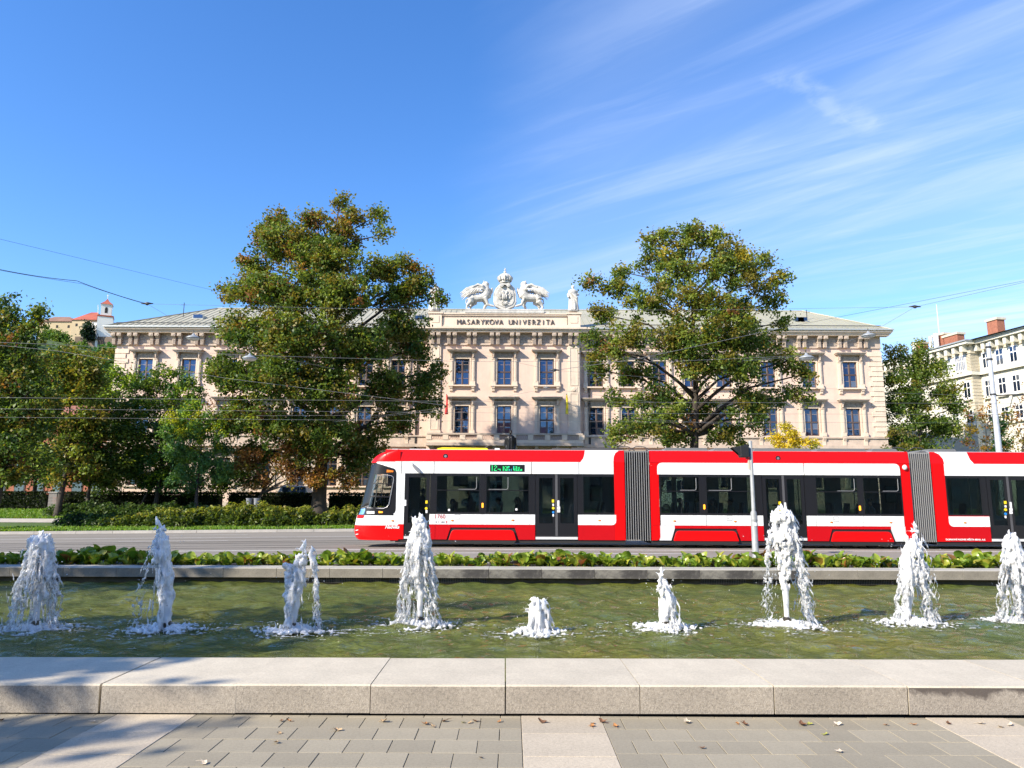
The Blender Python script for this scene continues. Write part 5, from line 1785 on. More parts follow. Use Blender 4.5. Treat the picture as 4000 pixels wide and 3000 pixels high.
# bronze statue of a standing man in a long coat
def bronze():
    SXB = .78
    y = 50.0
    u = 1994
    zt = at(u, 1676, y).z
    x0 = at(u, 1740, y).x
    z_g = gz(x0, y)
    t = thing('bronze_statue', 'dark bronze statue of a standing man in a long open coat', 'statue', (x0, y, z_g))
    H = 2.75
    z0 = zt - H
    build(MB().box(x0 - .55, y - .55, z_g - .05, x0 + .55, y + .55, z0 - .0), 'plinth', m_kerb, t)
    q = MB()
    prof = [(.18, .115, .09), (.3, .12, .095), (.45, .118, .09), (.6, .125, .09), (.7, .14, .095), (.78, .15, .09), (.825, .12, .075), (.855, .04, .045)]
    q.rings([[(x0 + rx * H * math.cos(2 * math.pi * k / 24) * (1 + .03 * math.sin(6 * k)), y + ry * H * math.sin(2 * math.pi * k / 24), z0 + f * H) for k in range(24)] for f, rx, ry in prof])
    for s in (-1, 1):
        q.tube([(x0 + s * .055 * H, y, z0 + .3 * H), (x0 + s * .055 * H, y, z0 + .04 * H)], [.058 * H, .045 * H], 10)
        q.ell((x0 + s * .058 * H, y - .03 * H, z0 + .02 * H), (.035 * H, .075 * H, .022 * H))
        q.tube([(x0 + s * .135 * H, y, z0 + .785 * H), (x0 + s * .165 * H, y + .01 * H, z0 + .62 * H), (x0 + s * .12 * H, y - .02 * H, z0 + .47 * H)], [.048 * H, .04 * H, .03 * H], 10)
        q.tube([(x0 + s * .03 * H, y - .085 * H, z0 + .8 * H), (x0 + s * .04 * H, y - .10 * H, z0 + .6 * H), (x0 + s * .045 * H, y - .095 * H, z0 + .25 * H)], [.02 * H, .018 * H, .016 * H], 6)
        q.tube([(x0 + s * .02 * H, y - .07 * H, z0 + .82 * H), (x0 + s * .065 * H, y - .085 * H, z0 + .74 * H), (x0 + s * .03 * H, y - .1 * H, z0 + .64 * H)], [.014 * H, .02 * H, .012 * H], 6)
    q.tube([(x0, y, z0 + .83 * H), (x0, y, z0 + .9 * H)], .04 * H, 10)
    q.ell((x0, y, z0 + .93 * H), (.05 * H, .06 * H, .07 * H), 14, 10)
    q.ell((x0, y - .05 * H, z0 + .895 * H), (.03 * H, .03 * H, .032 * H))
    q.ell((x0, y - .062 * H, z0 + .925 * H), (.01 * H, .014 * H, .018 * H), 6, 5)
    q.ell((x0, y - .052 * H, z0 + .948 * H), (.035 * H, .014 * H, .008 * H), 8, 5)
    q.v = [(x0 + (x - x0) * SXB, yy, z) for x, yy, z in q.v]
    link('body', fuse(q, .028, 'bronze_body', 1), simple('dark_bronze', (.022, .022, .024), .38, .7, var=.4, scale=3), t)
bronze()
# ------------------------------------------------------------------ trees and shrubs
m_leaf = leaf_material('leaves', 0.40, 0.5)
m_bark = stone_mat('bark', (0.05, 0.039, 0.03), 0.35, 0.3, scale=6, bump=0.8, objvar=0.15)
G_DARK, G_MID, G_LIGHT = (0.048, 0.095, 0.018), (0.10, 0.155, 0.025), (0.20, 0.25, 0.04)
OLIVE, YEL, BRN, ORG = (0.18, 0.155, 0.026), (0.38, 0.30, 0.03), (0.20, 0.095, 0.032), (0.31, 0.155, 0.04)
BRIGHT = (0.26, 0.36, 0.035)

def pal(rng, n, spec):
    """spec: list of (weight, colour)"""
    w = np.array([s[0] for s in spec], float); w /= w.sum()
    c = np.array([s[1] for s in spec])
    return c[rng.choice(len(spec), size=n, p=w)]

def tree(name, label, group, u_base, Y, blobs, spec, seed, trunk_r=.3, leaf=.26, n_clump=9.0, per=46, clump_r=.62, top_spec=None, depth=.85, cat='tree', zg=None, base_v=None, bare=0.0, loc=None, shell=.45, shrink=1.0):
    """blobs: (u, v, ru, rv[, dY]) in photo pixels at distance Y, or with loc=(x,y): world (dx, z, rx, rz, dy)"""
    rng = np.random.default_rng(seed)
    R = random.Random(seed)
    sc = Y / FPX if loc is None else 1
    if loc is None:
        bx = at(u_base, 1960, Y).x
        B = []
        for b in blobs:
            p = at(b[0], b[1], Y)
            dy = (b[4] if len(b) > 4 else 0.0)
            B.append((Vector((p.x, Y + dy, p.z)), b[2] * sc, b[3] * sc))
    else:
        bx, Y = loc
        B = [(Vector((bx + b[0], Y + b[4], b[1])), b[2], b[3]) for b in blobs]
    B = [(p, rx * shrink, rz * shrink) for p, rx, rz in B]
    z0 = gz(bx, Y) if zg is None else zg
    t = thing(name, label, cat, (bx, Y, z0), group)
    zmax = max(p.z + rz for p, rx, rz in B)
    zmin = min(p.z - rz for p, rx, rz in B)
    # ---- wood
    q = MB()
    ztop = lerp(z0, zmax, .80)
    zfork = max(z0 + 1.5, min(lerp(z0, zmax, .28), zmin + 1.5))
    lean = (sum(p.x * rx for p, rx, rz in B) / sum(rx for p, rx, rz in B) - bx)
    def trunk_at(z):
        f = max(0.0, (z - z0) / (zmax - z0))
        return Vector((bx + lean * f ** 1.5 + .15 * math.sin(f * 7 + seed), Y + .2 * math.sin(f * 5 + seed * 2), z))
    zs_ = [z0 - .2, z0 + .25, z0 + 1.0] + [lerp(z0 + 1.0, ztop, k / 9) for k in range(1, 10)]
    q.tube([trunk_at(z) for z in zs_], [trunk_r * 1.45, trunk_r * 1.12] + [trunk_r * max(.12, 1 - .92 * max(0.0, (z - z0) / (ztop - z0)) ** .8) for z in zs_[2:]], 10)
    cents, szs, cls = [], [], []
    for (p, rx, rz) in B:
        ry = depth * (rx + rz) / 2
        zj = max(zfork, min(p.z - rz * .5 - abs(p.x - bx) * .45, ztop))
        a = trunk_at(zj)
        mid = (a + p) / 2 + Vector((0, 0, .12 * (p - a).length))
        r0 = trunk_r * .42 * max(.35, 1 - (zj - z0) / (ztop - z0) * .6)
        pts = [a.lerp(mid, .5) + Vector((R.uniform(-.2, .2), R.uniform(-.2, .2), 0)) if k == 1 else x for k, x in enumerate([a, a, mid, p])]
        q.tube([pts[0], pts[1], pts[2], pts[3]], [r0, r0 * .8, r0 * .55, r0 * .25], 7)
        vol = rx * ry * rz
        nc = max(7, int(n_clump * (vol ** .72)))
        d = rng.normal(size=(nc, 3)); d /= np.linalg.norm(d, axis=1)[:, None]
        rr_ = rng.uniform(0, 1, nc) ** (shell) * rng.uniform(.80, 1.07, nc)
        cc = np.array(p)[None, :] + d * rr_[:, None] * np.array([rx, ry, rz])[None, :]
        for k in range(nc):
            if rr_[k] > .45 and R.random() < .42:
                s_ = p.lerp(Vector(cc[k]), R.uniform(.05, .35))
                e_ = Vector(cc[k])
                m_ = (s_ + e_) / 2 + Vector((R.uniform(-.15, .15), R.uniform(-.15, .15), R.uniform(0, .3)))
                q.tube([s_, m_, e_], [r0 * .28 + .012, r0 * .16 + .01, .012], 5, cap=False)
            # twigs of leaves: flattened clump
            if R.random() < bare: continue
            npk = int(per * R.uniform(.5, 1.3))
            rad_ = clump_r * R.uniform(.65, 1.25)
            off = rng.normal(size=(npk, 3)) * np.array([rad_, rad_, rad_ * .8]) * .5
            cents.append(cc[k][None, :] + off)
            szs.append(rng.uniform(.7, 1.25, npk) * leaf)
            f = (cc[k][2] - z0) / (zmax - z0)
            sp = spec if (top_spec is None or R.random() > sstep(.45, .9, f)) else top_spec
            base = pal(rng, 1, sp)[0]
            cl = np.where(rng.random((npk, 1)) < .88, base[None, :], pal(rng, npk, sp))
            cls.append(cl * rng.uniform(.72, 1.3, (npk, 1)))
    v, c = leaf_cloud(np.vstack(cents), np.concatenate(szs), np.vstack(cls), rng)
    build(q, 'trunk', m_bark, t, smooth=True)
    link('crown', quads_mesh('crown', v, np.clip(c, 0, 1)), m_leaf, t)
    return t

BIG_L = [(1330, 785, 36, 40), (1375, 855, 62, 52), (1225, 845, 58, 60), (1080, 850, 58, 42), (1045, 895, 60, 45), (1170, 945, 95, 75), (1320, 935, 110, 80), (1470, 845, 48, 38), (1495, 915, 40, 35), (1120, 990, 130, 80, -2), (1010, 1040, 90, 60),
         (1300, 1060, 170, 110, -2), (1480, 1060, 90, 80), (1590, 1040, 80, 45), (1650, 1110, 80, 55), (1700, 1165, 45, 40), (1560, 1150, 120, 90, 1), (920, 1150, 75, 55), (1020, 1170, 110, 80, -2), (1180, 1200, 160, 110, -4),
         (1380, 1220, 150, 110, -4), (1560, 1280, 130, 90, 1), (930, 1290, 90, 60), (1060, 1330, 130, 90, -3), (1240, 1370, 170, 120, -5), (1440, 1390, 150, 110, -3), (1610, 1360, 90, 60, 1), (880, 1450, 70, 60), (980, 1480, 120, 90, -3),
         (1160, 1520, 150, 110, -5), (1340, 1540, 150, 110, -4), (1520, 1520, 110, 90), (1640, 1490, 80, 60, 1), (1700, 1440, 40, 45, 1), (1680, 1580, 70, 60, 1), (1540, 1640, 90, 60), (960, 1640, 120, 90, -2), (1120, 1680, 130, 90, -3), (1300, 1700, 140, 90, -3), (1430, 1720, 100, 70), (1000, 1780, 90, 60), (1400, 1800, 80, 60)]
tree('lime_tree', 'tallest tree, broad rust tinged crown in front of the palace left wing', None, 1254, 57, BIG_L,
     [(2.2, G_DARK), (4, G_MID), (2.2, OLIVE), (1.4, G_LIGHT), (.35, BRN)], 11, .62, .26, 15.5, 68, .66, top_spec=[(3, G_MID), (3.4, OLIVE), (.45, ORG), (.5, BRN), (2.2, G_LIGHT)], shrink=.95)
BIG_R = [(2600, 905, 45, 40), (2560, 940, 60, 45), (2710, 910, 75, 60), (2790, 930, 90, 70), (2650, 990, 110, 90), (2850, 990, 90, 70), (2930, 1030, 60, 45), (2540, 1010, 70, 60), (2420, 1060, 50, 40), (2320, 1105, 60, 40), (2430, 1130, 110, 55),
         (2600, 1100, 130, 90, -2), (2800, 1100, 140, 100, -3), (2990, 1020, 55, 35), (3060, 1085, 55, 30), (2960, 1110, 90, 70), (3020, 1180, 80, 60), (2360, 1230, 90, 50), (2500, 1230, 120, 80, -3), (2700, 1230, 150, 90, -4), (2880, 1230, 120, 90), (3040, 1260, 60, 40),
         (2330, 1350, 75, 70), (2450, 1340, 100, 80, -2), (2620, 1370, 150, 100, -4), (2820, 1370, 150, 90, -3), (2990, 1340, 80, 60), (2330, 1440, 55, 60), (2480, 1460, 100, 70), (2680, 1480, 110, 70, -4), (2900, 1450, 110, 70), (3040, 1430, 90, 60, -2),
         (3100, 1480, 45, 50, -2), (2560, 1570, 110, 70, -1), (2750, 1600, 100, 70, 1), (2940, 1560, 110, 70), (3060, 1560, 80, 60, -2), (2400, 1560, 50, 40), (2480, 1690, 100, 70, -3), (2380, 1720, 70, 45, -3), (2640, 1700, 100, 60), (2840, 1700, 110, 70), (2960, 1640, 60, 50), (2640, 1400, 130, 80, -4), (2800, 1470, 120, 70, -4), (2590, 1640, 90, 60, -3), (2870, 1620, 100, 70, -3), (2760, 1310, 120, 80, -5), (2400, 1400, 70, 60, -2)]
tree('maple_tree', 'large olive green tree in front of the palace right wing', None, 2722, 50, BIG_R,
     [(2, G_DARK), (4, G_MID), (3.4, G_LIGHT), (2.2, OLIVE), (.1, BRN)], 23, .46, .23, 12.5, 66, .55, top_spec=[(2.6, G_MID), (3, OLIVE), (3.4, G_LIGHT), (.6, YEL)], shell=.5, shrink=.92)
# row on the left
tree('chestnut_tree', 'dark tall tree cut by the left frame edge', 'park trees on the left', -20, 46,
     [(20, 1250, 90, 70), (110, 1300, 90, 70), (-30, 1350, 140, 110), (110, 1420, 120, 80), (30, 1500, 150, 100), (170, 1510, 70, 60), (120, 1610, 130, 80), (-30, 1620, 140, 110), (60, 1720, 160, 90), (170, 1800, 90, 60), (0, 1820, 150, 70), (155, 1215, 28, 28), (30, 1180, 40, 40), (60, 1850, 80, 40)],
     [(3, G_DARK), (4, G_MID), (1.5, OLIVE), (1, G_LIGHT), (.25, BRN)], 31, .35, .24, 12, 52, .6)
tree('ash_tree', 'yellow tinged tree with a straight trunk beside the lawn', 'park trees on the left', 240, 54,
     [(250, 1395, 70, 55), (310, 1420, 80, 70), (200, 1440, 90, 70), (360, 1470, 80, 70), (260, 1520, 130, 90), (200, 1630, 110, 80), (330, 1620, 100, 80), (250, 1740, 130, 80), (160, 1780, 80, 50), (320, 1810, 90, 60), (230, 1860, 70, 30)],
     [(1, G_DARK), (4, G_MID), (2.6, OLIVE), (4.2, G_LIGHT), (.2, BRN), (.7, YEL)], 37, .24, .24, 12.5, 54, .6)
tree('young_maple', 'thin trunked green tree between the ash and the locust tree', 'park trees on the left', 343, 56,
     [(420, 1600, 90, 70), (360, 1690, 90, 70), (430, 1760, 100, 70), (330, 1800, 90, 60), (470, 1840, 80, 50), (380, 1850, 70, 40), (500, 1700, 70, 60), (300, 1700, 70, 60), (420, 1870, 80, 45), (280, 1860, 60, 40)],
     [(3, G_DARK), (3, G_MID), (2, G_LIGHT), (1, OLIVE)], 41, .17, .24, 14, 58, .6)
tree('locust_tree', 'fresh green locust tree hiding the palace left corner', 'park trees on the left', 620, 58,
     [(470, 1470, 60, 50), (560, 1500, 90, 60), (650, 1470, 70, 60), (720, 1510, 70, 50), (530, 1590, 110, 70), (680, 1590, 100, 70), (480, 1680, 80, 70), (600, 1700, 110, 80), (720, 1680, 70, 60), (560, 1800, 110, 80), (680, 1800, 90, 80), (770, 1560, 50, 40), (600, 1880, 90, 40), (420, 1540, 50, 50)],
     [(2, G_DARK), (4, (.06, .15, .03)), (3, (.12, .22, .04)), (1.5, BRIGHT)], 43, .2, .22, 14, 62, .52, top_spec=[(2, G_MID), (3, BRIGHT), (2, (.075, .16, .03))])
tree('young_locust', 'small locust tree with yellow green shoots in front of the tall tree', 'park trees on the left', 772, 54,
     [(760, 1600, 60, 45), (690, 1640, 60, 45), (830, 1650, 70, 50), (760, 1700, 90, 60), (860, 1740, 60, 60), (690, 1760, 70, 60), (790, 1810, 100, 60), (720, 1870, 80, 50), (860, 1850, 60, 60), (650, 1690, 30, 25)],
     [(2, (.05, .12, .04)), (4, (.085, .19, .06)), (2.5, (.15, .27, .06))], 47, .16, .20, 17, 66, .48, top_spec=[(2, (.10, .2, .04)), (2, BRIGHT), (1.4, (.36, .36, .02))])
tree('brown_chestnut', 'low brown leaved chestnut under the tallest tree', 'park trees on the left', 1000, 55,
     [(1150, 1760, 70, 50), (1240, 1790, 80, 60), (1110, 1830, 90, 50), (1300, 1850, 80, 40), (1210, 1870, 90, 40), (960, 1800, 70, 60), (1000, 1880, 70, 40), (1360, 1880, 60, 40)],
     [(2.5, BRN), (2, ORG), (2, OLIVE), (1.2, G_DARK)], 53, .18, .22, 15, 58, .55)
tree('ginkgo_tree', 'small bright yellow tree rising behind the traffic signal', None, 3075, 46,
     [(3075, 1680, 40, 35), (3050, 1730, 40, 35), (3110, 1730, 50, 35), (3160, 1735, 40, 18), (3075, 1785, 60, 40), (3130, 1800, 60, 40)],
     [(3, (.62, .48, .03)), (2, (.46, .40, .04)), (.6, G_LIGHT)], 59, .10, .15, 34, 60, .34)
tree('elder_bush', 'dense dark bush filling the gap under the locust trees', 'park trees on the left', 560, 59,
     [(470, 1830, 80, 60), (560, 1870, 90, 50), (660, 1860, 80, 60), (860, 1880, 70, 60), (930, 1850, 60, 70), (420, 1890, 60, 40), (760, 1890, 60, 50)],
     [(4, G_DARK), (2, G_MID), (.5, G_LIGHT)], 55, .14, .24, 14, 56, .6)
tree('hornbeam_tree', 'dark green tree between the dark tall tree and the terracotta building', 'park trees on the left', 120, 60,
     [(110, 1560, 120, 90), (40, 1700, 120, 80), (160, 1700, 110, 80), (110, 1810, 130, 70), (40, 1860, 90, 40), (190, 1860, 70, 40)],
     [(4, G_DARK), (3, G_MID), (1, OLIVE)], 57, .2, .26, 12, 56, .65)
# right of the palace
tree('linden_tree', 'dark green tree between the palace corner and the cream building', 'trees on the right', 3600, 74,
     [(3500, 1395, 50, 50), (3580, 1390, 50, 55), (3490, 1480, 60, 60), (3600, 1470, 70, 60), (3660, 1440, 45, 50), (3560, 1560, 90, 70), (3690, 1540, 70, 60), (3740, 1590, 45, 45), (3490, 1600, 60, 70), (3620, 1650, 90, 70), (3700, 1680, 70, 60), (3520, 1700, 70, 60), (3600, 1760, 110, 50), (3480, 1770, 60, 60)],
     [(4, G_DARK), (3, G_MID), (1.4, G_LIGHT)], 61, .4, .28, 10, 64, .72, top_spec=[(2, G_MID), (3, G_LIGHT), (1, OLIVE)], shell=.5)
tree('rowan_tree', 'thin orange brown shrubby tree before the cream building', 'trees on the right', 3830, 62,
     [(3810, 1620, 50, 55), (3860, 1590, 40, 50), (3790, 1700, 60, 50), (3880, 1680, 60, 50), (3850, 1750, 70, 40), (3950, 1650, 60, 60), (3960, 1740, 70, 50)],
     [(2, ORG), (2, OLIVE), (1.2, BRN), (1, G_MID), (.6, (.3, .2, .03))], 67, .12, .22, 9, 30, .5, bare=.18)
tree('hazel_tree', 'dull olive bush at the foot of the linden tree', 'trees on the right', 3530, 66,
     [(3530, 1690, 60, 45), (3490, 1750, 50, 40), (3580, 1760, 50, 40)],
     [(2, OLIVE), (2, G_MID), (1, (.14, .13, .05))], 71, .1, .22, 9, 40, .5)
tree('spruce_bush', 'deep green conical shrub right of the rowan', 'trees on the right', 3905, 58,
     [(3900, 1640, 18, 25), (3905, 1680, 28, 30), (3905, 1730, 40, 40), (3905, 1790, 50, 40)],
     [(3, (.015, .06, .012)), (2, (.03, .10, .02))], 73, .08, .16, 22, 60, .3)
tree('bare_tree', 'half bare brown tree at the right frame edge', 'trees on the right', 3990, 56,
     [(3990, 1580, 40, 50), (4040, 1520, 60, 60), (3985, 1690, 60, 60), (4060, 1650, 70, 70), (4020, 1760, 70, 50)],
     [(2, BRN), (1.5, OLIVE), (1.2, ORG)], 79, .14, .2, 8, 18, .5, bare=.45)

# trees behind the viewer that shade the left of the pool
def shade_tree(label, x, y, blobs, seed):
    tree('plane_tree', label, 'trees behind the viewer', 0, 0, blobs, [(3, G_DARK), (3, G_MID), (1, OLIVE)], seed, .32, .26, 8.0, 46, .55, loc=(x, y), zg=0.0)
shade_tree('leafy tree standing outside the frame to the left of the pool', -16.7, 0.1,
           [(0, 9.0, 2.6, 2.0, 0), (-2.5, 8.0, 2.4, 1.8, 1), (2.0, 8.2, 2.0, 1.5, -1.2), (1.6, 10.0, 2.0, 1.5, 1.5), (-1.5, 10.6, 2.2, 1.6, -1), (.5, 7.2, 1.8, 1.1, 2.6), (-2.6, 6.8, 2, 1.2, -2), (4.3, 7.0, 1.1, .9, -1.5), (3.2, 7.6, 1.1, .8, -.4)], 83)
shade_tree('second leafy tree outside the frame farther along the pool', -20.5, 8.5,
           [(0, 9.0, 2.6, 2.0, 0), (-2.5, 8.0, 2.4, 1.8, 1), (2.4, 8.4, 1.9, 1.5, -1.0), (1.8, 9.8, 1.9, 1.5, 1.3), (-1.5, 10.6, 2.2, 1.6, -1), (.5, 7.2, 1.8, 1.2, 2.4)], 89)

# ------------------------------------------------------------------ hedges and low shrubs
def shrub_row(name, label, cat, pts, spec, seed, leaf, dens, group=None, box=False, top=None):
    """pts: ellipsoid mounds (x, y, rx, ry, h)"""
    rng = np.random.default_rng(seed)
    x0, y0 = pts[0][0], pts[0][1]
    t = thing(name, label, cat, (x0, y0, gz(x0, y0)), group)
    C, Sz, Cl = [], [], []
    w = MB()
    for (x, y, rx, ry, h) in pts:
        z = gz(x, y)
        n_ = int(dens * rx * h)
        if box:
            d = rng.uniform(-1, 1, (n_, 3)); d[:, 2] = rng.uniform(0, 1, n_)
            face = rng.integers(0, 3, n_)
            d[face == 0, 1] = -1; d[face == 1, 2] = 1
            p = d * np.array([rx, ry, h]) + np.array([x, y, z])
            p += rng.normal(size=p.shape) * .05
        else:
            d = rng.normal(size=(n_, 3)); d /= np.linalg.norm(d, axis=1)[:, None]
            d[:, 2] = np.abs(d[:, 2])
            r_ = rng.uniform(.72, 1.08, n_)[:, None] * (1 + .12 * np.sin(d[:, :1] * 7 + x) + .1 * np.sin(d[:, 1:2] * 9 + x))
            p = d * r_ * np.array([rx, ry, h]) + np.array([x, y, z])
        C.append(p); Sz.append(rng.uniform(.6, 1.35, n_) * leaf)
        f = ((p[:, 2] - z) / h)[:, None]
        cl = pal(rng, n_, spec)
        if top is not None:
            sel = rng.random((n_, 1)) < np.clip((f - .55) * 1.6, 0, .8)
            cl = np.where(sel, pal(rng, n_, top), cl)
        Cl.append(cl * rng.uniform(.7, 1.3, (n_, 1)))
        for k in range(4):
            a = 2 * math.pi * k / 4 + x
            w.tube([(x, y, z - .05), (x + rx * .5 * math.cos(a), y + ry * .5 * math.sin(a), z + h * .7)], [.04, .015], 5)
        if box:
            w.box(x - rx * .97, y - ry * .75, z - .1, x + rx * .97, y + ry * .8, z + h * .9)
    v, c = leaf_cloud(np.vstack(C), np.concatenate(Sz), np.vstack(Cl), rng, aspect=.42)
    build(w, 'stems', m_hedge_core, t)
    link('foliage', quads_mesh('foliage', v, np.clip(c, 0, 1)), m_leaf, t)
    return t
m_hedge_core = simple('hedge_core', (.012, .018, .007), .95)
JUN = [(3, (.06, .10, .018)), (3, (.11, .15, .022)), (1, (.03, .055, .014))]
JTOP = [(2, (.26, .27, .035)), (2, (.20, .24, .03)), (1, (.30, .26, .05))]  # yellow-green tops, with the sunlight on them partly put into the leaf colour
gx_ = lambda u, Y: at(u, 2000, Y).x
rj = random.Random(5)
juni = [(gx_(u, 48.0), 47.9 + rj.uniform(-.4, .6), rj.uniform(1.1, 1.6), 1.1, h) for u, h in ((480, .62), (560, .75), (640, .95), (720, 1.05), (800, 1.10), (880, 1.2), (960, 1.3), (1040, 1.28), (1100, 1.15), (1160, 1.15))]
for k, (lab, seg) in enumerate((('spreading dark juniper at the left-hand end of the shrub bed', juni[:2]), ('golden juniper mound next to the dark one in the shrub bed', juni[2:4]), ('middle juniper mound below the two grey bins', juni[4:7]), ('juniper mound on the left edge of the narrow path', juni[7:]))):
    shrub_row('juniper_shrub', lab, 'shrub', seg, JUN, 100 + k, .24, 1500, 'junipers along the verge', top=JTOP)
shrub_row('juniper_shrub', 'juniper mound right of the narrow path, cut by the tram nose', 'shrub', [(gx_(u, 48.0), 48.0, 1.3, 1.0, h) for u, h in ((1300, .95), (1370, 1.1), (1440, 1.15), (1520, 1.1))], JUN, 110, .24, 1500, 'junipers along the verge', top=JTOP)
shrub_row('juniper_shrub', 'lowest dark shrub spilling over the pale path on the left', 'shrub', [(gx_(330, 49), 48.6, 1.5, 1.0, .72), (gx_(420, 48.6), 48.2, 1.3, 1.0, .7)], [(3, (.02, .05, .015)), (2, (.04, .09, .02))], 111, .22, 1500, 'junipers along the verge')
shrub_row('leafy_shrub', 'leafy shrub with broad leaves under the ash tree', 'shrub', [(gx_(u, 54), 54.0 + (u % 3) * .3, 1.4, 1.0, h) for u, h in ((230, .8), (320, .95), (420, .9), (520, .85), (640, .95), (760, .9))], [(3, G_DARK), (2, (.06, .11, .03)), (1, (.12, .17, .06))], 112, .26, 900, None)
hx = lambda u: at(u, 1960, 60).x
for k, (a, b, lab) in enumerate(((-160, 190, 'dark clipped hedge at the left edge behind the lawn'), (260, 860, 'long dark clipped hedge behind the row of park trees'), (900, 1230, 'dark clipped hedge in front of the silver car'), (1290, 1600, 'dark thin hedge behind the tram nose'))):
    xa, xb = hx(a), hx(b)
    n_ = max(2, int((xb - xa) / 2.4))
    shrub_row('clipped_hedge', lab, 'hedge', [(lerp(xa, xb, (i + .5) / n_), 60.0, (xb - xa) / n_ / 2 + .06, .55, 1.35) for i in range(n_)], [(4, (.012, .022, .006)), (2, (.022, .04, .01))], 120 + k, .20, 900, 'clipped hedges', box=True)

# ------------------------------------------------------------------ grass of the verge and lawn
def grass(name, x0, x1, y0, y1, n_, h, seed, spec):
    rng = np.random.default_rng(seed)
    x, y = rng.uniform(x0, x1, n_), rng.uniform(y0, y1, n_)
    z = np.array([gz(a, b) for a, b in zip(x, y)])
    hh = rng.uniform(.5, 1.3, n_) * h
    a = rng.uniform(0, 6.28, n_)
    w = hh * .35
    lx, ly = rng.normal(0, .35, n_) * hh, rng.normal(0, .35, n_) * hh
    v = np.empty((n_, 4, 3))
    v[:, 0] = np.stack([x - w * np.cos(a), y - w * np.sin(a), z], 1)
    v[:, 1] = np.stack([x + w * np.cos(a), y + w * np.sin(a), z], 1)
    v[:, 2] = np.stack([x + lx + w * .3 * np.cos(a), y + ly + w * .3 * np.sin(a), z + hh], 1)
    v[:, 3] = np.stack([x + lx - w * .3 * np.cos(a), y + ly - w * .3 * np.sin(a), z + hh], 1)
    c = pal(rng, n_, spec) * rng.uniform(.75, 1.25, (n_, 1))
    o = link(name, quads_mesh(name, v.reshape(-1, 3), np.repeat(c, 4, 0)), m_leaf)
    return tag(o, 'short bright green grass of the verge along the far kerb' if 'verge' in name else 'shaded lawn grass behind the pale path', 'grass', kind='stuff')
GR = [(3, (.12, .23, .025)), (3, (.16, .28, .03)), (1, (.22, .26, .05))]
grass('verge_grass', -36, 30, 44.9, 47.2, 26000, .13, 1, GR)
grass('lawn_grass', -42, -18, 52.6, 59, 14000, .13, 2, GR)

# ------------------------------------------------------------------ bergenias in the planter
def berg_mat():
    M = Mat('bergenia_leaf')
    inf = M.n('ShaderNodeObjectInfo')
    c = M.ramp(inf.outputs['Random'], [(0.0, (.12, .22, .022)), (.3, (.22, .32, .03)), (.65, (.34, .41, .045)), (.88, (.50, .48, .07)), (.95, (.26, .12, .03)), (1.0, (.30, .06, .03))])
    c = M.mix(M.noise(9, 3), c, M.mix(0.5, c, (.05, .10, .015)))
    M.col(c); M.set(Roughness=.32)
    tr = M.n('ShaderNodeBsdfTranslucent')
    M.l(M.mix(1.0, c, (1.4, 1.4, .6), 'MULTIPLY'), tr.inputs['Color'])
    mx = M.n('ShaderNodeMixShader'); mx.inputs[0].default_value = .28
    M.l(M.b.outputs[0], mx.inputs[1]); M.l(tr.outputs[0], mx.inputs[2]); M.l(mx.outputs[0], M.out.inputs['Surface'])
    return M.m
m_berg = berg_mat()
def berg_leaf(seed):
    """a stalk and a cupped oval blade, foot at the origin, growing towards +x"""
    r = random.Random(seed)
    q = MB()
    L, W = .20 * r.uniform(.85, 1.15), .078 * r.uniform(.85, 1.2)
    st = .10
    n_, k_ = 6, 4
    rows_ = []
    for i in range(n_ + 1):
        t = i / n_
        hw = W * (math.sin(math.pi * min(1, t * .88 + .1)) ** .65)
        x = st + L * t
        zc_ = .05 + .11 * t - .09 * t * t
        row = []
        for j in range(k_ + 1):
            s = -1 + 2 * j / k_
            row.append((x, s * hw, zc_ + .35 * hw * s * s + .008 * math.sin(9 * t + 4 * s + seed)))
        rows_.append(row)
    q.add([p for r_ in rows_ for p in r_], [(i * (k_ + 1) + j, i * (k_ + 1) + j + 1, (i + 1) * (k_ + 1) + j + 1, (i + 1) * (k_ + 1) + j) for i in range(n_) for j in range(k_)])
    q.tube([(0, 0, 0), (st * .6, 0, .03), (st + .02, 0, .05)], [.008, .007, .006], 4, cap=False)
    return q.mesh('leaf', True)
bl = [berg_leaf(i) for i in range(5)]
for me in bl: me.materials.append(m_berg)
rb_ = random.Random(17)
ORD = ['first', 'second', 'third', 'fourth', 'fifth', 'sixth', 'seventh', 'eighth', 'ninth']
ROWS = ['front row', 'second row', 'third row', 'back row']
def bergenia(x, y, k, big=1.0, row_=0):
    p = PR @ Vector((x, y, .20))
    ji_ = min(range(9), key=lambda i: abs(JB[i].x * p.y / JB[i].y - p.x))
    dx_ = p.x - JB[ji_].x * p.y / JB[ji_].y
    t = thing('bergenia_plant', '%s bergenia %s the %s jet from the left' % (ROWS[row_], 'behind' if abs(dx_) < .45 else ('just left of' if dx_ < 0 else 'just right of'), ORD[ji_]), 'plant', tuple(p), 'bergenias in the planter bed')
    for j in range(k):
        a = 2 * math.pi * (j / k) + rb_.uniform(-.5, .5)
        el = rb_.uniform(-.95, -.10) if j % 3 else rb_.uniform(-1.25, -.7)
        s = rb_.uniform(.75, 1.2) * big
        o = link('leaf', bl[rb_.randrange(5)], None, t)
        o.matrix_parent_inverse = Matrix()
        o.rotation_euler = (rb_.uniform(-.4, .4), el, a)
        o.scale = (s, s, s)
        o.location = (rb_.uniform(-.05, .05), rb_.uniform(-.05, .05), rb_.uniform(0, .06))
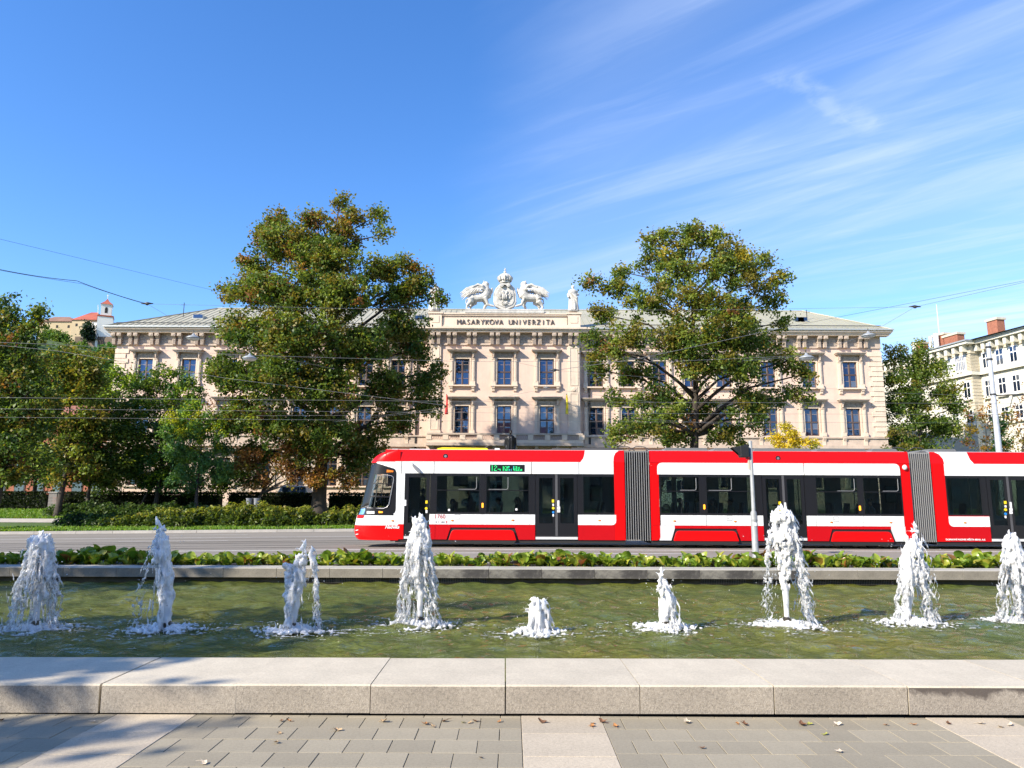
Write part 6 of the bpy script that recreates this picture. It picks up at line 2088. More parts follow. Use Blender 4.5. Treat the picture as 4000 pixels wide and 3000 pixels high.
for row, (yy, dx) in enumerate(((15.95, .30), (16.22, .31), (16.5, .36), (16.85, .45))):
    x = -12.2
    while x < 12.2:
        u_ = 2000 + x / yy * FPX
        bergenia(x + rb_.uniform(-.08, .08), yy + rb_.uniform(-.07, .07), 12 if row < 2 else 9, .90 + .13 * math.sin(x * 1.3) + .10 * math.sin(x * 4.1 + row) + rb_.uniform(-.14, .14) + (.38 if 430 < u_ < 560 and row == 2 else 0), row)
        x += dx
# ------------------------------------------------------------------ fountain jets
def foam_mat():
    M = Mat('foaming_water')
    M.t.nodes.remove(M.b)
    d = M.n('ShaderNodeSubsurfaceScattering'); d.inputs['Color'].default_value = (.97, .98, .985, 1); d.inputs['Radius'].default_value = (1, 1, 1); d.inputs['Scale'].default_value = .045
    t = M.n('ShaderNodeBsdfTranslucent'); t.inputs['Color'].default_value = (.94, .96, .98, 1)
    g = M.n('ShaderNodeBsdfGlossy'); g.inputs['Roughness'].default_value = .08
    tr = M.n('ShaderNodeBsdfTransparent'); tr.inputs['Color'].default_value = (.95, .98, 1, 1)
    fr = M.n('ShaderNodeFresnel'); fr.inputs['IOR'].default_value = 1.38
    bp = M.n('ShaderNodeBump'); bp.inputs['Strength'].default_value = .7; bp.inputs['Distance'].default_value = .010
    M.l(M.noise(70, 5, .7), bp.inputs['Height'])
    for n_ in (d, g, fr): M.l(bp.outputs[0], n_.inputs['Normal'])
    a = M.n('ShaderNodeMixShader'); a.inputs[0].default_value = .22
    M.l(d.outputs[0], a.inputs[1]); M.l(t.outputs[0], a.inputs[2])
    # clear water shows through between the bubbles
    b = M.n('ShaderNodeMixShader')
    at_ = M.n('ShaderNodeAttribute', attribute_name='clear')
    f = M.n('ShaderNodeMath', operation='MULTIPLY'); M.l(at_.outputs['Fac'], f.inputs[0])
    nz = M.ramp(M.noise(16, 4, .7), [(.40, (.05, .05, .05)), (.62, (1, 1, 1))])
    M.l(nz, f.inputs[1])
    M.l(f.outputs[0], b.inputs[0]); M.l(a.outputs[0], b.inputs[1]); M.l(tr.outputs[0], b.inputs[2])
    c = M.n('ShaderNodeMixShader')
    M.l(fr.outputs[0], c.inputs[0]); M.l(b.outputs[0], c.inputs[1]); M.l(g.outputs[0], c.inputs[2])
    M.l(c.outputs[0], M.out.inputs['Surface'])
    return M.m
m_foam = foam_mat()
m_nozzle = simple('nozzle_steel', (.10, .085, .06), .4, .8)
ICO = None
def ico_pts():
    bm = bmesh.new()
    bmesh.ops.create_icosphere(bm, subdivisions=1, radius=1.0)
    v = [tuple(x.co) for x in bm.verts]
    f = [[x.index for x in fc.verts] for fc in bm.faces]
    bm.free()
    return np.array(v), np.array(f)
ICO = ico_pts()
def blobs_mesh(name, P, R3, voxel, smooth_it=1):
    """spheres (centres P, radii R3 (n,3)) melted into one liquid surface"""
    P, R3 = np.array(P), np.array(R3)
    v0, f0 = ICO
    n, k = len(P), len(v0)
    v = (v0[None] * R3[:, None, :] + P[:, None, :]).reshape(-1, 3)
    f = (f0[None] + (np.arange(n) * k)[:, None, None]).reshape(-1, 3)
    me = bpy.data.meshes.new(name + '_raw')
    me.vertices.add(len(v)); me.vertices.foreach_set('co', v.astype(np.float32).ravel())
    me.loops.add(len(f) * 3); me.loops.foreach_set('vertex_index', f.astype(np.int32).ravel())
    me.polygons.add(len(f)); me.polygons.foreach_set('loop_start', np.arange(0, len(f) * 3, 3, dtype=np.int32))
    me.update(calc_edges=True)
    o = bpy.data.objects.new(name + '_raw', me)
    COL.objects.link(o)
    r = o.modifiers.new('r', 'REMESH'); r.mode, r.voxel_size, r.use_smooth_shade = 'VOXEL', voxel, True
    if smooth_it:
        sm = o.modifiers.new('s', 'SMOOTH'); sm.iterations, sm.factor = smooth_it, .5
    dg = bpy.context.evaluated_depsgraph_get(); dg.update()
    out = bpy.data.meshes.new_from_object(o.evaluated_get(dg))
    out.name = name
    bpy.data.objects.remove(o); bpy.data.meshes.remove(me)
    return out
def set_clear(me, axis, x0, y0, rin, rout, zlo, zhi, k=1.0):
    n = len(me.vertices)
    co = np.empty(n * 3, np.float32); me.vertices.foreach_get('co', co); co = co.reshape(-1, 3)
    cx = x0 + axis[0] * (co[:, 2] - zlo) / max(.01, zhi - zlo)
    r = np.hypot(co[:, 0] - cx, co[:, 1] - y0)
    c = np.clip((r - rin) / (rout - rin), 0, 1)
    h = np.clip((co[:, 2] - zlo) / (zhi - zlo), 0, 1)
    c = c * np.clip(1.25 - h * 1.1, 0.0, 1) * k
    a = me.attributes.new('clear', 'FLOAT', 'POINT')
    a.data.foreach_set('value', c.astype(np.float32))

WHICH = ['leftmost jet, grey in shade, with a wide ragged veil', 'second jet from the left with a thick white column and thin side stream', 'third jet from the left with two ragged tips', 'tall rounded jet in front of the tram front door',
         'shortest jet, a low white stub in the middle of the pool', 'slim pointed jet in front of the tram bellows', 'tallest jet, leaning left, right of the traffic signal', 'fan shaped jet with a bent side stream near the right edge', 'jet cut by the right frame edge']
for ji, (u, v, tu, tv, wf, style) in enumerate(JETS):
    R = random.Random(200 + ji * 7)
    rng = np.random.default_rng(300 + ji)
    b = JB[ji]
    top = at(tu, tv, b.y)
    H = top.z - .02
    lean = top.x - b.x
    t = thing('fountain_jet', 'white foaming ' + WHICH[ji], 'fountain jet', tuple(b), 'row of fountain jets')
    # nozzle
    build(MB().lathe([(.03, -.5), (.03, .0), (.055, .01), (.06, .09), (.05, .10), (.035, .12), (.01, .12)], tuple(b), 14), 'nozzle', m_nozzle, t, smooth=False)
    P, Rr = [], []
    def add(x, y, z, r, rz=None):
        P.append((x, y, z)); Rr.append((r, r, rz or r))
    axis = lambda f: b.x + lean * f ** 1.2
    r0 = .045 if style != 'stub' else .10
    r1 = {'wide': .085, 'twin': .11, 'split': .10, 'stub': .13, 'spike': .075, 'side': .12, 'fan': .10}[style] * wf
    # rising core: froth of small beads packed into a tapering column
    PROFS = {'stub': [(0, .10), (.3, .12), (.7, .125), (.9, .09), (1, .04)], 'spike': [(0, .05), (.15, .07), (.45, .085), (.75, .06), (.92, .035), (1, .012)],
             'wide': [(0, .034), (.25, .05), (.5, .075), (.72, .105), (.88, .105), (.955, .08), (.99, .04), (1, .02)], 'twin': [(0, .04), (.2, .085), (.55, .10), (.78, .11), (.9, .06), (1, .025)],
             'split': [(0, .035), (.3, .07), (.62, .10), (.8, .07), (.93, .04), (1, .016)], 'side': [(0, .034), (.3, .05), (.55, .085), (.78, .13), (.92, .115), (.97, .085), (1, .035)], 'fan': [(0, .036), (.25, .05), (.5, .10), (.75, .085), (.9, .05), (1, .018)]}
    prof = PROFS[style]
    def prad(f):
        for (f0, a0), (f1, a1) in zip(prof, prof[1:]):
            if f <= f1: return lerp(a0, a1, (f - f0) / (f1 - f0)) * (1.02 * wf if f > .3 else 1)
        return prof[-1][1]
    z = .10
    while z < H:
        f = z / H
        rr = prad(f) * (1 + .16 * math.sin(z * 19 + ji * 2) * f + .10 * math.sin(z * 41 + ji) * f)
        cxx, cyy = axis(f) + .012 * math.sin(z * 11 + ji) * f, b.y + .012 * math.cos(z * 9 + ji) * f
        if f < .3:
            add(cxx, cyy, z, rr, rr * 1.6)
        else:
            nb = max(2, int((rr / .020) ** 2 * .62))
            for k in range(nb):
                a_, r_ = R.uniform(0, 6.28), rr * math.sqrt(R.random())
                add(cxx + r_ * math.cos(a_), cyy + r_ * math.sin(a_), z + R.gauss(0, .02), *(lambda r__: (r__, r__ * R.uniform(1.8, 3.6)))(R.uniform(.009, .019)))
        z += .022
    for k in range({'stub': 26, 'spike': 16}.get(style, 14)):      # licks and spikes off the sides and top
        f = R.uniform(.55, .99)
        a_ = R.uniform(0, 6.28)
        x, y, z = axis(f) + prad(f) * math.cos(a_), b.y + prad(f) * math.sin(a_), H * f
        dx = math.cos(a_) * R.uniform(.004, .02)
        dz = R.uniform(.004, .016)
        for j in range(R.randrange(3, 8)):
            add(x + dx * j, y, z + j * dz - .0012 * j * j, .014 * (1 - j * .09))
    # falling water: ballistic strands that merge into a veil
    def strand(phi, zs, vr, r_bead, gap, r_start, keep=1.0, zend=.02):
        tt = 0.0
        ph = R.uniform(0, 6.28)
        while True:
            z = zs - 4.9 * tt * tt
            if z < zend: break
            f = max(0, min(1, zs / H))
            rad_ = r_start + vr * tt
            wob = .012 * math.sin(z * 26 + ph) * (1 + tt * 2)
            x = axis(f) + (rad_ + wob) * math.cos(phi)
            y = b.y + (rad_ + wob) * math.sin(phi)
            if R.random() < keep and math.sin(z * gap + ph) > -.55 + (1 - keep):
                g = r_bead * .66 * (.82 + .30 * math.sin(z * 23 + ph * 3) + R.uniform(-.12, .12)) * (1 - .40 * tt)
                add(x, y, z, g, g * 2.4)
            sp = max(.25, 9.8 * tt)
            tt += .014 / sp if sp > .6 else .014
    ns = {'stub': 30, 'spike': 46, 'twin': 62, 'split': 74, 'wide': 150, 'side': 110, 'fan': 110}[style]
    for k in range(ns):
        if style == 'wide':
            phi = R.uniform(0, 6.28); vr = R.uniform(.22, .50) * wf
            strand(phi, H * R.uniform(.72, .95), vr, .017, R.uniform(4, 16), r1 * .7, .92)
        elif style == 'twin':
            if k < 24: strand(math.pi + R.gauss(0, .25), H * R.uniform(.6, .8), R.uniform(.36, .55), .013, R.uniform(6, 18), r1 * .8, .72)
            else: strand(R.gauss(0, .9), H * R.uniform(.5, .86), R.uniform(.04, .24), .026, R.uniform(3, 9), r1 * .8)
        elif style == 'split':
            if k < 38: strand(R.gauss(0, .35), H * R.uniform(.78, .95), R.uniform(.28, .42), .015, R.uniform(6, 18), r1, .75)
            else: strand(math.pi + R.gauss(0, .8), H * R.uniform(.45, .72), R.uniform(.05, .22), .02, R.uniform(4, 12), r1 * .9, .9)
        elif style == 'side':
            if k < 58: strand(R.gauss(0, .45), H * R.uniform(.6, .95), R.uniform(.20, .62), .017, R.uniform(4, 14), r1 * .8, .9)
            else: strand(math.pi + R.gauss(0, .5), H * R.uniform(.72, .95), R.uniform(.12, .42), .014, R.uniform(8, 22), r1, .62)
        elif style == 'fan':
            ph = R.gauss(0, .5) if k % 2 else math.pi + R.gauss(0, .55)
            strand(ph, H * R.uniform(.5, .9), R.uniform(.12, .48), .018, R.uniform(4, 13), r1 * .8, .88)
        elif style == 'spike':
            strand(R.gauss(0, .55), H * R.uniform(.4, .8), R.uniform(.2, .75), .02, R.uniform(4, 12), r1 * .8, .92)
        else:
            strand(R.uniform(0, 6.28), H * R.uniform(.5, .98), R.uniform(.1, .5), .026, R.uniform(4, 12), r1 * .7, .95)
    if style == 'fan':
        for k in range(60):
            f = k / 60
            x = b.x + .06 + .20 * math.sin(f * 2.6)
            add(x + R.gauss(0, .012), b.y + R.gauss(0, .02), H * (.86 - .5 * f), .030 * (1 - .5 * f) + .008)
    if style == 'split':
        for k in range(40):
            f = k / 40
            add(axis(.7) - .14 + R.gauss(0, .02), b.y + R.gauss(0, .02), H * (.72 - .6 * f), .05 * (1 - f * .4))
    # loose drops
    for k in range(150 if style != 'stub' else 60):
        ph = R.uniform(0, 6.28); rr = abs(R.gauss(0, .26)) * wf + .08
        add(b.x + lean * .5 + rr * math.cos(ph), b.y + rr * math.sin(ph) * .7, R.uniform(.05, H * .85), R.uniform(.0055, .013))
    me = blobs_mesh('water_column', P, Rr, .0105, 2)
    set_clear(me, (lean, 0), b.x, b.y, r1 * .7, r1 * 1.7, 0.0, H, .95 if style not in ('stub', 'spike') else .45)
    tag(link('water_column', me, m_foam, t), kind='stuff')
    # splash and drifting foam round the foot
    P, Rr = [], []
    big = {'stub': .75, 'spike': .95}.get(style, 1.15)
    for k in range(int(300 * big)):
        ph = R.uniform(0, 6.28)
        rr = abs(R.gauss(0, .27)) * big
        x, y = b.x + lean * .3 + rr * math.cos(ph) * 1.25, b.y + rr * math.sin(ph)
        hgt = max(.006, .075 * math.exp(-rr * 3.2) * R.uniform(.3, 1.3))
        P.append((x, y, hgt * .4 + .008)); Rr.append((R.uniform(.010, .036), R.uniform(.010, .03), hgt))
    for k in range(int(60 * big)):
        ph = R.uniform(0, 6.28); rr = R.uniform(.08, .38) * big
        h_ = R.uniform(.03, .14)
        for j in range(5):
            P.append((b.x + (rr + j * .010) * math.cos(ph) * 1.2, b.y + (rr + j * .010) * math.sin(ph), .01 + h_ * j / 5)); Rr.append((.012 - j * .0014,) * 3)
    for k in range(int(120 * big)):       # streaks of foam on the ripples
        x, y = b.x + R.gauss(.05, .62) * big, b.y + R.gauss(-.05, .34) * big
        L = R.uniform(.02, .09)
        for j in range(3):
            P.append((x + (j - 1) * L * .6, y + R.gauss(0, .008), .017)); Rr.append((L * .55, R.uniform(.008, .02), .009))
    me = blobs_mesh('splash', P, Rr, .0125, 1)
    set_clear(me, (0, 0), b.x, b.y, .16, .8, -1.0, 5.0, .75)
    tag(link('splash', me, m_foam, t), kind='stuff')
# ------------------------------------------------------------------ traffic signal by the road
m_galv = stone_mat('galvanised_steel', (0.27, 0.285, 0.285), 0.14, 0.08, scale=5, bump=.05, objvar=0, rough=.5)
YS = 23.0
sx = at(2950, 2130, YS).x
sig = thing('traffic_signal', 'grey signal post with a black hooded lamp head in front of the tram', 'traffic signal', (sx, YS, 0))
zt_, zj_ = at(2925, 1722, YS).z, at(2935, 2000, YS).z
build(MB().lathe([(.105, 0), (.105, .02), (.095, .03), (.095, zj_ - .03), (.075, zj_ + .02), (.058, zj_ + .04), (.055, zt_ - .01), (.045, zt_)], (sx, YS, 0), 18), 'post', m_galv, sig, smooth=True)
build(MB().lathe([(.098, 0), (.10, .0), (.10, .06), (.098, .06)], (sx, YS, zj_ - .28), 18), 'collar', m_galv, sig)
m_sig = simple('signal_black', (.014, .014, .015), .5)
za, zb2 = at(2900, 1787, YS).z, at(2900, 1742, YS).z
hd = build(MB().box(sx - .36, YS - .13, za, sx - .09, YS + .13, zb2), 'lamp_head', m_sig, sig); bevel(hd, .02)
q = MB()
q.add([(sx - .36, YS - .12, zb2 - .02), (sx - .36, YS + .12, zb2 - .02), (sx - .36, YS + .12, za + .06), (sx - .36, YS - .12, za + .06), (sx - .62, YS - .11, zb2 - .06), (sx - .62, YS + .11, zb2 - .06)],
      [(0, 1, 5, 4), (0, 4, 3), (1, 2, 5)])
vo = build(q, 'visor', m_sig, sig); sd = vo.modifiers.new('s', 'SOLIDIFY'); sd.thickness = .012
build(MB().tube([(sx - .361, YS, (za + zb2) / 2), (sx - .375, YS, (za + zb2) / 2)], .095, 16), 'lens', simple('dark_lens', (.03, .05, .03), .2), sig)
q = MB(); q.box(sx - .2, YS - .03, zb2, sx + .02, YS + .03, zb2 + .05); q.box(sx - .12, YS - .03, za - .06, sx + .02, YS + .03, za)
build(q, 'bracket', m_sig, sig)
build(MB().box(sx - .16, YS - .05, za - .06, sx - .06, YS + .05, za - .005), 'red_cap', simple('red_cap', (.5, .02, .03), .4), sig)
build(MB().box(sx - .10, YS - .05, za - .36, sx - .062, YS + .05, za - .08), 'call_box', simple('cream_box', (.55, .50, .40), .5), sig)
build(MB().box(sx - .04, YS - .1, zj_ - .42, sx + .04, YS - .094, zj_ - .32), 'sticker', m_wlabel, sig)

# ------------------------------------------------------------------ overhead wires and lamps
m_wire = simple('wire_dark', (.03, .032, .035), .5)
m_wirel = simple('wire_grey', (.20, .205, .21), .5, .3)
def wire(label, pts, r=.012, m=None, sag=0.0, name='overhead_wire'):
    """pts: (u, v, Y)"""
    W = [at(u, v, Y) for u, v, Y in pts]
    out = []
    for a, b in zip(W, W[1:]):
        n = 14
        for k in range(n):
            t = k / n
            p = a.lerp(b, t)
            p.z -= sag * 4 * t * (1 - t)
            out.append(p)
    out.append(W[-1])
    q = MB().tube(out, r * .52, 5)
    o = build(q, name, m or m_wire)
    return tag(o, label, 'wire', 'overhead wires')
wire('thin upper wire running from the left frame edge into the tallest tree', [(-300, 862, 30), (900, 1150, 44), (1500, 1290, 52)], .014)
wire('thick dark cable bundle from the left frame edge to the splice', [(-300, 1015, 26), (0, 1053, 28), (300, 1097, 31), (575, 1187, 34)], .026, sag=.05)
wire('second strand twisted along the dark cable bundle', [(-300, 1010, 26), (0, 1056, 28), (320, 1108, 31), (575, 1190, 34)], .014, sag=.02)
wire('long level span wire between the two splices across both big trees', [(575, 1187, 34), (1300, 1204, 34), (2000, 1213, 34), (2800, 1210, 34), (3574, 1199, 34)], .012, m_wirel)
wire('cable dropping from the splice towards the first hanging lamp', [(575, 1187, 34), (640, 1225, 33), (755, 1310, 32), (870, 1352, 31), (1300, 1440, 30)], .014)
wire('pale span wire carrying the lamp in front of the left tree', [(-200, 1330, 30), (225, 1346, 30), (975, 1388, 30), (1800, 1412, 30), (2600, 1413, 30), (3150, 1388, 30)], .012, m_wirel)
wire('pale span wire sloping from the left trees down to the tram stop junction', [(-200, 1330, 31), (210, 1369, 31), (900, 1480, 31), (1745, 1584, 31)], .014, m_wirel)
wire('bright insulated rod wire rising right across the right tree', [(2165, 1447, 31), (2500, 1400, 31), (3050, 1282, 31)], .018, m_wirel)
wire('dark wire continuing from the rod wire to the right frame edge', [(3050, 1282, 31), (3500, 1195, 30), (4000, 1097, 29), (4300, 1040, 28)], .012)
wire('dark wire from the right splice to the right frame edge', [(3574, 1199, 34), (4000, 1103, 30), (4300, 1035, 28)], .012)
wire('wire from the right splice down through both right lamps', [(3574, 1199, 34), (3440, 1278, 33), (3390, 1305, 33), (3150, 1390, 32), (2900, 1410, 31)], .013, m_wirel)
for k, (Y, z, lab) in enumerate(((28.6, 5.62, 'contact wire above the near tram track'), (32.2, 5.62, 'contact wire above the far tram track'), (36.3, 5.7, 'near trolleybus wire over the far lane'))):
    a = Vector((-40, Y, z + .1)); b_ = Vector((0, Y, z - .05)); c_ = Vector((40, Y, z + .0))
    q = MB().tube([a.lerp(b_, i / 8) for i in range(8)] + [b_.lerp(c_, i / 8) for i in range(9)], .0055, 5)
    tag(build(q, 'overhead_wire', m_wirel), lab, 'wire', 'overhead wires')
wire('thin wire from the junction past the palace window to the left', [(2165, 1447, 31), (1840, 1378, 36), (1640, 1330, 40)], .009)
wire('thin wire from the junction to the lower right tree', [(2165, 1447, 31), (2600, 1478, 32), (3000, 1502, 33), (3500, 1535, 34), (4100, 1556, 34)], .009, m_wirel)
wire('short stay wire below the junction with an insulator', [(2165, 1447, 31), (2130, 1518, 31), (2095, 1575, 31)], .008, m_wirel)
wire('slack wire under the tallest tree towards the palace balcony', [(1000, 1624, 31), (1500, 1622, 31), (1760, 1590, 31), (2135, 1518, 31), (2560, 1572, 31)], .009, m_wirel)
wire('crossing wire low over the tram between the big trees', [(1300, 1648, 32), (1700, 1605, 32), (2060, 1580, 31), (2420, 1630, 31), (3000, 1668, 32)], .008, m_wirel)
def clamp(label, u, v, Y, s=1.0, m=None):
    p = at(u, v, Y)
    q = MB()
    q.tube([p + Vector((-.22 * s, 0, .01)), p + Vector((0, 0, .03)), p + Vector((.22 * s, 0, .01))], [.02, .05 * s, .02], 8)
    q.ell((p.x, p.y, p.z), (.07 * s, .05 * s, .06 * s), 8, 6)
    return tag(build(q, 'wire_clamp', m or m_wire, smooth=True), label, 'clamp', 'wire clamps')
clamp('dark splice where the cable bundle meets the span wire on the left', 575, 1187, 34, 1.3)
clamp('dark splice where three wires meet at the right of the palace', 3574, 1199, 34, 1.3)
clamp('junction clamp in front of the upper right centre window', 2165, 1447, 31, 1.0)
clamp('small insulator hanging below the junction clamp', 2135, 1515, 31, .6, m_wirel)
m_lamp = simple('lamp_shell', (.32, .34, .35), .5, .3)
m_lampg = simple('lamp_glass', (.62, .62, .58), .3)
def lamp(label, u, v, Y):
    p = at(u, v, Y)
    t = thing('hanging_lamp', label, 'street lamp', tuple(p), 'hanging street lamps')
    build(MB().lathe([(.03, .24), (.05, .20), (.09, .14), (.22, .09), (.30, .03), (.31, .0), (.28, .0)], tuple(p), 20), 'shell', m_lamp, t, smooth=True)
    build(MB().lathe([(.275, .0), (.24, -.05), (.13, -.085), (.02, -.09)], tuple(p), 20), 'diffuser', m_lampg, t, smooth=True)
    build(MB().tube([p + Vector((0, 0, .25)), p + Vector((0, 0, .36))], .02, 6), 'hook', m_wire, t)
lamp('saucer lamp on a wire below the palace left cornice', 755, 1322, 32)
lamp('saucer lamp on a wire in front of the tallest tree', 975, 1402, 30)
lamp('saucer lamp in front of the second last upper palace window', 3150, 1400, 30)
lamp('saucer lamp below the palace right cornice', 3392, 1313, 33)

# catenary mast on the right
YM = 46.0
mx_ = at(3890, 1640, YM).x
mast = thing('catenary_mast', 'white tapered mast in front of the cream building', 'mast', (mx_, YM, gz(mx_, YM)))
ztm = at(3862, 1342, YM).z
build(MB().lathe([(.21, gz(mx_, YM)), (.20, 3), (.125, ztm), (.115, ztm + .02), (.02, ztm + .02)], (mx_, YM, 0), 16), 'post', simple('white_mast', (.36, .39, .43), .5, var=.12), mast, smooth=True)
q = MB()
for zz in (ztm - .3, ztm - 1.1, at(3885, 1545, YM).z):
    q.lathe([(.16, zz), (.18, zz + .02), (.18, zz + .1), (.16, zz + .12)], (mx_, YM, 0), 14)
build(q, 'band', m_wire, mast)
za_ = at(3895, 1545, YM).z
build(MB().tube([(mx_, YM, za_), (mx_ + 3.4, YM - .4, za_ + .1)], .045, 6).tube([(mx_ + 1.2, YM - .1, za_ + .05), (mx_ + .9, YM - .1, za_ - .8), (mx_ + 1.4, YM - .2, za_ - .85)], .03, 6), 'bracket_arm', m_wire, mast)

# ------------------------------------------------------------------ grey bins, silver car, white vans
m_bin = simple('grey_plastic', (.20, .21, .23), .5, var=.1)
for k, (u, lab) in enumerate(((972, 'left one of two grey litter bins behind the junipers'), (1002, 'right one of two grey litter bins behind the junipers'))):
    Y = 52.6
    p = at(u, 1970, Y)
    g = gz(p.x, Y)
    t = thing('litter_bin', lab, 'bin', (p.x, Y, g), 'grey litter bins')
    zt2 = at(u, 1946, Y).z
    build(MB().lathe([(.14, g + .3), (.20, zt2 - .05), (.215, zt2 - .05), (.215, zt2), (.18, zt2), (.17, zt2 - .1)], (p.x, Y, 0), 18), 'bucket', m_bin, t, smooth=False)
    build(MB().tube([(p.x + .26, Y, g), (p.x + .26, Y, zt2 + .03)], .035, 8), 'post', m_wire, t)
def car(label, name, u0, u1, v_roof, Y, mpaint, van=False):
    a, b = at(u0, 1930, Y).x, at(u1, 1930, Y).x
    g = gz(a, Y)
    zr = at((u0 + u1) / 2, v_roof, Y).z
    L, hgt = b - a, zr - g
    t = thing(name, label, 'van' if van else 'car', ((a + b) / 2, Y, g))
    if van:
        prof = [(a, g + .35), (a + .02 * L, g + .9), (a + .16 * L, g + 1.1), (a + .26 * L, zr - .08), (a + .32 * L, zr), (b - .08, zr), (b, zr - .12), (b, g + .35)]
    else:
        prof = [(a, g + .4), (a + .02, g + .8), (a + .20 * L, g + 1.0), (a + .34 * L, zr - .06), (a + .42 * L, zr), (b - .16 * L, zr), (b - .04, g + 1.05), (b, g + .9), (b, g + .4)]
    body = build(MB().prism(round_poly(prof, .09, 3), Y, Y + 1.8), 'body', mpaint, t); bevel(body, .06, 2)
    gl = MB()
    zb_, zt2 = g + hgt * .58, zr - .12
    if van: cuts = [(.20, .40), (.44, .66), (.70, .94)]
    else: cuts = [(.37, .54), (.56, .74), (.76, .88)]
    for c0, c1 in cuts:
        build(MB().prism(round_poly(rect(a + c0 * L, zb_, a + c1 * L, zt2), .06, 3), Y - .012, Y + .02), 'window', m_pane, t)
    for c in (.18, .80):
        w = build(MB().tube([(a + c * L, Y - .02, g + .32), (a + c * L, Y + .2, g + .32)], .32, 18), 'wheel', m_under, t)
        build(MB().tube([(a + c * L, Y - .03, g + .32), (a + c * L, Y + .1, g + .32)], .19, 12), 'rim', m_grey, w)
    build(MB().tube([(a + .44 * L, Y + .15, zr + .05), (b - .18 * L, Y + .15, zr + .05)], .02, 6), 'roof_rail', m_grey, t)
car('silver estate car parked behind the clipped hedge', 'parked_car', 1035, 1215, 1897, 65, paint('silver_paint', (.50, .53, .56), .3, .6))
car('white van parked behind, seen through the tram middle windows', 'parked_van', 2570, 2740, 1872, 63, m_white, True)
car('second white van, seen through the tram front windows', 'parked_van', 1800, 2000, 1878, 64, m_white, True)

# ------------------------------------------------------------------ cream building on the right
m_cream = stone_mat('cream_render', (.62, .60, .52), .05, .05, scale=.6, bump=.1, objvar=0, blotch=.06)
m_creamd = stone_mat('cream_stone', (.56, .50, .39), .1, .1, scale=1.5, objvar=.04)
m_wfr = simple('white_frame', (.72, .72, .70), .5)
m_slate = simple('grey_green_slate', (.20, .215, .19), .6, var=.2, scale=.8)
m_brick = stone_mat('chimney_brick', (.30, .115, .07), .25, .2, scale=5, objvar=.05)
O = at(4000, 1600, 75); O.z = 0
D = Vector((-.20, 1.0, 0)).normalized()           # along the facade, away from the viewer
Nn = Vector((-D.y, D.x, 0))                        # outwards, to the left
def CB(s, out, z): 
    p = O + D * s + Nn * out
    return (p.x, p.y, z)
def s_of(u, out=0.0):
    k = (u - 2000) / FPX
    # solve (O + D s + N out).x = k * depth(z~eye)
    ox, oy = O.x + Nn.x * out, O.y + Nn.y * out
    kk = k / math.cos(PITCH) * (1 + .0)
    return (ox - kk * oy * .985) / (kk * D.y * .985 - D.x)
def z_of(u, v, out=0.0):
    s = s_of(u, out)
    p = CB(s, out, 0)
    return at(u, v, p[1]).z
cb = thing('cream_building', 'cream four storey building with brick chimneys at the right edge', 'building', (O.x, O.y, 1.0))
def cbox(s0, s1, o0, o1, z0, z1, name, m, parent=None, q=None):
    b = q or MB()
    P = [CB(s0, o0, z0), CB(s1, o0, z0), CB(s1, o1, z0), CB(s0, o1, z0), CB(s0, o0, z1), CB(s1, o0, z1), CB(s1, o1, z1), CB(s0, o1, z1)]
    b.add(P, [(3, 2, 1, 0), (4, 5, 6, 7), (0, 1, 5, 4), (1, 2, 6, 5), (2, 3, 7, 6), (3, 0, 4, 7)])
    return b if q is not None else build(b, name, m, parent or cb)
zeave = z_of(4000, 1300)
PRJ = 1.1
sq = s_of(3862)
s_far = sq + 22
sN = -14
cbox(sN, sq, -14, 0, 0, zeave - 1.4, 'wall', m_cream)
cbox(sq, s_far, -14, PRJ, 0, zeave - 1.4, 'projecting_wall', m_cream)
for (a, b, o) in ((sN, sq, 0), (sq - .2, s_far, PRJ)):
    cbox(a, b, -14, o + .12, zeave - 1.4, zeave - .45, 'frieze_band', m_creamd)
    cbox(a - (.5 if a > 0 else 0), b, -14, o + 1.0, zeave - .45, zeave - .15, 'cornice', m_cream)
    cbox(a - (.6 if a > 0 else 0), b, -14, o + 1.15, zeave - .15, zeave, 'gutter', m_gutter)
    zm = z_of(4000, 1432)
    cbox(a - (.15 if a > 0 else 0), b, -1, o + .35, zm - .2, zm + .15, 'string_course', m_cream)
    q = MB()
    for k in range(20):
        s = lerp(a, b, (k + .5) / 20)
        cbox(s - .2, s + .2, 0, o + .8, zeave - 1.2, zeave - .46, 'console', m_cream)
# rusticated end of the projection
for k in range(11):
    z = lerp(zm + .3, zeave - 1.5, k / 11); h = (zeave - 1.5 - zm - .3) / 11
    cbox(sq - .06, sq + .9, .0, PRJ + .06, z + .03, z + h - .03, 'quoin', m_creamd)
for k in range(13):
    z = lerp(z_of(4000, 1620), zm - .25, k / 13); h = (zm - .25 - z_of(4000, 1620)) / 13
    cbox(sq - .06, sq + .9, .0, PRJ + .06, z + .03, z + h - .03, 'quoin', m_creamd)
def cwin(s0, s1, z0, z1, o):
    w = cbox(s0 - .12, s1 + .12, o - .02, o + .1, z0 - .15, z1 + .15, 'window', m_wfr)
    n = 2
    for k in range(n):
        a, b = lerp(s0, s1, k / n) + .05, lerp(s0, s1, (k + 1) / n) - .05
        for (c, d) in ((0, .62), (.66, 1)):
            cbox(a, b, o + .08, o + .115, lerp(z0, z1, c) + .03, lerp(z0, z1, d) - .03, 'pane', m_pane, w)
    cbox(s0 - .2, s1 + .2, o, o + .3, z0 - .32, z0 - .15, 'sill', m_cream, w)
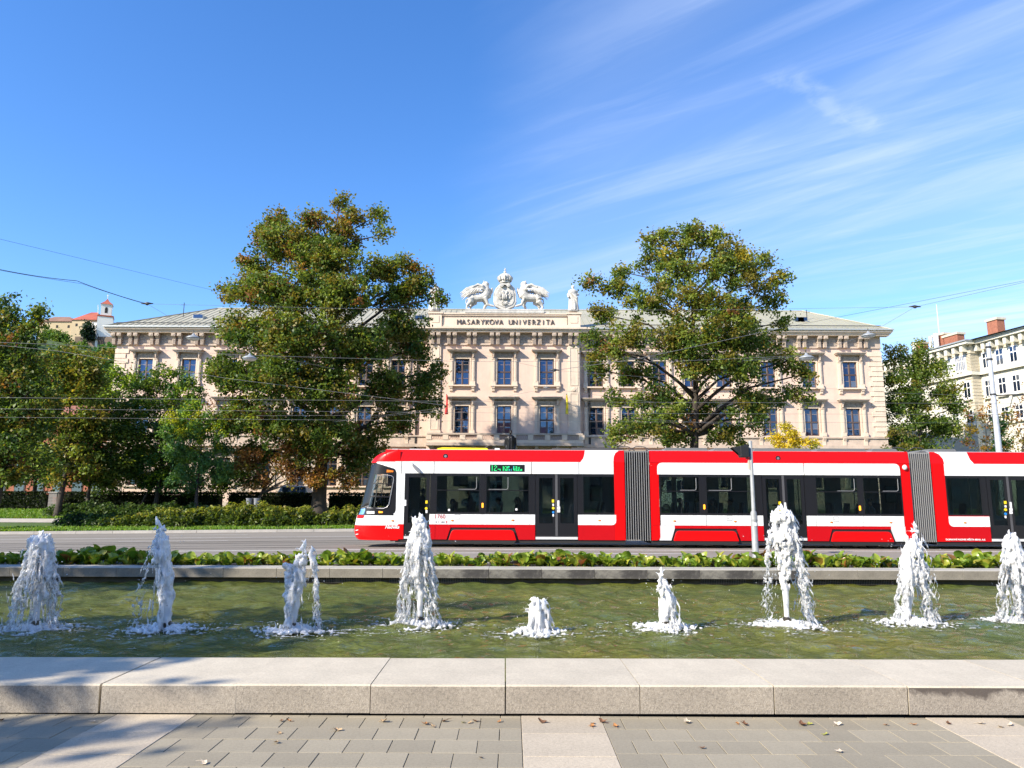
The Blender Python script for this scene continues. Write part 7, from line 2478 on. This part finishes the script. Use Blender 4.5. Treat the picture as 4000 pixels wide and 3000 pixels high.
for (u0, u1, o) in ((3934, 3963, 0), (3880, 3906, 0), (3991, 4020, 0)):
    for (va, vb) in ((1424, 1365), (1537, 1475), (1640, 1590)):
        sa, sb = s_of(u1, o), s_of(u0, o)
        zA = z_of(3950, va); zB = z_of(3950, vb)
        cwin(sa, sb, zA, zB, o)
for (u0, u1) in ((3768, 3810), (3716, 3752), (3668, 3696)):
    o = PRJ
    sa, sb = s_of(u1, o), s_of(u0, o)
    for k in range(3):
        cwin(lerp(sa, sb, (k + .12) / 3), lerp(sa, sb, (k + .88) / 3), z_of(3950, 1424), z_of(3950, 1365), o)
for (u0, u1) in ((3794, 3820), (3740, 3764), (3690, 3712)):
    sa, sb = s_of(u1, PRJ), s_of(u0, PRJ)
    cwin(sa, sb, z_of(3950, 1537), z_of(3950, 1475), PRJ)
    cwin(sa, sb, z_of(3950, 1640), z_of(3950, 1590), PRJ)
# roof
q = MB()
q.add([CB(sN, 1.1, zeave), CB(s_far, PRJ + 1.1, zeave), CB(s_far, -6, zeave + 1.7), CB(sN, -6, zeave + 1.7), CB(sN, -15, zeave), CB(s_far, -15, zeave)], [(0, 1, 2, 3), (3, 2, 5, 4), (0, 3, 4), (1, 5, 2)])
crf = build(q, 'roof', m_slate, cb)
def chimney(u, v0, v1, w, back):
    s = s_of(u, -back)
    p = CB(s, -back, 0)
    zt2 = at(u, v1, p[1]).z
    c = build(MB(), 'chimney', m_brick, crf) if False else None
    b = cbox(s - w, s + w, -back - .5, -back + .5, zeave - .5, zt2 - .25, 'chimney', m_brick, crf)
    cbox(s - w - .12, s + w + .12, -back - .62, -back + .62, zt2 - .25, zt2, 'chimney_cap', m_creamd, crf)
chimney(3944, 1300, 1246, .7, 3.0); chimney(3770, 1350, 1306, 1.1, 3.5); chimney(3722, 1370, 1306, .9, 3.5); chimney(3633, 1390, 1340, .8, 3.0)
for u, v0, v1, w in ((3611, 1400, 1340, .22), (3700, 1340, 1303, .25), (3678, 1330, 1315, .1)):
    s = s_of(u, -2.5); p = CB(s, -2.5, 0)
    cbox(s - w, s + w, -2.6, -2.3, at(u, v0, p[1]).z - 1, at(u, v1, p[1]).z, 'antenna_panel', m_wfr, crf)
s = s_of(3713, -5); p = CB(s, -5, 0)
build(MB().tube([CB(s, -5, zeave + 2), CB(s, -5, at(3708, 1190, p[1]).z)], [.06, .03], 6), 'aerial', m_wfr, crf)
# terracotta building glimpsed behind the left trees
tb = thing('terracotta_building', 'rust red low building glimpsed behind the trees at the left', 'building', (at(200, 1900, 82).x, 82, 1.3))
ta, tb_ = at(-200, 1900, 82).x, at(430, 1900, 82).x
zt3 = at(200, 1640, 82).z
m_terra = stone_mat('terracotta_render', (.34, .115, .065), .1, .08, scale=.7, objvar=0)
build(MB().box(ta, 82, .8, tb_, 94, zt3), 'wall', m_terra, tb)
build(MB().box(ta - .4, 81.4, zt3, tb_ + .4, 94.4, zt3 + .35), 'eaves', m_creamd, tb)
build(MB().add([(ta - .4, 81.4, zt3 + .35), (tb_ + .4, 81.4, zt3 + .35), (tb_ + .4, 94.4, zt3 + .35), (ta - .4, 94.4, zt3 + .35), (ta + 4, 88, zt3 + 2.4), (tb_ - 4, 88, zt3 + 2.4)], [(0, 1, 5, 4), (1, 2, 5), (2, 3, 4, 5), (3, 0, 4)]), 'roof', m_brick, tb)
for k in range(8):
    x = lerp(ta + 1.5, tb_ - 1.5, k / 7)
    for zz in (2.2, 5.4):
        w = build(MB().box(x - .6, 81.93, zz, x + .6, 82.02, zz + 1.8), 'window', m_frame, tb)
        build(MB().box(x - .5, 81.9, zz + .1, x + .5, 81.935, zz + 1.7), 'pane', m_pane, w)
# brick gate pier by the trunk
p = at(214, 1950, 58.5)
pier = thing('gate_pier', 'short grey brick pier beside the straight trunk', 'pier', (p.x, 58.5, gz(p.x, 58.5)))
g = gz(p.x, 58.5)
for k in range(12):
    build(MB().box(p.x - .32, 58.2, g + k * .115, p.x + .32, 58.8, g + k * .115 + .10), 'brick_course', stone_mat('grey_brick', (.22, .20, .19), .2, .1) if 'grey_brick' not in bpy.data.materials else bpy.data.materials['grey_brick'], pier)
build(MB().box(p.x - .38, 58.14, g + 1.38, p.x + .38, 58.86, g + 1.46), 'cap', m_kerb, pier)

# ------------------------------------------------------------------ hill with the castle
YH = 360.0
def hill_z(x, y):
    cx = at(230, 1300, YH).x
    d = math.hypot((x - cx) / 230, (y - YH) / 190)
    return max(-4, 78 * (1 - sstep(.05, 1.15, d)) + 2.5 * math.sin(x * .05) * math.cos(y * .04) - 2)
q = sheet(-520, 120, 170, 560, 0, 50, 36, hill_z)
m_hill = simple('hill_grass', (.05, .085, .02), .95, var=.4, scale=.06)
tag(build(q, 'hill', m_hill, smooth=True), kind='structure')
def wood(name, label, n_, seed, area, spec, leaf=2.0):
    rng = np.random.default_rng(seed)
    C, Sz, Cl = [], [], []
    for k in range(n_):
        u, v, Y = area(rng)
        p = at(u, v, Y)
        zz = hill_z(p.x, Y)
        r = rng.uniform(4.5, 7.5)
        vtop = 1968 - (max(zz + r * 1.5, p.z + r) - EYE) / Y * FPX
        if 40 < u < 520 and vtop < 1345: continue
        m = 260
        d = rng.normal(size=(m, 3)); d /= np.linalg.norm(d, axis=1)[:, None]
        C.append(d * rng.uniform(.7, 1.1, (m, 1)) * np.array([r, r, r * .9]) + np.array([p.x, Y, max(zz + r * .6, p.z)]))
        Sz.append(rng.uniform(.6, 1.2, m) * leaf)
        Cl.append(np.tile(pal(rng, 1, spec)[0], (m, 1)) * rng.uniform(.75, 1.25, (m, 1)))
    v, c = leaf_cloud(np.vstack(C), np.concatenate(Sz), np.vstack(Cl), rng)
    o = link(name, quads_mesh(name, v, np.clip(c, 0, 1)), m_leaf)
    return tag(o, label, 'wood', kind='stuff')
HS = [(2, (.06, .12, .02)), (2, (.09, .15, .025)), (1, (.12, .12, .025)), (1, (.14, .10, .025))]
def slope_area(r):
    Y = r.uniform(240, 335)
    return r.uniform(-450, 900), lerp(1720, 1430, (Y - 240) / 95) + r.uniform(-30, 30), Y
wood('hillside_wood', 'wooded slope of the hill below the castle', 190, 5, slope_area, HS)
castle = thing('hilltop_castle', 'white hilltop castle with red tiled roofs and a belfry tower', 'castle', tuple(at(390, 1330, YH - 10)))
m_cw = simple('castle_white', (.74, .72, .68), .85, var=.06, scale=.1)
m_cy = simple('castle_ochre', (.44, .35, .22), .85, var=.08, scale=.1)
m_ct = simple('castle_tile', (.34, .085, .05), .8, var=.2, scale=.3)
m_cbr = simple('castle_brown_tile', (.22, .12, .08), .8, var=.2, scale=.3)
m_cst = simple('castle_rampart', (.16, .12, .09), .9, var=.3, scale=.2)
def hp(u, v, Y=YH - 10): return at(u, v, Y)
# belfry: broad shaft, narrower lantern with arched openings, hipped cap
a, b = hp(370, 1330), hp(440, 1330)
cx, hw = (a.x + b.x) / 2, (b.x - a.x) / 2 * .80
Yc = YH - 10
def rot_tower(hw_, z0, z1, name, m, parent=None, ang=.45):
    ca, sa = math.cos(ang), math.sin(ang)
    pts = [(cx + (x * ca - y * sa) * hw_, Yc + (x * sa + y * ca) * hw_) for x, y in ((-1, -1), (1, -1), (1, 1), (-1, 1))]
    return build(MB().prism(pts, z0, z1, axis='z'), name, m, parent or castle), pts
z1_, z2_, z3_, z4_ = hp(420, 1335).z, hp(420, 1243).z, hp(420, 1196).z, hp(420, 1170).z
sh, _ = rot_tower(hw * .95, z1_ - 12, z2_, 'belfry_shaft', m_cw)
rot_tower(hw * 1.0, z2_, z2_ + .7, 'ledge', m_ct, sh)
la, pts4 = rot_tower(hw * .66, z2_ + .7, z3_, 'lantern', m_cw)
rot_tower(hw * .72, z3_, z3_ + .4, 'lantern_cornice', m_cw, la)
ca_, sa_ = math.cos(.45), math.sin(.45)
for (nx_, ny_) in ((0, -1), (-1, 0)):
    ox, oy = (nx_ * ca_ - ny_ * sa_), (nx_ * sa_ + ny_ * ca_)
    tx_, ty_ = -oy, ox
    q = MB()
    w_, zb0, zb1 = hw * .17, lerp(z2_, z3_, .35), lerp(z2_, z3_, .72)
    arch = [(-w_, zb0), (w_, zb0)] + [(w_ * math.cos(t_ * math.pi / 6), zb1 + w_ * math.sin(t_ * math.pi / 6)) for t_ in range(7)]
    r0_ = hw * .66
    vs = [(cx + ox * (r0_ + .06) + tx_ * s_, Yc + oy * (r0_ + .06) + ty_ * s_, z_) for s_, z_ in arch]
    vs += [(cx + ox * (r0_ - .5) + tx_ * s_, Yc + oy * (r0_ - .5) + ty_ * s_, z_) for s_, z_ in arch]
    n_ = len(arch)
    q.add(vs, [list(range(n_)), list(range(2 * n_ - 1, n_ - 1, -1))] + [(i, (i + 1) % n_, (i + 1) % n_ + n_, i + n_) for i in range(n_)])
    build(q, 'belfry_opening', m_room, la)
q = MB()
tip = (cx, Yc, z4_ + .4)
pe = [(cx + (x - cx) * 1.18, Yc + (y - Yc) * 1.18, z3_ + .4) for x, y in pts4]
pm = [(cx + (x - cx) * .45, Yc + (y - Yc) * .45, lerp(z3_, z4_, .62)) for x, y in pts4]
q.add(pe + pm + [tip], [(0, 1, 5, 4), (1, 2, 6, 5), (2, 3, 7, 6), (3, 0, 4, 7), (4, 5, 8), (5, 6, 8), (6, 7, 8), (7, 4, 8), (3, 2, 1, 0)])
build(q, 'belfry_cap', m_ct, castle)
build(MB().tube([tip, (cx, Yc, z4_ + 2.6)], .14, 5).tube([(cx - .5, Yc, z4_ + 2.0), (cx + .5, Yc, z4_ + 2.0)], .1, 5), 'cross', m_cw, castle)
build(MB().tube([hp(383, 1245), hp(383, 1190)], .12, 5), 'flagpole', m_cw, castle)
def house(u0, u1, v_e, v_r, v_b, name, mw, mr, Y, dY, hipl=.35, hipr=.35):
    A, Bb = hp(u0, v_e, Y), hp(u1, v_e, Y)
    zr, zb_ = hp(u0, v_r, Y).z, hp(u0, v_b, Y).z
    w = build(MB().box(A.x, Y, zb_ - 10, Bb.x, Y + dY, A.z), name + '_wall', mw, castle)
    L = Bb.x - A.x
    build(MB().add([(A.x - .6, Y - .6, A.z), (Bb.x + .6, Y - .6, A.z), (Bb.x + .6, Y + dY, A.z), (A.x - .6, Y + dY, A.z), (A.x + L * hipl, Y + dY / 2, zr), (Bb.x - L * hipr, Y + dY / 2, zr)], [(0, 1, 5, 4), (1, 2, 5), (2, 3, 4, 5), (3, 0, 4)]), name + '_roof', mr, castle)
    for k in range(3):
        x = lerp(A.x + L * .2, Bb.x - L * .2, k / 2)
        build(MB().box(x - .5, Y - .08, A.z - 3.2, x + .5, Y + .05, A.z - 1.8), 'window', m_room, w)
house(282, 376, 1250, 1206, 1300, 'palas', m_cy, m_ct, YH - 4, 14, .42, .3)
house(150, 300, 1256, 1222, 1320, 'long_wing', m_cy, m_cbr, YH - 2, 16, .15, .45)
house(440, 640, 1262, 1246, 1300, 'east_wing', m_cw, m_cbr, YH + 4, 14, .1, .2)
house(360, 400, 1256, 1248, 1330, 'gate_house', m_cw, m_ct, YH - 8, 8, .3, .3)
build(MB().box(hp(310, 1340).x, YH - 14, hp(310, 1370).z - 10, hp(470, 1340).x, YH - 12, hp(380, 1322).z), 'rampart', m_cst, castle)
def ht(name, label, u, v, ru, rv, Y, spec, seed):
    tree(name, label, 'trees on the castle hill', u, Y, [(u, v, ru, rv), (u - ru * .4, v + rv * .5, ru * .7, rv * .6), (u + ru * .4, v + rv * .4, ru * .7, rv * .7)], spec, seed, .5, 1.3, 1.0, 60, 1.9, zg=at(u, v + rv * 1.5, Y).z - 3)
ht('hill_tree', 'bright green round tree left of the castle wall', 235, 1335, 50, 38, 330, [(2, (.08, .16, .025)), (1, (.12, .17, .03))], 301)
ht('hill_tree', 'pale green tree at the foot of the castle rampart', 305, 1362, 42, 32, 325, [(2, (.10, .19, .03)), (1, (.08, .14, .025))], 302)
ht('hill_tree', 'dark conifer in front of the white belfry', 345, 1290, 22, 38, 345, [(2, (.012, .03, .018)), (1, (.02, .045, .02))], 303)
ht('hill_tree', 'green tree between rampart and palace corner', 430, 1370, 45, 40, 320, [(2, (.06, .17, .03)), (1, (.09, .18, .03))], 304)
ht('hill_tree', 'rusty brown tree below the castle rampart', 330, 1420, 60, 40, 300, [(2, (.14, .10, .025)), (1, (.10, .12, .025))], 305)
ht('hill_tree', 'round green tree under the long castle wing', 200, 1310, 42, 36, 335, [(2, (.09, .17, .03)), (1, (.13, .17, .03))], 307)
ht('hill_tree', 'yellowish tree at the left end of the castle hill', 150, 1380, 60, 45, 315, [(2, (.13, .15, .03)), (1, (.09, .12, .025))], 306)

# row of houses behind the viewer; the palace's lower panes and the tram's side mirror it
bh = thing('opposite_building', 'long town house row behind the viewer, mirrored in the lower palace windows', 'building', (0, -48, 0))
build(MB().box(-85, -62, -.3, 85, -46, 17), 'wall', m_creamd, bh)
build(MB().box(-85.6, -62.6, 17, 85.6, -45.4, 17.6), 'eaves', m_trimd, bh)
build(MB().add([(-85.6, -62.6, 17.6), (85.6, -62.6, 17.6), (85.6, -45.4, 17.6), (-85.6, -45.4, 17.6), (-80, -54, 21), (80, -54, 21)], [(0, 1, 5, 4), (1, 2, 5), (2, 3, 4, 5), (3, 0, 4)]), 'roof', m_ct, bh)
wme = MB().box(-.7, -.02, 0, .7, .12, 2.2).mesh('window'); wme.materials.append(m_pane)
for k in range(38):
    for zz in (2, 6, 10, 14):
        link('window', wme, None, bh, loc=(-83 + k * 4.5, -46, zz - (.4 if zz == 14 else 0)))
# ------------------------------------------------------------------ passengers
def person(label, x, y, z, pose, face, shirt, trouser, hair, skin=(.50, .30, .21), scale=1.0, carry=None):
    """one continuous body; face: +1 looks to +x, -1 to -x. z = floor"""
    t = thing('person', label, 'person', (x, y, z))
    q = MB()
    s = scale
    f = face
    def T(a, b, c): return (x + f * a * s, y + b * s, z + c * s)
    mats, parts = [], []
    hip = .95 if pose == 'stand' else .50
    sh = hip + .50
    def tb(pts, r, n=10): q.tube([T(*p) for p in pts], [k * s for k in r], n)
    # torso, neck, head
    q.rings([[T(rx * math.cos(2 * math.pi * k / 18) + dx, ry * math.sin(2 * math.pi * k / 18), hip + h) for k in range(18)] for h, rx, ry, dx in ((-.10, .10, .15, 0), (0, .13, .17, 0), (.12, .12, .155, 0), (.25, .12, .165, .0), (.40, .125, .19, 0), (.48, .10, .18, 0), (.54, .06, .08, .01))])
    tb([(0.01, 0, sh), (.02, 0, sh + .12)], [.058, .055])
    q.ell(T(.03, 0, sh + .20), (.095 * s, .078 * s, .118 * s), 14, 10)
    q.ell(T(.125, 0, sh + .185), (.02 * s, .014 * s, .022 * s), 6, 5)
    q.ell(T(.09, 0, sh + .125), (.035 * s, .035 * s, .03 * s), 8, 6)
    for sd in (-1, 1):
        q.ell(T(.02, sd * .08, sh + .19), (.02 * s, .012 * s, .03 * s), 6, 5)
        if pose == 'stand':
            tb([(0, sd * .09, hip), (.02, sd * .095, hip - .45), (0, sd * .09, .08)], [.085, .06, .042])
            q.ell(T(.07, sd * .09, .04), (.12 * s, .045 * s, .04 * s))
        else:
            tb([(0, sd * .09, hip), (.22, sd * .10, hip + .0), (.42, sd * .11, hip - .01), (.44, sd * .11, hip - .25), (.42, sd * .11, .06)], [.085, .08, .062, .052, .04])
            q.ell(T(.49, sd * .11, .04), (.12 * s, .045 * s, .04 * s))
        # arms bent forward, hands with fingers
        hx, hz = (.26, hip + .20) if pose != 'phone' else (.24, hip + .32)
        tb([(0, sd * .175, sh - .04), (-.02, sd * .215, sh - .20), (.03, sd * .22, sh - .32), (.16, sd * .20, hz), (.25, sd * .15, hz + .02)], [.058, .05, .042, .036, .03])
        q.ell(T(.29, sd * .14, hz + .02), (.05 * s, .02 * s, .04 * s), 8, 6)
        for k in range(4):
            tb([(.32, sd * .135, hz + .045 - k * .018), (.365 - .004 * k, sd * .13, hz + .04 - k * .02), (.385 - .004 * k, sd * .12, hz + .02 - k * .02)], [.010, .009, .007], 5)
        tb([(.28, sd * .13, hz + .05), (.32, sd * .11, hz + .08)], [.011, .008], 5)
    me = fuse(q, .016 * s, 'person_body', 1)
    M3 = [simple('shirt_%d' % hash(label), shirt, .85, var=.15, scale=8), simple('trousers_%d' % hash(label), trouser, .85), simple('skin_%d' % hash(label), skin, .55), m_under]
    for m in M3: me.materials.append(m)
    n = len(me.polygons)
    c = np.empty(n * 3, np.float32)
    me.polygons.foreach_get('center', c)
    c = c.reshape(-1, 3)
    lx, lz = (c[:, 0] - x) * f / s, (c[:, 2] - z) / s
    idx = np.zeros(n, np.int32)
    idx[lz < hip + .02] = 1
    idx[(lx > .15) & (lz > hip + .03)] = 0
    idx[lz > sh + .06] = 2
    idx[(lx > .255) & (lz > hip + .08)] = 2
    idx[lz < .085] = 3
    me.polygons.foreach_set('material_index', idx)
    link('body', me, None, t)
    h = MB()
    h.ell(T(.005, 0, sh + .235), (.108 * s, .092 * s, .105 * s), 14, 9)
    if hair[1]:
        h.tube([T(-.06, 0, sh + .22), T(-.09, 0, sh + .05), T(-.10, 0, sh - .15)], [.08 * s, .08 * s, .04 * s], 10)
    link('hair', fuse(h, .02, 'hair', 1), simple('hair_%d' % hash(label), hair[0], .6), t)
FL = .54
def pax(label, u, dy, pose, face, shirt, hair=((.02, .015, .01), False), trouser=(.03, .035, .05), scale=1.0):
    zf = FL if pose == 'stand' else FL - .02
    person(label, TX(u), YT + dy, zf, pose, face, shirt, trouser, hair, scale=scale)
pax('passenger in a mint green jacket sitting at the second tram window', 1948, .60, 'sit', -1, (.22, .50, .40), ((.06, .035, .02), False))
pax('passenger with long dark hair in a beige top at the first tram window', 1765, .58, 'sit', -1, (.42, .36, .26), ((.012, .01, .01), True), scale=.95)
pax('passenger in a dark blue jacket standing at the first tram window', 1830, 1.3, 'stand', -1, (.03, .04, .07), ((.10, .07, .05), False), scale=.92)
pax('passenger in dark clothes sitting behind the mint green jacket', 2022, .60, 'sit', -1, (.02, .02, .025), ((.01, .01, .01), True))
pax('dark figure standing behind the first tram door', 1636, 1.2, 'stand', 1, (.025, .025, .03), ((.02, .015, .01), False), scale=.92)
pax('passenger in a khaki top with dark straps in the middle section', 2872, .60, 'sit', -1, (.36, .34, .20), ((.015, .012, .01), False))
pax('passenger in a grey coat in the middle section by the bellows', 2668, .62, 'sit', 1, (.16, .17, .18), ((.03, .02, .015), False))
pax('passenger in a brown coat by the amber lamp of the middle section', 2802, .62, 'sit', -1, (.18, .14, .11), ((.02, .015, .01), True))
pax('passenger with a pale bag in the window before the second bellows', 3430, .62, 'sit', -1, (.30, .31, .32), ((.02, .015, .01), False))
pax('passenger in green standing in the doorway of the middle section', 3092, 1.0, 'stand', -1, (.03, .38, .14), ((.02, .015, .01), False), scale=.9)
person('driver in a blue shirt in the tram cab', TX(1530), YT + 1.2, FL + .1, 'sit', -1, (.12, .18, .32), (.03, .03, .04), ((.04, .03, .02), False))

# ------------------------------------------------------------------ fallen leaves on the paving
def litter_mesh(seed):
    r = random.Random(seed)
    q = MB()
    n = 9
    rows_ = []
    tips = [r.uniform(.6, 1.15) for _ in range(n)]
    out = [((.055 if i % 2 == 0 else .033) * tips[i] * math.cos(2 * math.pi * i / n), (.05 if i % 2 == 0 else .03) * tips[i] * math.sin(2 * math.pi * i / n)) for i in range(n)]
    curl = r.uniform(5, 16)
    z = lambda x, y: .006 + curl * (x * x * .9 + y * y * .4) * .6
    mid = [(x * .5, y * .5) for x, y in out]
    vs = [(0, 0, .004)] + [(x, y, z(x, y)) for x, y in mid] + [(x, y, z(x, y) + .006 * r.random()) for x, y in out]
    fs = []
    for i in range(n):
        j = (i + 1) % n
        fs += [(0, 1 + i, 1 + j), (1 + i, 1 + n + i, 1 + n + j, 1 + j)]
    q.add(vs, fs)
    q.tube([(0, 0, .006), (-.05, .01, .012), (-.085, .0, .006)], [.0022, .0018, .0012], 4, cap=False)
    return q.mesh('fallen_leaf')
LM = [litter_mesh(i) for i in range(6)]
LC = {'orange': simple('leaf_orange', (.36, .16, .05), .7, var=.3, scale=30), 'tan': simple('leaf_tan', (.42, .29, .16), .7, var=.3, scale=30), 'brown': simple('leaf_brown', (.14, .065, .03), .7, var=.3, scale=30), 'yellow green': simple('leaf_green', (.26, .26, .05), .6, var=.3, scale=30), 'pale': simple('leaf_pale', (.50, .42, .32), .7, var=.3, scale=30)}
def on_ground(u, v, z=0.0):
    d = RCAM @ Vector(((u - 2000.0) / FPX, (1500.0 - v) / FPX, -1.0))
    k = (z - EYE) / d.z
    return Vector((d.x * k, d.y * k, z))
LEAVES = [  # u, v, colour, where
    (72, 2790, 'brown', 'at the left end of the coping foot'), (393, 2806, 'pale', 'on the left end of the first granite strip'), (1125, 2795, 'brown', 'in the shadow gap under the third coping block'), (1152, 2796, 'orange', 'beside the brown leaf under the third coping block'),
    (1090, 2867, 'tan', 'on a mossy joint left of the middle'), (1078, 2904, 'tan', 'one row below the mossy joint'), (1315, 2856, 'tan', 'alone on the grey slabs left of the middle'), (795, 2985, 'pale', 'near the bottom edge left of the middle'),
    (1512, 2800, 'tan', 'at the coping foot near the middle left'), (1662, 2832, 'orange', 'on the third row left of the clump'), (1692, 2841, 'tan', 'beside the orange leaf on the third row'), (1815, 2800, 'yellow green', 'in the clump of leaves at the coping foot'), (1842, 2793, 'tan', 'on top of the clump of leaves at the coping foot'), (1858, 2806, 'brown', 'at the right side of the clump at the coping foot'),
    (1745, 2794, 'brown', 'left of the clump at the coping foot'), (1952, 2797, 'orange', 'at the coping foot just left of the middle strip'), (2115, 2793, 'brown', 'at the head of the middle granite strip'), (2302, 2792, 'orange', 'at the right-hand corner of the middle granite strip head'), (2342, 2791, 'brown', 'beside the orange one at the middle strip corner'),
    (2310, 2840, 'orange', 'on the middle granite strip'), (2404, 2841, 'orange', 'just right of the middle granite strip'), (1878, 2963, 'brown', 'near the bottom edge left of the middle strip'), (2658, 2794, 'pale', 'at the coping foot right of the middle strip'), (2745, 2925, 'brown', 'with a long stalk right of the middle'),
    (2868, 2818, 'orange', 'on the grey slabs below the stained coping'), (2890, 2815, 'brown', 'touching the orange leaf below the stained coping'), (3078, 2792, 'brown', 'at the foot of the first stained block'), (3110, 2793, 'yellow green', 'beside the brown leaf under the first stained block'), (3205, 2790, 'pale', 'at the foot of the stained block'), (3225, 2872, 'yellow green', 'alone on the grey slabs at the right'),
    (3280, 2940, 'pale', 'curled on the slabs at the lower right'), (3385, 2788, 'orange', 'under the right half of the stained block'), (3482, 2786, 'orange', 'near the joint of the last two blocks'), (3618, 2786, 'brown', 'under the last coping block'), (3795, 2812, 'pale', 'on the right granite strip'), (3820, 2780, 'pale', 'at the coping foot on the right strip'), (3910, 2780, 'orange', 'at the coping foot by the right edge'), (3908, 2843, 'pale', 'star shaped on the right granite strip')]
rl = random.Random(77)
for u, v, c, where in LEAVES:
    p = on_ground(u, v)
    if p.y > 5.80: p.y = 5.76 - rl.random() * .05
    o = bpy.data.objects.new('fallen_leaf', LM[rl.randrange(6)])
    COL.objects.link(o)
    if not o.data.materials: o.data.materials.append(LC['tan'])
    o.material_slots[0].link = 'OBJECT'
    o.material_slots[0].material = LC[c]
    s = rl.uniform(.4, .7)
    o.location = (p.x, p.y, .004)
    o.rotation_euler = (rl.uniform(-.3, .3), rl.uniform(-.3, .3), rl.uniform(0, 6.28))
    o.scale = (s, s, s * 1.2)
    tag(o, 'dry %s leaf %s' % (c, where), 'leaf', 'fallen leaves on the paving')
